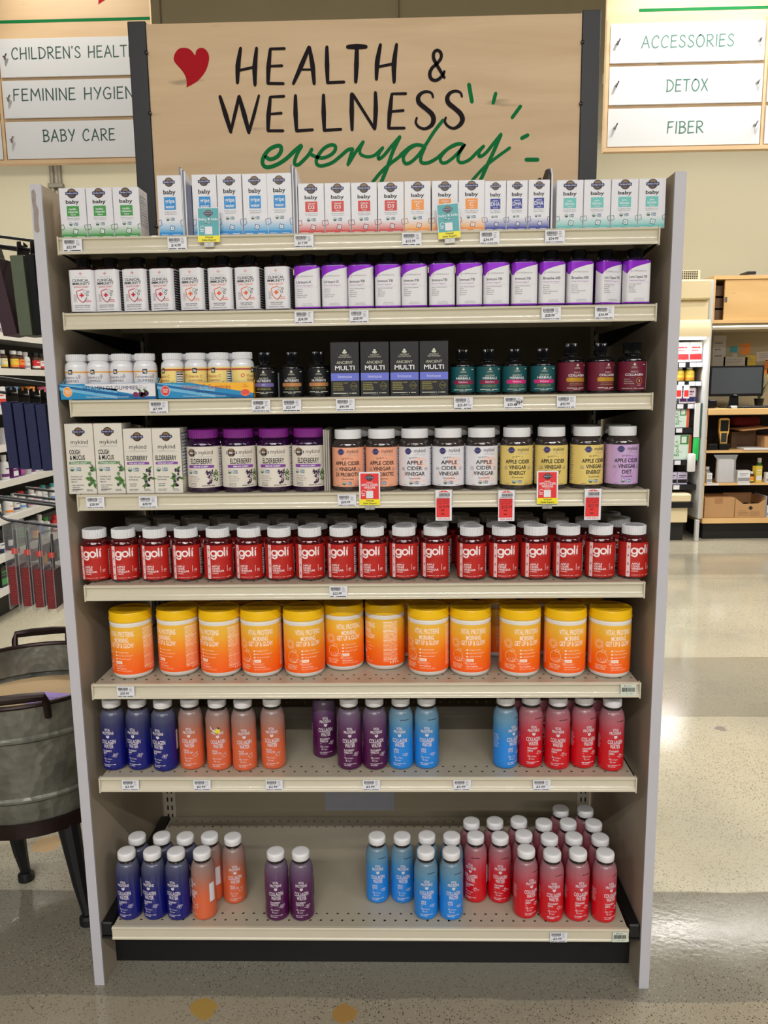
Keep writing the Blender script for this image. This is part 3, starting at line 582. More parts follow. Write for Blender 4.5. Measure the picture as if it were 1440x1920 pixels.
def fine(pr, u, v, wd, n, pitch, h, m, al='l', l=2, seed=0, words=3):
    rr = random.Random(seed + 11)
    for k in range(n):
        q = wd * rr.uniform(.6, 1.0); u0 = u if al == 'l' else u - q / 2
        pr.bars(u0, u0 + q, v - k * pitch, h, m, l, words, seed + k)
def carton_body(name, w_, h, d, mat, flap=True):
    t = thing(name)
    mb = MB(); mb.box(-w_ / 2, w_ / 2, -d / 2, d / 2, 0, h, mat, .0007)
    if flap: mb.box(-w_ / 2 + .001, w_ / 2 - .001, -d / 2 + .0006, -d / 2 + .0016, h - .0005, h + .0004, mat)
    mb.build('carton', t, smooth=0)
    return t
def nutrition(pr, u, v, w_, h, m, n=9, l=1):
    pr.rect(u, u + w_, v, v + h, m, l); pr.rect(u + w_ * .04, u + w_ * .96, v + h * .015, v + h * .985, WHITE, l + 1)
    for k in range(n): pr.bars(u + w_ * .08, u + w_ * .92, v + h * (k + .5) / n, h * .35 / n * (1.6 if k % 4 == 3 else 1), m, l + 2, 2, k)

# ---------------------------------------------------------------- top shelf: baby cartons
def baby_carton(w_, h, colr, square, notes, ch, usda=True, d=.052):
    t = carton_body('vitamin_carton', w_, h, d, CARD)
    key = '_'.join(str(c) for c in colr)
    cm = M('print_' + key, colr, .4, vary=.02); dk = M('print_dark_' + key, tuple(int(c * .72) for c in colr), .4, vary=.02)
    p = Print(front(-d / 2)); W2 = w_ / 2
    p.rect(-W2 + .0008, W2 - .0008, .0008, h * .26, grad_mat('fade_%s_%d' % (key, int(h * 1e4)), [(0, colr), (.3, tuple(int(c * .55 + 225 * .45) for c in colr)), (1, (222, 221, 226))], .004, h * .255), 0)
    p.rect(-W2 + .0008, W2 - .0008, .0008, h * .07, cm, 1); p.bars(-W2 + .004, -W2 * .25, h * .025, .0011, WHITE, 2, 2); p.bars(W2 * .15, W2 - .006, h * .025, .0011, WHITE, 2, 2)
    logo(p, 0, h * .895 if h < .11 else h * .89, w_ * .5)
    p.text('baby', 0, h * .695, h * .068, BLACK, 2, w=w_ * .5, bold=True)
    s0, s1 = h * .44, h * .645
    p.rect(-w_ * .235, w_ * .235, s0, s1, cm, 2)
    for s, vv, hh, ww in square: p.text(s, 0, s0 + (s1 - s0) * vv, (s1 - s0) * hh, WHITE, 3, w=w_ * ww, bold=True)
    for k, s in enumerate(notes): p.text(s, 0, h * (.395 - .033 * k), h * .017, GREY, 2, w=w_ * (.5 if k == 0 else .44))
    if usda: seals(p, -.001, h * .285, w_ * .13)
    else: seals(p, -.001 - w_ * .02, h * .285, w_ * .11)
    block(p, w_ * .05, h * .135, w_ * .19, -.25, ch, dk); 
    p.stroke([(-W2 + .001, h * .265), (-W2 + w_ * .1, h * .28), (-W2 + w_ * .13, h * .19), (-W2 + .001, h * .17)], w_ * .022, dk, 3, False)
    p.stroke([(W2 - .001, h * .27), (W2 - w_ * .1, h * .255), (W2 - w_ * .07, h * .17), (W2 - .001, h * .165)], w_ * .022, dk, 3, False)
    p.build('front_print', t)
    q = Print(side_r(w_ / 2)); nutrition(q, -d / 2 + .006, h * .25, d - .012, h * .6, LGREY, 10); q.build('side_print', t)
    return t
KINDS_TOP = {
 'green': (baby_carton(.0525, .0955, (62, 148, 66), [('multi-', .6, .2, .3), ('vitamin', .33, .2, .38), ('liquid', .1, .13, .18)], ['Essential Vitamins', 'for Toddlers'], 'C'), .0525, 'white baby multivitamin carton with green square'),
 'blue': (baby_carton(.0485, .1155, (28, 138, 208), [('gripe', .55, .3, .38), ('water', .12, .26, .38)], ["For Baby's Colic, Gas", '& Stomach Discomfort'], 'A'), .0485, 'taller white baby gripe water carton with blue square'),
 'red': (baby_carton(.0512, .0955, (206, 58, 48), [('vitamin', .72, .15, .3), ('D3', .28, .34, .24), ('liquid', .08, .1, .16)], ["For Baby's Bones", '& Immune System'], 'D'), .0512, 'white baby carton with red D3 square'),
 'orange': (baby_carton(.0512, .0955, (238, 146, 50), [('vitamin', .72, .15, .3), ('C', .28, .34, .14), ('liquid', .08, .1, .16)], ["For Baby's", 'Immune Support'], 'C'), .0512, 'white baby carton with orange C square'),
 'navy': (baby_carton(.0415, .0935, (44, 54, 150), [('plant', .74, .14, .26), ('DHA', .3, .36, .42), ('liquid', .08, .1, .2)], ["For Baby's", 'Brain & Eyes'], 'D', False), .0415, 'narrow white baby carton with navy DHA square'),
 'teal': (baby_carton(.0522, .0925, (104, 190, 184), [('pro-', .6, .2, .18), ('biotic', .3, .22, .34), ('liquid', .08, .1, .2)], ["For Baby's Colic,", 'Digestion & Immunity'], 'B'), .0522, 'white baby probiotic carton with pale teal square'),
}
TOPROW = [('green', [-.563, -.5095, -.456]), ('blue', [-.368, -.2985, -.2485, -.199, -.150]), ('red', [-.088, -.0355, .017, .0695]), ('orange', [.1225, .1755, .228]), ('navy', [.275, .3175, .360]), ('teal', [.4205, .474, .5275, .5805])]
Z = ZS[0]
for kd, xs in TOPROW:
    pt, wd, desc = KINDS_TOP[kd]
    for k, x in enumerate(xs):
        put(pt, (x, .012 + .026 + (.003 if kd == 'teal' else random.uniform(0, .003)), Z), random.uniform(-.012, .012), '%s, %s of %s' % (desc, nth(k, len(xs)), ['', '', 'two', 'three', 'four', 'five'][len(xs)]), 'carton', 'baby cartons with %s squares' % kd)
# folded shelf dividers
def divider(w_, h, d, m1, m2, n):
    t = thing('carton_divider'); 
    for k in range(n):
        mb = MB(); x = -w_ / 2 + w_ * (k + .5) / n; a = w_ / n * .42
        mb.prism([(0, 0), (d, 0), (d, h * .80), (.03, h * (.98 - .03 * k)), (0, h * (.99 - .02 * k))], x - a, x + a, (m1, m2)[k % 2], 'x'); mb.build('card_sheet', t, smooth=0)
    return t
DIVW = M('white_folded_card', (212, 212, 218), .5, vary=.02); DIVG = M('grey_folded_card', (120, 122, 132), .5, vary=.1); DIVB = M('shaded_printed_card', (96, 100, 122), .45, vary=.25, scale=60); DIVK = M('dark_card', (70, 58, 56), .6, vary=.2)
put(divider(.012, .133, .16, DIVG, DIVW, 4), (-.342, .016, Z), 0, 'folded white and grey cartons wedged right of the leftmost gripe water carton', 'divider', 'folded carton dividers')
mb = MB(); mb.box(-.0065, .0065, 0, .05, 0, .098, DIVB, .0005); o = mb.build('sideways_carton', smooth=0); o.location = (-.3325, .019, Z + .0006); tag(o, 'printed carton turned sideways, shade painted slate blue, left of the second gripe water carton', 'carton')  # shadowed side of a carton, its shade painted as slate colour
put(divider(.013, .133, .17, DIVG, DIVW, 4), (-.1215, .016, Z), 0, 'folded white cartons standing between blue and red square cartons', 'divider', 'folded carton dividers')
for k, (x, h) in enumerate([(.354, .105), (.361, .108), (.3705, .118), (.3765, .121), (.3825, .123)]):
    mb = MB(); mb.prism([(0, 0), (.2, 0), (.2, h * .6), (.035, h), (.012, h * .97), (0, h * .85)], -.0016, .0016, DIVK if k < 4 else DIVW, 'x'); o = mb.build('carton_divider', smooth=0); o.location = (x + .003, .068 if k < 3 else .016, Z + .0006)
    tag(o, ['brown card divider, leftmost of the dark fins behind the navy cartons', 'brown card divider, second of the dark fins behind navy cartons', 'brown card divider, third of the dark fins behind navy cartons', 'tall brown card divider right of the rightmost navy carton', 'tall pale card divider left of the leftmost teal carton'][k], 'divider', 'folded carton dividers')

# ---------------------------------------------------------------- second shelf: square bottles
AMBER = M('dark_amber_plastic', (26, 8, 8), .12, vary=.2, coat=.3); VIOLETB = M('dark_violet_plastic', (40, 6, 62), .12, vary=.2, coat=.3)
BCAP = M('black_ribbed_cap', (10, 10, 12), .12, vary=.1)
def square_bottle(name, bm_):
    a = .0259; t = thing(name); mb = MB(); E = 5.5
    mb.lathe([(a * .9, 0, E), (a, .003, E), (a, .086, E), (a * .97, .0885, E), (a * .86, .0905, 4), (a * .6, .0925, 2.5), (.0125, .0935), (.0125, .096)], bm_, 64); mb.build('bottle', t, smooth=50)
    mb = MB(); mb.lathe([(.0148, 0), (.0150, .001), (.0150, .0165), (.0142, .0178), (.010, .0180)], BCAP, 44, rib=.04); o = mb.build('cap', t, smooth=25); o.location = (0, 0, .0925)
    return t, a, squarish(a, E)
LABW = M('satin_white_label', (224, 222, 226), .42, vary=.015); PURP = M('metallic_purple_label', (148, 44, 206), .3, .35, vary=.05)
CREAMP = M('warm_white_label', (226, 218, 208), .42, vary=.015)
def clinical(kind):
    t, a, mp = square_bottle('supplement_bottle', AMBER); half = a
    p = Print(mp, .0016, .0003)
    base = LABW; acc = M('crimson_print', (196, 36, 62), .5, vary=0) if kind == 'quick' else M('orange_print', (226, 104, 52), .5, vary=0); dark = M('maroon_print', (110, 18, 42), .5, vary=0) if kind == 'quick' else M('rust_print', (170, 60, 36), .5, vary=0)
    p.rect(-a - .012, a * 3 - .004, .0035, .0855, base, 0)
    p.rect(a + .006, a + .034, .006, .083, M('ink_black_label', (34, 32, 36), .45, vary=0), 1)
    for k in range(15): p.bars(a + .008, a + .032, .009 + k * .0049, .0016, LGREY, 2, 3, k)
    v = .0782
    for dx, dy in ((0, .0028), (0, -.0028), (.0028, 0), (-.0028, 0)): p.stroke([(dx * .4, v + dy * .4), (dx, v + dy)], .0013, acc, 1, False)
    p.text('LifeSeasons', 0, .0705, .0019, LGREY, 1, w=.024)
    p.text('CLINICAL', 0, .0625, .0050, BLACK, 1, w=.034, bold=True); p.text('IMMUNITY', 0, .0560, .0050, BLACK, 1, w=.036, bold=True)
    p.text('QUICK-START' if kind == 'quick' else 'DAILY BOOST', 0, .0505, .0032, acc, 1, w=.030, bold=True)
    sh = [(.0035, .0475), (-.001, .0462), (-.0095, .0435), (-.0094, .038), (-.0075, .030), (-.003, .0245), (.002, .0215)]
    p.stroke(sh, .0016, acc, 1); p.stroke([(.002, .0215), (.007, .0262), (.0095, .031)], .0016, dark, 2)
    p.rect(-.001 - .001, -.001 + .001 + .0018, .0318, .0398, acc, 1); p.rect(-.0046, .0036 + .001, .0342, .0372, acc, 2)
    p.ring(.0075, .0425, .0032, .0006, BLACK, 1); p.ring(.0135, .0425, .0017, .0009, BLACK, 1); p.ring(.011, .0365, .0022, .001, BLACK, 1)
    fine(p, -.0165, .0365, .008, 7, .0022, .0007, GREY, seed=3, words=1); p.bars(.008, .0175, .0285 - .003, .0012, acc, 1, 2); p.bars(.0065, .019, .0225, .0012, acc, 1, 1)
    a1, a2 = ('ACTIVATED DEFENSES', 'RESULTS IN 2 HOURS') if kind == 'quick' else ('KEEPS DEFENSES', 'ACTIVE & ALERT')
    p.text(a1, 0, .0148, .0020, BLACK, 1, w=.032 if kind == 'quick' else .026, bold=True); p.text(a2, 0, .0113, .0020, BLACK, 1, w=.030 if kind == 'quick' else .024, bold=True); p.bars(-.016, .016, .0070, .0010, GREY, 1, 4)
    p.build('label', t); return t
def seasons(title, sub, lines, seed):
    t, a, mp = square_bottle('supplement_bottle', VIOLETB)
    p = Print(mp, .0016, .0003); p.rect(-a - .016, a * 3 - .004, .0035, .0855, PURP, 0)
    us = [-a - .016 + (a * 2 + .034) * k / 40 for k in range(41)]
    def sw(u):
        if u < -a + .003: return .060 + (-(u + a - .003)) * .55
        f = (u + a - .003) / (2 * a - .004); return .060 + .0215 * min(1, f) ** .42 + max(0, f - .9) * .01
    p.wedge(us, lambda u: .0062, lambda u: min(.084, sw(u)), LABW, 1)
    p.rect(a + .001, a + .036, .0062, .082, LABW, 1); p.rect(a + .008, a + .034, .008, .080, M('ink_black_label', (34, 32, 36), .45, vary=0), 2)
    for k in range(15): p.bars(a + .010, a + .032, .010 + k * .0047, .0016, LGREY, 3, 3, k)
    u0 = -.0205
    for dx, dy, m in ((0, .0028, GOLD), (0, -.0028, GOLD), (.0026, 0, LGREY), (-.0026, 0, LGREY)): p.stroke([(u0 + .0035 + dx * .4, .0655 + dy * .4), (u0 + .0035 + dx, .0655 + dy)], .0010, m, 2, False)
    p.text('LifeSeasons', u0 + .0075, .0645, .0030, GREY, 2, w=.0265, al='l')
    p.text(title, u0 + .0005, .0520, .0048, M('slate_print', (56, 54, 72), .5, vary=0), 2, al='l', bold=True, w=min(.036, .0034 * len(title)))
    p.text(sub, u0 + .0005, .0462, .0030, M('mauve_print', (150, 70, 170), .5, vary=0), 2, al='l', w=min(.034, .00185 * len(sub)))
    p.rect(u0, .0225, .0436, .0439, LGREY, 2)
    for k, s in enumerate(lines): p.text(s, u0 + .0005, .0395 - k * .0038, .0021, GREY, 2, al='l', bold=True, w=.00142 * len(s))
    p.text('Dietary Supplement', .001, .0115, .0017, GREY, 2, w=.019); p.text('60 Vegetarian Capsules', .001, .0085, .0017, GREY, 2, w=.022)
    p.build('label', t); return t
IMT = ['Lactic Acidophilus', 'Astragali', 'Olive Leaf', 'Elderberry', 'Echinacea']
K2 = {'quick': (clinical('quick'), 'dark bottle with white label and crimson QUICK-START shield'), 'daily': (clinical('daily'), 'dark bottle with white label and orange DAILY BOOST shield'),
      'urinari': (seasons('Urinari-X', 'Urinary/Yeast Support*', ['Cranberry', 'D-Mannose', 'Uva Ursi', 'Grapefruit Seed', 'Caprylic Acid'], 1), 'purple and white bottle for urinary support'),
      'immuni': (seasons('Immuni-T\u00ae', 'Immune Support*', ['Larch Arabinogalactan', 'Reishi', 'Olive Leaf', 'Elderberry', 'Echinacea'], 2), 'purple and white bottle for immune support'),
      'breathe': (seasons('Breathe-X\u00ae', 'Allergy & Sinus Support*', ['Quercetin', 'Bromelain', 'Vitamin C', 'Citrus Bioflavonoids', 'Nettle Leaf'], 3), 'purple and white bottle for allergy and sinus support'),
      'lung': (seasons('Lung Capaci-T\u00ae', 'Respiration Support*', ['N-Acetyl Cysteine', 'Boswellia', 'Mullein', 'Cordyceps', 'Eucalyptus'], 4), 'purple and white bottle for lung support')}
R2X = [-.5685, -.5095, -.4505, -.391, -.331, -.2725, -.217, -.1595, -.1005, -.0455, .0085, .0635, .1185, .1745, .2285, .2845, .341, .3975, .455, .513, .5705]
R2X = [-.560, -.506, -.4495, -.394, -.333, -.2755, -.2205, -.1605, -.1005, -.0455, .0080, .0615, .1155, .1710, .2255, .2800, .3355, .3905, .4460, .5015, .5590]
R2K = ['quick'] * 4 + ['daily'] * 4 + ['urinari'] * 2 + ['immuni'] * 7 + ['breathe'] * 2 + ['lung'] * 2
ROT2 = [2, -8, -9, -10, -9, -8, -9, -6, -4, -3, -6, 0, -4, -2, 0, -1, 2, 3, 4, 24, 6]
cnt = {}
tot2 = {k: R2K.count(k) for k in K2}
WORDN = ['zero', 'one', 'two', 'three', 'four', 'five', 'six', 'seven', 'eight', 'nine', 'ten', 'eleven', 'twelve', 'thirteen', 'fourteen', 'fifteen', 'sixteen', 'seventeen', 'eighteen']
for x, k, r in zip(R2X, R2K, ROT2):
    i = cnt.get(k, 0); cnt[k] = i + 1
    put(K2[k][0], (x, .014 + .0275 + (.006 if r > 20 else 0), ZS[1]), math.radians(r), '%s, %s of %s' % (K2[k][1], nth(i, tot2[k]), WORDN[tot2[k]]), 'bottle', 'square supplement bottles on the second shelf')

# ---------------------------------------------------------------- third shelf
WPL = M('white_bottle_plastic', (224, 224, 228), .25, vary=.01, coat=.2)
def round_bottle(name, r, hs, ht, rn, zc, rc, hc, body, cap, rib=.03, n=40):
    """straight side to hs, shoulder to ht, neck rn, cap from zc"""
    t = thing(name); mb = MB()
    prof = [(r * .86, 0), (r * .97, .0015), (r, .005), (r, hs)]
    for k in range(1, 7):
        a = PI / 2 * k / 6; prof.append((rn + (r - rn) * math.cos(a), hs + (ht - hs) * math.sin(a)))
    prof += [(rn, zc + .001)]
    mb.lathe(prof, body, n); mb.build('bottle', t, smooth=40)
    mb = MB(); mb.lathe([(rc * .985, 0), (rc, .0008), (rc, hc - .0012), (rc * .95, hc), (rc * .80, hc - .0004), (rc * .78, hc - .0010)], cap, 72 if rib else 40, rib=rib); o = mb.build('cap', t, smooth=25); o.location = (0, 0, zc)
    return t
def vit_d():
    r = .0238; t = round_bottle('gummy_bottle', r, .062, .075, .0185, .078, .0205, .0135, WPL, WPL)
    p = Print(cyl(r), .003, .0003); p.rect(-.05, .05, .008, .062, LABW, 0); p.rect(-.05, .05, .0535, .0565, M('amber_band', (226, 168, 74), .4, vary=.03), 1)
    p.rect(-.0045, .0045, .0505, .0600, BLACK, 2); p.stroke([(-.003, .0575), (.003, .0555), (-.003, .0545), (.003, .0525)], .0011, WHITE, 3)
    p.text('VITAMIN D3', 0, .0415, .0042, NAVY, 2, w=.036); p.text('GUMMIES', 0, .0345, .0046, BLACK, 2, w=.032); p.ellipse(-.0225, .047, .0035, .0045, M('amber_band', (226, 168, 74), .4, vary=.03), 1); fine(p, .015, .049, .006, 3, .0018, .0008, GREY, words=1); p.bars(-.009, .009, .030, .001, GREY, 1, 3)
    p.build('label', t); return t
def vit_c():
    r = .0238; t = round_bottle('gummy_bottle', r, .062, .075, .0185, .078, .0205, .0135, WPL, WPL)
    ye = M('pale_yellow_label', (238, 214, 130), .42, vary=.02); rd = M('brick_red_print', (176, 66, 48), .45, vary=0)
    p = Print(cyl(r), .003, .0003); p.rect(-.05, .05, .008, .062, ye, 0); p.rect(-.05, .05, .0555, .0590, rd, 1); p.rect(-.0045, .0045, .0505, .0605, BLACK, 2); p.stroke([(-.003, .0575), (.003, .0555), (-.003, .0545), (.003, .0525)], .0011, WHITE, 3)
    p.text('Vitamin C', 0, .0410, .0056, rd, 2, w=.031); p.text('Gummies', 0, .0335, .0050, rd, 2, w=.028); p.ellipse(-.0225, .0445, .004, .004, M('sale_red', (214, 60, 52), .5, vary=0), 1)
    p.poly([(.012, .026), (.019, .033), (.0225, .034), (.018, .027)], M('leaf_green', (70, 112, 46), .5, vary=.1), 2); p.poly([(-.016, .022), (-.010, .030), (-.006, .030), (-.010, .022)], M('leaf_green', (70, 112, 46), .5, vary=.1), 2)
    nutrition(p, .028, .012, .018, .042, BLACK, 9, 1); p.build('label', t); return t
VD, VC = vit_d(), vit_c(); Z = ZS[2]
for k, (x, r) in enumerate(zip([-.5895, -.5425, -.4945, -.4455], [-12, -14, -16, 14])): put(VD, (x, .038, Z + .0015), math.radians(r), 'white vitamin D gummy bottle in the blue tray, %s of front four' % nth(k, 4), 'bottle', 'vitamin D gummy bottles')
for k, x in enumerate([-.567, -.519, -.471]): put(VD, (x, .089, Z + .0015), .3 * k, 'white vitamin D bottle, %s in the back row of its tray' % nth(k, 3), 'bottle', 'vitamin D gummy bottles')
for k, (x, r) in enumerate(zip([-.3880, -.3390, -.2905, -.2420], [-38, 6, -20, 64])): put(VC, (x, .038, Z + .0015), math.radians(r), 'yellow vitamin C bottle in the orange tray, %s of front four' % nth(k, 4), 'bottle', 'vitamin C gummy bottles')
for k, x in enumerate([-.3660, -.3145, -.2630]): put(VC, (x, .089, Z + .0015), .5 * k, 'vitamin C gummy bottle behind the front four, %s in the back row' % nth(k, 3), 'bottle', 'vitamin C gummy bottles')
TB = M('tray_blue', (38, 138, 190), .4, vary=.02); TB2 = M('tray_light_blue', (112, 180, 216), .4, vary=.02); TB3 = M('tray_deep_blue', (20, 100, 160), .4, vary=.02)
def tray(kind):
    w_, h, d = .1985, .0325, .118; t = thing('display_tray'); mb = MB(); th = .0012
    side = TB if kind == 'd' else M('tray_yellow', (244, 180, 50), .4, vary=.02)
    mb.box(-w_ / 2, w_ / 2, 0, d, 0, th, TB); mb.box(-w_ / 2, w_ / 2, 0, th, 0, h, TB); mb.box(-w_ / 2, w_ / 2, d - th, d, 0, h * 1.1, TB)
    for s in (-1, 1): mb.prism([(0, 0), (d, 0), (d, h * 1.1), (.03, h * 1.35), (.012, h), (0, h)], s * (w_ / 2 - .0006) - .0006, s * (w_ / 2 - .0006) + .0006, TB2 if kind == 'd' else side, 'x')
    mb.build('carton', t, smooth=0)
    p = Print(front(0), .004); L_, R2 = -w_ / 2, w_ / 2; us = [L_ + w_ * k / 30 for k in range(31)]
    s = lambda u: (u - L_) / w_
    if kind == 'd':
        p.wedge([u for u in us if s(u) > .26], lambda u: max(.006, h * (1.1 - (s(u) - .1) * 1.15)), lambda u: h - .0004, LABW, 1)
        p.wedge([u for u in us if s(u) < .62], lambda u: max(.0004, h * (.62 - s(u) * .95)), lambda u: max(.0006, min(h - .0004, h * (1.0 - s(u) * .55))), TB2, 1)
        p.wedge(us, lambda u: max(.0004, h * (.82 - s(u) * .98)), lambda u: min(h - .0004, max(.005, h * (.95 - s(u) * .90))), TB3, 2)
        p.text('VITAMIN D3 GUMMIES', .006, .0200, .0076, NAVY, 4, w=.114); p.text('1000 IU Vitamin D3', -.008, .0128, .0034, TB3, 4, w=.040); p.text('Dietary Supplement \u2022 Net Contents: 20 Gummies', .000, .0045, .0025, WHITE, 4, w=.088)
        p.text('Great', .070, .0265, .0022, GREY, 4); p.text('wild berry taste!', .070, .0225, .0022, GREY, 4, w=.024)
        for u, v, c in ((.058, .0098, (122, 44, 84)), (.069, .0105, (86, 24, 62)), (.080, .012, (70, 24, 56)), (.073, .0085, (100, 30, 66))): p.ellipse(u, v, .0055, .0055, M('berry_%d' % c[0], c, .4, vary=.3, scale=600), 4)
        for u in (.066, .077): p.poly([(u, .015), (u - .004, .020), (u, .0215), (u + .005, .018)], M('leaf_green', (70, 112, 46), .5, vary=.1), 4)
        oc = M('tray_orange', (240, 160, 70), .4, vary=.02)
    else:
        p.wedge([u for u in us if s(u) > .3], lambda u: max(.010, h * (1.35 - (s(u)) * 1.05)), lambda u: h - .0004, M('tray_yellow', (244, 180, 50), .4, vary=.02), 1)
        p.wedge([u for u in us if s(u) < .62], lambda u: max(.0004, h * (.62 - s(u) * .95)), lambda u: max(.0006, min(h - .0004, h * (1.0 - s(u) * .55))), TB2, 1)
        p.wedge(us, lambda u: max(.0004, h * (.82 - s(u) * .98)), lambda u: min(h - .0004, max(.005, h * (.95 - s(u) * .90))), TB3, 2)
        rd = M('brick_red_print', (176, 66, 48), .45, vary=0)
        p.text('Vitamin C Gummies', .001, .0195, .0088, rd, 4, w=.102); p.text('250 mg Vitamin C', .001, .0122, .0034, NAVY, 4, w=.040); p.text('Dietary Supplement \u2022 Net Contents: 20 Gummies', -.002, .0040, .0025, WHITE, 4, w=.088)
        p.text('Tart', .082, .0265, .0022, rd, 4); p.text('Tangerine', .082, .0225, .0022, rd, 4)
        p.ellipse(.082, .012, .0100, .0080, M('grapefruit_peel', (232, 120, 70), .4, vary=.05), 4, 16, PI, 2 * PI); p.ellipse(.082, .0122, .0088, .0055, M('grapefruit_flesh', (226, 84, 74), .4, vary=.25, scale=400), 5, 16)
        oc = M('sale_red', (214, 60, 52), .5, vary=0)
    p.ellipse(L_ + .0165, .0165, .0096, .0105, LABW, 3, 24); p.ellipse(L_ + .0165, .0165, .0088, .0097, oc, 4, 24); p.text('TRAVEL', L_ + .0165, .0172, .0030, WHITE, 5, w=.013, bold=True); p.text('SIZE', L_ + .0165, .0128, .0030, WHITE, 5, w=.009, bold=True)
    p.build('front_print', t); return t
put(tray('d'), (-.517, .0075, Z), 0, 'blue and white cardboard display tray of vitamin D gummies', 'tray'); put(tray('c'), (-.3145, .0075, Z), 0, 'blue and orange cardboard display tray of vitamin C gummies', 'tray')
INKB = M('near_black_bottle', (10, 10, 13), .10, vary=.2, coat=.4); CHAR = M('charcoal_label', (23, 23, 27), .4, vary=.03); PALE = M('pale_sage_print', (206, 206, 186), .5, vary=0); OLIVE = M('olive_print', (140, 132, 70), .5, vary=0)
def trefoil(p, u, v, s, m, l):
    for a in (PI / 2, PI / 2 + 2.1, PI / 2 - 2.1): p.ellipse(u + s * .42 * math.cos(a), v + s * .42 * math.sin(a), s * .4, s * .36, m, l, 12)
    p.rect(u - s * .06, u + s * .06, v - s * .8, v, m, l + 1)
def ancient(lab, l1, l2, band, bt, notes, r=.0250, tall=False, bandtype=True, wide=False, name='supplement_bottle'):
    capr = .0118 if not tall else .0125
    if wide: capr = .0180
    hs, ht, zc, hc = (.058, .068, .0715, .0205) if not tall else (.064, .076, .080, .0215)
    t = round_bottle(name, r, hs, ht, capr * .86, zc, capr, hc, INKB, BCAP, .06)
    p = Print(cyl(r), .003, .0003); v1 = hs - .001; v0 = .0055
    p.rect(-r * 2.1, r * 2.1, v0, v1, lab, 0); H = v1 - v0
    trefoil(p, 0, v0 + H * .90, .0034, PALE, 1); p.text('ANCIENT', 0, v0 + H * .80, .0016, PALE, 1, w=.010); p.text('NUTRITION', 0, v0 + H * .765, .0016, PALE, 1, w=.013); p.bars(.018, .024, v0 + H * .88, .0016, PALE, 1, 1)
    p.text(l1, 0, v0 + H * .615, .0032, PALE, 1, w=.0028 * len(l1)); p.text(l2, 0, v0 + H * .505, .0044, WHITE, 1, w=min(.046 if tall else .030, .0046 * len(l2)), bold=True)
    if bandtype:
        p.rect(-.021, .021, v0 + H * .32, v0 + H * .465, band, 1); p.poly([(-.0229, v0 + H * .39), (-.021, v0 + H * .32), (-.021, v0 + H * .465)], band, 1); p.poly([(.0229, v0 + H * .39), (.021, v0 + H * .465), (.021, v0 + H * .32)], band, 1)
        p.text(bt, 0, v0 + H * .372, .0030, WHITE, 2, w=.0019 * len(bt))
        p.bars(-.015, .015, v0 + H * .255, .0011, OLIVE, 1, 4, 1); p.bars(-.016, .016, v0 + H * .20, .0011, OLIVE, 1, 4, 2); p.bars(-.021, .021, v0 + H * .09, .0012, PALE, 1, 6, 3); p.bars(-.008, .008, v0 + H * .05, .0009, PALE, 1, 3)
    else:
        for k, s in enumerate(('Supports', 'Healthy Skin,', 'Nails and Joints')): p.text(s, -.020, v0 + H * (.37 - k * .075), .0022, PALE, 1, al='l')
        p.ring(.0105, v0 + H * .33, .0062, .0012, GOLD, 1); p.text('5', .0105, v0 + H * .29, .0048, PALE, 1, bold=True); p.bars(.0065, .0145, v0 + H * .165, .0010, PALE, 1, 2); p.bars(-.025, .025, v0 + H * .055, .0011, PALE, 1, 6)
        p.rect(.031, .0335, v0 + .001, v1 - .001, LGREY, 1)
    p.build('label', t); return t
LAV = M('lavender_band', (132, 118, 186), .3, .3, vary=.02); COP = M('copper_band', (226, 158, 104), .3, .5, vary=.03)
n1 = ancient(CHAR, 'ANCIENT', 'NUTRIENTS', LAV, 'Zinc', 0, .0237); n2 = ancient(CHAR, 'ANCIENT', 'NUTRIENTS', COP, '', 0, .0237)
put(n1, (-.196, .040, Z), 0, 'small black bottle with lavender band beside the vitamin C tray', 'bottle', 'black nutrient bottles')
put(n2, (-.1395, .040, Z), .05, 'small black bottle with copper band, left of the copper pair', 'bottle', 'black nutrient bottles')
put(n2, (-.085, .040, Z), .12, 'small black bottle with copper band beside the black cartons', 'bottle', 'black nutrient bottles')
mb = MB(); mb.box(-.001, .001, 0, .12, 0, .05, M('clear_divider', (90, 92, 96), .2, vary=0)); o = mb.build('shelf_divider', smooth=0); o.location = (-.1655, .02, Z + .0006); tag(o, 'thin grey shelf divider between the lavender and copper banded bottles', 'divider')
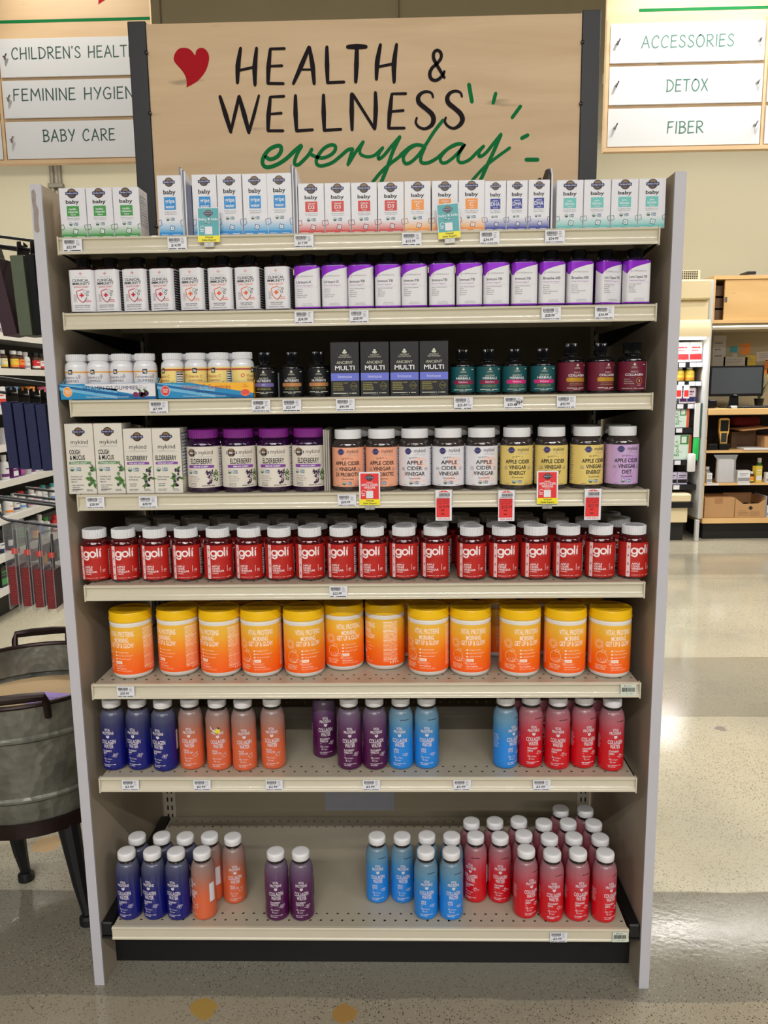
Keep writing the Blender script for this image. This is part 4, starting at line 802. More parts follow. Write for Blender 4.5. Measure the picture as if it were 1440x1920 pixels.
def multi_carton():
    w_, h, d = .0585, .1090, .058; t = carton_body('supplement_carton', w_, h, d, M('black_carton', (25, 25, 29), .45, vary=.04))
    p = Print(front(-d / 2)); p.ring(0, h * .79, .0150, .0004, M('embossed_black', (58, 58, 66), .4, vary=0), 1); p.ellipse(0, h * .79, .0148, .0148, M('embossed_disc', (28, 28, 33), .4, vary=0), 0, 24)
    trefoil(p, 0, h * .825, .0062, PALE, 1); p.text('ANCIENT', 0, h * .752, .0026, PALE, 1, w=.0195); p.text('NUTRITION', 0, h * .717, .0026, PALE, 1, w=.025)
    p.text('ANCIENT', 0, h * .605, .0054, PALE, 1, w=.033); p.text('MULTI', 0, h * .490, .0086, WHITE, 1, w=.040, bold=True)
    p.rect(-w_ / 2 + .0006, w_ / 2 - .0006, h * .295, h * .435, M('periwinkle_band', (112, 122, 214), .35, .1, vary=.03), 1); p.text('Immune', 0, h * .342, .0062, M('pale_lilac_print', (206, 206, 240), .45, vary=0), 2, w=.028)
    for k, wd in enumerate((.031, .020, .021, .023, .022)): p.bars(-w_ * .42, -w_ * .42 + wd, h * (.245 - .032 * k), .0016, OLIVE, 1, 3, k)
    p.stroke([(w_ * .30, h * .265), (w_ * .38, h * .225), (w_ * .42, h * .19), (w_ * .38, h * .155), (w_ * .30, h * .115), (w_ * .22, h * .155), (w_ * .18, h * .19), (w_ * .22, h * .225), (w_ * .30, h * .265)], .0007, OLIVE, 1, False); p.text('TCM', w_ * .30, h * .178, .0028, OLIVE, 1, w=.0095, bold=True)
    p.bars(-w_ * .42, w_ * .42, h * .055, .0016, PALE, 1, 7, 5); p.bars(-.008, .008, h * .022, .0010, GREY, 1, 3)
    p.build('front_print', t); return t
mc = multi_carton()
for k, x in enumerate([-.028, .033, .0935, .1535]): put(mc, (x, .013 + .029, Z), 0, 'black multivitamin carton with periwinkle band, %s of four on the third shelf' % nth(k, 4), 'carton', 'black multivitamin cartons')
TEALL = M('dark_teal_label', (22, 82, 88), .4, vary=.03); MAR = M('maroon_label', (104, 22, 46), .4, vary=.03)
h1 = ancient(TEALL, 'ANCIENT', 'HERBALS', M('wine_band', (150, 44, 82), .35, .2, vary=.03), 'Elderberry', 0, .0253); h2 = ancient(TEALL, 'ANCIENT', 'HERBALS', M('magenta_band', (222, 52, 128), .35, .2, vary=.03), 'Echinacea', 0, .0253)
for k, (p_, x) in enumerate(((h1, .2135), (h1, .2665), (h2, .3205), (h2, .3785))):
    put(p_, (x, .042, Z), [.0, .06, .1, .0][k], ['dark teal labelled bottle with wine red band, beside the black cartons', 'dark teal labelled bottle with wine red band, second of the teal four', 'dark teal labelled bottle with magenta band, third of the teal four', 'dark teal labelled bottle with magenta band, beside the maroon bottles'][k], 'bottle', 'teal herbal bottles')
c1 = ancient(MAR, 'MULTI', 'COLLAGEN', M('gold_band', (216, 166, 62), .3, .5, vary=.05), '', 0, .0272, True); c2 = ancient(MAR, 'MULTI', 'COLLAGEN', None, '', 0, .0290, True, False, True)
put(c1, (.4365, .042, Z), .30, 'maroon labelled bottle with gold band, left of the two with gold', 'bottle', 'maroon collagen bottles')
put(c1, (.4970, .042, Z), .38, 'maroon labelled bottle with gold band, nearer the side panel of the two', 'bottle', 'maroon collagen bottles')
put(c2, (.5610, .042, Z), -.08, 'maroon labelled bottle with wide black cap and no gold band', 'bottle', 'maroon collagen bottles')

# ---------------------------------------------------------------- fourth shelf
Z = ZS[3]; CREAMC = M('ivory_carton', (218, 212, 200), .4, vary=.02); VIOL = M('violet_print', (128, 66, 160), .5, vary=0); SAGE = M('sage_print', (96, 142, 92), .5, vary=0); BERRY = M('dark_berry_print', (52, 28, 66), .5, vary=.3, scale=500); LEAF = M('leaf_green', (70, 112, 46), .5, vary=.1)
def mykind(p, u, v, h, w_, l=2):
    p.text('mykind', u, v, h, M('dark_grey_print', (72, 68, 70), .5, vary=0), l, w=w_); p.text('ORGANICS', u, v - h * .75, h * .3, LGREY, l, w=w_)
def botany(p, u, v, s, m1, m2, seed):
    rr = random.Random(seed)
    for k in range(9): p.ellipse(u + rr.uniform(-.4, .4) * s, v + rr.uniform(-1, 1) * s, s * rr.uniform(.10, .2), s * rr.uniform(.10, .2), m1, 2 + k % 3, 8)
    for k in range(7):
        a = rr.uniform(0, 6.28); x, y = u + rr.uniform(-.45, .45) * s, v + rr.uniform(-1, 1) * s; c, sn = math.cos(a) * s * .34, math.sin(a) * s * .34
        p.poly([(x - c, y - sn), (x - sn * .35, y + c * .35), (x + c, y + sn), (x + sn * .35, y - c * .35)], m2, 5 + k % 3)
def syrup_carton(t1, t2, bandm, h, leafy, seed):
    w_, d = .0595, .058; t = carton_body('syrup_carton', w_, h, d, CREAMC); p = Print(front(-d / 2)); S = .1365 if not t2 else .148
    top = h
    logo(p, 0, top - .0165, .0265); mykind(p, 0, top - .0415, .0085, .036)
    if t2: p.text(t1, -.0225, top - .063, .0090, BLACK, 2, al='l', w=.0225, bold=True); p.text(t2, -.0225, top - .0745, .0090, BLACK, 2, al='l', w=.032, bold=True); vb = top - .083
    else: p.text(t1, -.0245, top - .0655, .0092, BLACK, 2, al='l', w=.044, bold=True); vb = top - .0735
    p.stroke([(-.0245, vb + .0015), (.0, vb + .0022), (.022, vb + .0016)], [.0052, .0062, .0050], bandm, 2, True, 0); p.text('IMMUNE SYRUP*', -.0035, vb, .0030, WHITE, 4, w=.033, bold=True)
    seals(p, -.0125, vb - .0115, .0088)
    for k, s in enumerate(('Soothes and', 'Helps Clear', 'Mucus*') if t2 else ('With Organic', 'Echinacea')): p.text(s, -.0225, vb - .0285 - .0055 * k, .0030, GREY, 2, al='l', w=.0021 * len(s), bold=True)
    fine(p, -.0215, vb - (.046 if t2 else .0425), .026 if t2 else .016, 3 if t2 else 2, .0042, .0014, GREY, seed=seed); fine(p, -.0225, .0085, .020, 2, .0026, .0010, GREY, seed=seed); fine(p, .0085, .0085, .017, 2, .0026, .0012, GREY, seed=seed + 1)
    botany(p, .0205, vb - .027, .022, BERRY if not leafy else SAGE, LEAF, seed); 
    if leafy: botany(p, .0225, vb - .010, .008, BERRY, LEAF, seed + 1)
    p.build('front_print', t)
    q = Print(side_r(w_ / 2)); nutrition(q, -d / 2 + .004, h * .25, d - .008, h * .68, GREY, 14); q.build('side_print', t)
    return t
s1 = syrup_carton('COUGH', '& MUCUS', SAGE, .1470, True, 4); s2 = syrup_carton('ELDERBERRY', None, VIOL, .1355, False, 9)
for k, (p_, x) in enumerate(((s1, -.5855), (s1, -.5245), (s2, -.4635), (s2, -.4030))):
    put(p_, (x, .012 + .029, Z), 0, ['ivory cough syrup carton with green stripe, against the side panel', 'ivory cough syrup carton with green stripe, second on the fourth shelf', 'ivory elderberry syrup carton with violet stripe, beside the green striped cartons', 'ivory elderberry syrup carton with violet stripe, beside the purple capped jars'][k], 'carton', 'ivory syrup cartons')
def jar(r, h, capm, body, rc, hc, rib=.02, name='gummy_jar'):
    t = thing(name); mb = MB(); zc = h - hc
    mb.lathe([(r * .90, 0), (r * .98, .002), (r, .006), (r, zc - .020), (r * .985, zc - .014), (r * .93, zc - .008), (r * .85, zc - .004), (rc * .94, zc - .0025), (rc * .94, zc + .002)], body, 48); mb.build('jar', t, smooth=40)
    mb = MB(); mb.lathe([(rc * .99, 0), (rc, .001), (rc, hc - .0015), (rc * .96, hc), (rc * .84, hc - .0003), (rc * .82, hc - .0010)], capm, 90, rib=rib); o = mb.build('cap', t, smooth=22); o.location = (0, 0, zc); return t
PJAR = M('dark_purple_jar', (38, 6, 46), .10, vary=.3, coat=.4, scale=90); PCAP = M('purple_cap', (122, 34, 128), .28, vary=.03)
def elder_jar():
    r = .0362; t = jar(r, .1310, PCAP, PJAR, .0312, .0178); p = Print(cyl(r), .003, .0003); p.rect(-.070, .080, .0105, .0965, M('ivory_label', (222, 214, 202), .45, vary=.015), 0)
    logo(p, -.0165, .0835, .0245); mykind(p, .0145, .0805, .0085, .030)
    p.text('ELDERBERRY', .004, .0605, .0105, BLACK, 2, w=.047, bold=True); p.stroke([(-.026, .0545), (.0, .0550), (.031, .0545)], [.0060, .0074, .0058], VIOL, 2, True, 0); p.text('IMMUNE GUMMY', .003, .0530, .0034, WHITE, 4, w=.032, bold=True)
    seals(p, -.0155, .0430, .0082)
    for k, s in enumerate(('With Organic', 'Echinacea, Zinc', 'and Vitamin C')): p.text(s, -.0245, .0325 - k * .0046, .0026, GREY, 2, al='l', w=.00165 * len(s))
    fine(p, -.0245, .0190, .022, 3, .0030, .0011, GREY, seed=5); p.bars(.004, .032, .0135, .0018, GREY, 2, 4)
    botany(p, .0205, .0330, .0150, BERRY, BERRY, 21); botany(p, .0345, .0350, .0120, LEAF, LEAF, 22); botany(p, .024, .031, .006, M('mauve_flower', (176, 140, 170), .5, vary=.2), M('mauve_flower', (176, 140, 170), .5, vary=.2), 23)
    nutrition(p, .046, .014, .028, .078, GREY, 14); fine(p, -.066, .088, .022, 16, .0045, .0012, GREY, seed=30); p.build('label', t); return t
ej = elder_jar()
for k, (x, r) in enumerate(zip([-.3345, -.2600, -.1845, -.1105], [-4, 12, -2, -3])): put(ej, (x, .050, Z), math.radians(r), 'purple capped elderberry gummy jar, %s of the front four' % nth(k, 4), 'jar', 'elderberry gummy jars')
for k, x in enumerate([-.318, -.243, -.168]): put(ej, (x, .126, Z), .2 * k, 'shaded purple capped elderberry jar behind the front four, %s of three' % nth(k, 3), 'jar', 'elderberry gummy jars')
mb = MB()
for k in range(3): mb.box(-.006 + .004 * k, -.006 + .004 * k + .0032, .004 * k, .13, 0, .1285 - .001 * k, M('grey_box_edge', (168, 162, 152), .6, vary=.08))
o = mb.build('folded_carton', smooth=0); o.location = (-.0705, .018, Z + .0006); tag(o, 'folded grey cartons standing on edge between purple and peach jars', 'divider')
CLEARJ = M('smoky_clear_jar', (54, 46, 44), .08, vary=.35, coat=.5, scale=120); WCAP = M('white_cap', (228, 228, 230), .35, vary=.01)
def acv_jar(key, col, lines, swirl):
    r = .0343; t = jar(r, .1275, WCAP, CLEARJ, .0285, .0190, .01); lab = M('label_' + key, col, .45, vary=.015); p = Print(cyl(r), .003, .0003); p.rect(-.066, .066, .0090, .0910, lab, 0)
    if swirl is not None:
        sm = M('swirl_' + key, swirl, .45, vary=.02); p.ellipse(-.012, .028, .014, .015, sm, 1, 20); p.stroke([(-.005, .020), (.020, .028), (.022, .048), (.0, .062), (.018, .066), (.026, .060)], [.012, .016, .014, .008, .006, .004], sm, 2)
    gl = M('indigo_logo', (62, 58, 112), .45, vary=.1, scale=300)
    p.ellipse(-.0135, .0820, .0066, .0066, gl, 3, 18); p.poly([(-.0225, .0820), (-.0185, .0802), (-.0085, .0802), (-.0045, .0820), (-.0085, .0838), (-.0185, .0838)], gl, 4); p.text('Garden of Life', -.0135, .0814, .0012, LGREY, 5, w=.014)
    mykind(p, .0115, .0795, .0078, .0245, 4)
    for k, c in enumerate('Organic'):
        f = (k - 3) / 3; p.text(c, f * .0098, .0680 - abs(f) ** 2 * .0020, .0034, BLACK, 4)
    for k, (s, ww) in enumerate(lines): p.text(s, 0, .0545 - k * .0117, .0076, BLACK, 4, w=ww, bold=True)
    p.text('Gummies', 0, .0240, .0034, BLACK, 4, w=.024); seals(p, -.002, .0165, .0074, 4); fine(p, -.026, .0105, .012, 1, .003, .0010, GREY, seed=2); fine(p, .014, .0105, .014, 1, .003, .0010, GREY, seed=3)
    for s in (-1, 1): fine(p, s * .0255, .0470, .009, 3, .0025, .0009, GREY, 'c', seed=6, words=1)
    nutrition(p, .040, .012, .022, .075, GREY, 14); fine(p, -.062, .084, .018, 16, .0045, .0011, GREY, seed=40); p.build('label', t); return t
AJ = {'peach': acv_jar('peach', (238, 168, 136), [('APPLE CIDER', .054), ('VINEGAR', .038), ('2X PROBIOTIC', .054)], None), 'white': acv_jar('white', (226, 224, 230), [('APPLE', .034), ('CIDER', .032), ('VINEGAR', .044)], (240, 204, 196)),
      'yellow': acv_jar('yellow', (226, 200, 116), [('APPLE CIDER', .052), ('VINEGAR', .036), ('ENERGY', .034)], None), 'lilac': acv_jar('lilac', (198, 164, 208), [('APPLE CIDER', .052), ('VINEGAR', .037), ('DIET', .020)], (190, 150, 204))}
ACV = ['peach'] * 2 + ['white'] * 3 + ['yellow'] * 3 + ['lilac']; AX = [-.0270, .0440, .1140, .1845, .2545, .3285, .4010, .4755, .5490]; AR = [0, 2, -2, 0, 4, -3, -2, 16, 5]
cnt = {}
for x, k, r in zip(AX, ACV, AR):
    i = cnt.get(k, 0); cnt[k] = i + 1; n = ACV.count(k)
    put(AJ[k], (x, .050, Z), math.radians(r), ('%s labelled apple cider vinegar gummy jar, %s of %s' % (k, nth(i, n), WORDN[n])) if n > 1 else 'lilac labelled apple cider vinegar diet gummy jar beside the side panel', 'jar', 'vinegar gummy jars')
for k, (x, kk) in enumerate(zip([-.010, .061, .132, .203, .274, .345, .416, .487, .558], ACV)): put(AJ[kk], (x, .124, Z), .1 * k, 'white capped %s jar, %s of nine in the back row' % (kk, nth(k, 9)), 'jar', 'vinegar gummy jars')

# ---------------------------------------------------------------- fifth shelf: red gummy jars
Z = ZS[4]; REDJ = M('deep_red_jar', (74, 6, 10), .09, vary=.35, coat=.5, scale=110); REDL = M('tomato_red_label', (184, 28, 20), .5, vary=.015); BLUSH = M('blush_print', (240, 206, 206), .5, vary=0)
def red_jar():
    r = .0312; t = jar(r, .1135, WCAP, REDJ, .0252, .0190, .035); p = Print(cyl(r), .003, .0003)
    p.rect(-.064, .066, .0055, .0790, REDL, 0); p.rect(-.0345, -.0262, .0055, .0790, BLUSH, 1)
    for k in range(4): 
        p.ellipse(-.0303, .070 - k * .0178, .0016, .0016, M('rose_dot', (150, 60, 70), .5, vary=0), 2, 8); p.bars(-.0330, -.0276, .0668 - k * .0178, .0008, M('rose_dot', (150, 60, 70), .5, vary=0), 2, 1)
    # the word mark: g o l i drawn with strokes
    W2 = M('soft_white_print', (244, 226, 226), .5, vary=0); s = .0034; y0 = .0560
    def o_(u): p.stroke([(u + .0056 * math.cos(a * PI / 10), y0 + .0056 + .0056 * math.sin(a * PI / 10)) for a in range(21)], s, W2, 2, False)
    o_(-.0185); p.stroke([(-.0129, y0 + .0105), (-.0129, y0 - .0005), (-.0150, y0 - .0052), (-.0190, y0 - .0058), (-.0232, y0 - .0035)], s, W2, 3)
    o_(-.0040); p.stroke([(.0052, y0 + .0175), (.0052, y0 + .0004)], s, W2, 2, False); p.stroke([(.0112, y0 + .0110), (.0112, y0 + .0004)], s, W2, 2, False)
    p.poly([(.0100, y0 + .0134), (.0125, y0 + .0136), (.0142, y0 + .0180), (.0112, y0 + .0172)], W2, 2)
    p.text('NUTRITION', .0045, y0 - .0042, .0018, M('salmon_print', (216, 110, 104), .5, vary=0), 2, w=.018)
    p.text("WORLD'S FIRST", -.0232, .0382, .0014, M('salmon_print', (216, 110, 104), .5, vary=0), 2, al='l', w=.016)
    for k, (q, ww) in enumerate((('APPLE', .0172), ('CIDER', .0172), ('VINEGAR', .0262))): p.text(q, -.0232, .0318 - k * .0054, .0040, W2, 2, al='l', w=ww, bold=True)
    p.text('GUMMIES', -.0232, .0170, .0024, BLUSH, 2, al='l', w=.0140, bold=True); p.rect(.0098, .0106, .0215, .0350, W2, 2); p.text('60', .0172, .0235, .0042, W2, 2, w=.0062); p.bars(.0140, .0200, .0212, .0007, BLUSH, 2, 1); p.bars(-.0232, .0200, .0090, .0008, BLUSH, 2, 8)
    nutrition(p, .030, .012, .024, .060, BLACK, 12); p.build('label', t)
    q = Print(lambda u, v, o: (u, v, .1135 - .0002 + o)); rg = LGREY; q.ring(0, 0, .0165, .0016, rg, 0, 24); q.ring(0, 0, .0095, .0014, rg, 0, 20); q.bars(-.006, .006, .001, .0016, rg, 0, 1); q.bars(-.005, .005, -.003, .0016, rg, 0, 1); q.build('lid_print', t); return t
rj = red_jar()
GX = [-.5860, -.5225, -.4535, -.3850, -.3155, -.2475, -.1815, -.1150, -.0465, .0210, .0890, .1570, .2350, .3035, .3720, .4410, .5105, .5810]
GR = [-8, 6, -2, -4, 10, -2, 8, 8, -4, -2, 4, -3, -2, 8, 6, -3, -2, 14]
for k, (x, r) in enumerate(zip(GX, GR)): put(rj, (x, .056 - (k > 11) * .006, Z), math.radians(r + max(0, -x / .58) * 17 + 8), 'white capped red gummy jar, %s of eighteen in front row' % nth(k, 18), 'jar', 'red gummy jars')
GX2 = [-.515, -.447, -.379, -.310, -.240, -.175, -.109, -.042, .025, .094, .166, .236, .301, .370, .436, .5015, .573]
for k, x in enumerate(GX2): put(rj, (x, .140, Z), .2 * (k % 5), 'white capped red gummy jar, %s of seventeen in the second row' % nth(k, 17), 'jar', 'red gummy jars')
GX3 = [-.545, -.479, -.413, -.346, -.277, -.208, -.138, -.069, .006, .078, .146, .218, .292, .367, .441, .570]
for k, x in enumerate(GX3): put(rj, (x, .207, Z), .3 * (k % 4), 'white capped red gummy jar, %s of sixteen in the third row' % nth(k, 16), 'jar', 'red gummy jars')

# ---------------------------------------------------------------- sixth shelf: orange tubs
Z = ZS[5]; LIDY = M('yellow_lid', (244, 192, 14), .32, vary=.02); LIDT = M('yellow_lid_top', (226, 172, 12), .4, vary=.03)
def tub():
    t = thing('protein_tub'); R = .0452
    mb = MB(); mb.lathe([(.035, 0), (.040, .0015), (.0432, .006), (R, .013), (R, .121), (.0457, .123), (.0457, .126), (.0440, .128), (.0440, .133)], M('white_tub_plastic', (232, 228, 222), .3, vary=.01, coat=.2), 56); mb.build('tub', t, smooth=40)
    mb = MB(); mb.lathe([(.0459, 0), (.0463, .001), (.0463, .0055), (.0456, .0062), (.0454, .0190), (.0445, .0210), (.0424, .0214), (.0410, .0200), (.0406, .0196)], LIDY, 56); mb.lathe([(.0290, .0196), (.0285, .0201), (.028, .0200)], LIDT, 40, cap0=False); o = mb.build('lid', t, smooth=30); o.location = (0, 0, .1295)
    p = Print(cyl(R), .004, .0003); og = grad_mat('sunrise_label', [(0, (252, 90, 8)), (.35, (250, 114, 14)), (.60, (250, 152, 28)), (.82, (244, 182, 52)), (1, (242, 188, 62))], .012, .120, .35, .1)
    p.rect(-.140, .140, .0125, .1195, og, 0)
    PK = M('peach_cream_print', (255, 232, 214), .45, vary=0); SA = M('apricot_line_print', (253, 204, 168), .45, vary=0)
    p.text('VITAL PROTEINS', .004, .0990, .0110, PK, 1, w=.057, bold=True); p.text('MORNING', .004, .0855, .0100, PK, 1, w=.033, bold=True); p.text('GET UP & GLOW', .004, .0735, .0102, PK, 1, w=.055, bold=True)
    for k, (s, ww) in enumerate((('Collagen Peptides', .026), ('Daily Value of Vitamin C', .035), ('Caffeine for Energy**', .030))):
        p.rect(-.012, -.008, .0615 - k * .0075, .0645 - k * .0075, PK, 1); p.text(s, -.006, .0620 - k * .0075, .0026, PK, 1, al='l', w=ww)
    p.rect(-.012, .004, .0365, .0430, PK, 1); p.text('Orange', -.004, .0385, .0028, M('rose_print', (236, 110, 90), .5, vary=0), 2, w=.010)
    p.text('Naturally Flavored with', -.012, .0325, .0017, PK, 1, al='l', w=.023); p.text('Other Natural Flavors', -.012, .0298, .0017, PK, 1, al='l', w=.020); p.text('Dietary Supplement', -.012, .0250, .0024, PK, 1, al='l', w=.025, bold=True); p.text('NET WT 9.3 OZ (263 g)', -.012, .0190, .0032, SA, 1, al='l', w=.036)
    for k in range(18):
        a = 2 * PI * k / 18; p.stroke([(-.0385 + math.cos(a) * .0070, .0765 + math.sin(a) * .0070), (-.0385 + math.cos(a) * .0112, .0765 + math.sin(a) * .0112)], .0011, SA, 1, False)
    p.stroke([(-.0385 + math.cos(2 * PI * k / 20) * .0055, .0765 + math.sin(2 * PI * k / 20) * .0055) for k in range(21)], .0009, SA, 1, False)
    p.stroke([(-.0325 + math.cos(2 * PI * k / 24) * .0125, .0480 + math.sin(2 * PI * k / 24) * .0125) for k in range(25)], .0009, SA, 1, False)
    p.stroke([(-.034, .060), (-.030, .065), (-.023, .062), (-.029, .059), (-.034, .060)], .0009, SA, 1)
    fl = M('coral_segment_print', (250, 160, 120), .45, vary=.05)
    p.ellipse(-.0285, .0350, .0145, .0115, fl, 2, 20, -.2, PI - .2); p.ellipse(-.0200, .0365, .0100, .0080, fl, 3, 16, -.9, PI - .9)
    for k in range(5): a = .3 + k * .6; p.stroke([(-.0285, .0355), (-.0285 + math.cos(a) * .012, .0355 + math.sin(a) * .010)], .0007, SA, 4, False)
    fine(p, -.047, .0290, .030, 4, .0030, .0011, SA, seed=8)
    for k in range(30): p.bars(.052, .086, .1120 - k * .0031, .0012 if k % 7 else .0022, PK if k < 14 else SA, 1, 3, k)
    for s in range(4): p.ellipse(.068 + s * .006, .0195, .0020, .0020, SA, 1, 10)
    for k in range(24): p.bars(-.088, -.058, .1100 - k * .0036, .0012, SA, 1, 3, 60 + k)
    p.build('label', t); return t
tb = tub()
TX = [(-.523, .067), (-.422, .082), (-.325, .075), (-.232, .074), (-.136, .072), (-.050, .112), (.0445, .116), (.142, .077), (.235, .073), (.344, .069), (.443, .065), (.540, .061)]
TR = [-14, -40, -36, 4, 18, 16, -76, -8, 2, 12, 6, 8]
TR = [-16, -32, -32, 2, 14, 14, -70, -12, 0, 8, 4, 6]
for k, ((x, y), r) in enumerate(zip(TX, TR)): put(tb, (x, y, Z), math.radians(r), 'orange tub with yellow lid, %s of twelve in front%s' % (nth(k, 12), ', nutrition panel showing' if k == 6 else ''), 'tub', 'orange protein tubs')
for k, x in enumerate([-.405, -.305, -.205, -.105, .098, .205, .310, .410, .512]): put(tb, (x, .200 + (.01 if k % 2 else 0), Z), .3 * k, 'orange protein tub in the shaded second row, %s of nine' % nth(k, 9), 'tub', 'orange protein tubs')
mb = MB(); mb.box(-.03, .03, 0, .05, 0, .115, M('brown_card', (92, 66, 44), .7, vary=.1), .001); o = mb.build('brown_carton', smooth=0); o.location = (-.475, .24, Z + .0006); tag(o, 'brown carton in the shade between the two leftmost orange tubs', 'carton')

# ---------------------------------------------------------------- drink bottles
FL = {'navy': ((14, 20, 112), (50, 54, 96), 'BLUEBERRY', 'MINT', 'berries'), 'peach': ((216, 100, 60), (160, 116, 104), 'PEACH', 'WHITE TEA', 'peach'), 'purple': ((78, 14, 70), (96, 66, 100), 'BLACKBERRY', 'HIBISCUS', 'berry'),
      'blue': ((30, 130, 216), (92, 140, 170), 'LEMON', 'SLICE', 'slice'), 'red': ((204, 14, 30), (176, 88, 100), 'STRAWBERRY', 'LEMON', 'straw')}
NECKM = M('clear_neck_plastic', (38, 32, 30), .1, vary=.2, coat=.5); CAPM = M('white_screw_cap', (232, 230, 230), .38, vary=.01)
def drink(fl):
    col, mid, f1, f2, ic = FL[fl]; t = thing('drink_bottle'); r = .0279
    sm = grad_mat('sleeve_' + fl, [(0, col), (.42, col), (.62, tuple(int(a * .55 + b * .45) for a, b in zip(col, mid))), (.80, mid), (1, tuple(int(m * .45 + 118 * .55) for m in mid))], .0, .140, .28, .12)
    prof = [(.0215, 0), (.0252, .0012), (.0273, .004), (r, .009), (r, .030), (.0275, .034), (.0275, .104), (.0278, .110)]
    for k in range(1, 9): a = PI / 2 * k / 8; prof.append((.0178 + (.0278 - .0178) * math.cos(a) ** 1.0, .110 + .029 * math.sin(a)))
    mb = MB(); mb.lathe(prof, sm, 48); mb.build('sleeve', t, smooth=40)
    mb = MB(); mb.lathe([(.0172, 0), (.0186, .0008), (.0186, .0030), (.0168, .0038), (.0168, .0075)], NECKM, 36); o = mb.build('neck', t, smooth=40); o.location = (0, 0, .1388)
    mb = MB(); mb.lathe([(.0200, 0), (.0205, .0006), (.0207, .0120), (.0200, .0148), (.0185, .0162), (.0160, .0168), (.006, .0169)], CAPM, 72, rib=.012); o = mb.build('cap', t, smooth=40); o.location = (0, 0, .1465)
    R = .0281; p = Print(cyl(R), .003, .0003); W_ = M('pale_sleeve_print', (222, 214, 220), .5, vary=0)
    p.text('VITAL', 0, .0960, .0062, W_, 1, w=.0135, bold=True); p.text('PROTEINS', 0, .0882, .0062, W_, 1, w=.0265, bold=True)
    p.poly([(-.0035, .0858), (.0035, .0858), (.0035, .0815), (0, .0790), (-.0035, .0815)], W_, 1); p.text('VP', 0, .0825, .0020, sm, 2, w=.0030)
    p.text('COLLAGEN', 0, .0665, .0088, W_, 1, w=.0330, bold=True); p.text('WATER', 0, .0560, .0088, W_, 1, w=.0225, bold=True)
    p.text(f1, -.0135, .0470, .0042, W_, 1, al='l', w=.0023 * len(f1), bold=True); p.text(f2, -.0135, .0415, .0042, W_, 1, al='l', w=.0023 * len(f2), bold=True)
    p.stroke([(-.0135, .0375), (.009, .0365)], .0006, W_, 1, False)
    if ic == 'berries' or ic == 'berry':
        for a, b in ((.011, .037), (.0145, .0395), (.0150, .0355), (.0118, .0405), (.0180, .0405)): p.ring(a, b, .0021, .0006, W_, 1, 10)
    elif ic == 'peach': p.ring(.0130, .0370, .0042, .0007, W_, 1, 16); p.stroke([(.0130, .0412), (.0150, .0432), (.0180, .0430)], .0008, W_, 1)
    elif ic == 'slice': p.stroke([(.0085, .0395), (.0195, .0395), (.0180, .0355), (.0140, .0340), (.0100, .0355), (.0085, .0395)], .0008, W_, 1, False); p.stroke([(.014, .0392), (.012, .0352)], .0006, W_, 1, False); p.stroke([(.014, .0392), (.0165, .0352)], .0006, W_, 1, False)
    else:
        p.stroke([(.0090, .0405), (.0150, .0405), (.0135, .0355), (.0118, .0335), (.0098, .0360), (.0090, .0405)], .0008, W_, 1, False); p.stroke([(.0150, .0385), (.0215, .0385), (.0200, .0355), (.0170, .0348)], .0007, W_, 1, False); p.stroke([(.0100, .0410), (.0120, .0430), (.0142, .0412)], .0008, W_, 1)
    p.text('10', -.0128, .0290, .0040, W_, 1, al='l', bold=True, w=.0038); p.text('g Collagen', -.0084, .0290, .0028, W_, 1, al='l', w=.0150); p.text('3', -.0105, .0228, .0040, W_, 1, al='l', bold=True); p.text('g Sugar', -.0078, .0228, .0028, W_, 1, al='l', w=.0105)
    p.bars(-.0150, .0150, .0158, .0012, W_, 1, 6, 2); p.bars(-.0140, .0020, .0122, .0012, W_, 1, 3, 3)
    p.build('label', t); p = Print(cyl(R), .003, .0003); nutrition(p, .0455, .045, .014, .046, W_, 10); p.build('nutrition_panel', t); p = Print(cyl(R), .003, .0003); fine(p, -.050, .080, .018, 8, .0042, .0009, W_, seed=50); p.build('fine_print', t)
    if fl in ('blue', 'red'):
        q = Print(cyl(.0272), .002, .0006); q.bars(.002, .022, .1175, .0015, BLACK, 1, 3, 4); q.build('date_code', t)
    return t
DR = {k: drink(k) for k in FL}
NAMES = {'navy': 'dark blue', 'peach': 'peach', 'purple': 'dark purple', 'blue': 'light blue', 'red': 'red'}
S7 = [('navy', -.575, .054, -6), ('navy', -.517, .055, -10), ('navy', -.457, .049, -14), ('peach', -.398, .057, 4), ('peach', -.335, .053, 10), ('peach', -.276, .050, 12), ('peach', -.212, .059, 4), ('purple', -.1005, .112, 12), ('purple', -.038, .056, 6), ('purple', .0195, .056, 10),
      ('blue', .0785, .058, -6), ('blue', .1365, .060, 0), ('blue', .314, .061, 34), ('red', .371, .064, 6), ('red', .430, .056, -8), ('red', .489, .062, 14), ('red', .548, .048, 4)]
tot = {}; 
for f, *_ in S7: tot[f] = tot.get(f, 0) + 1
cnt = {}
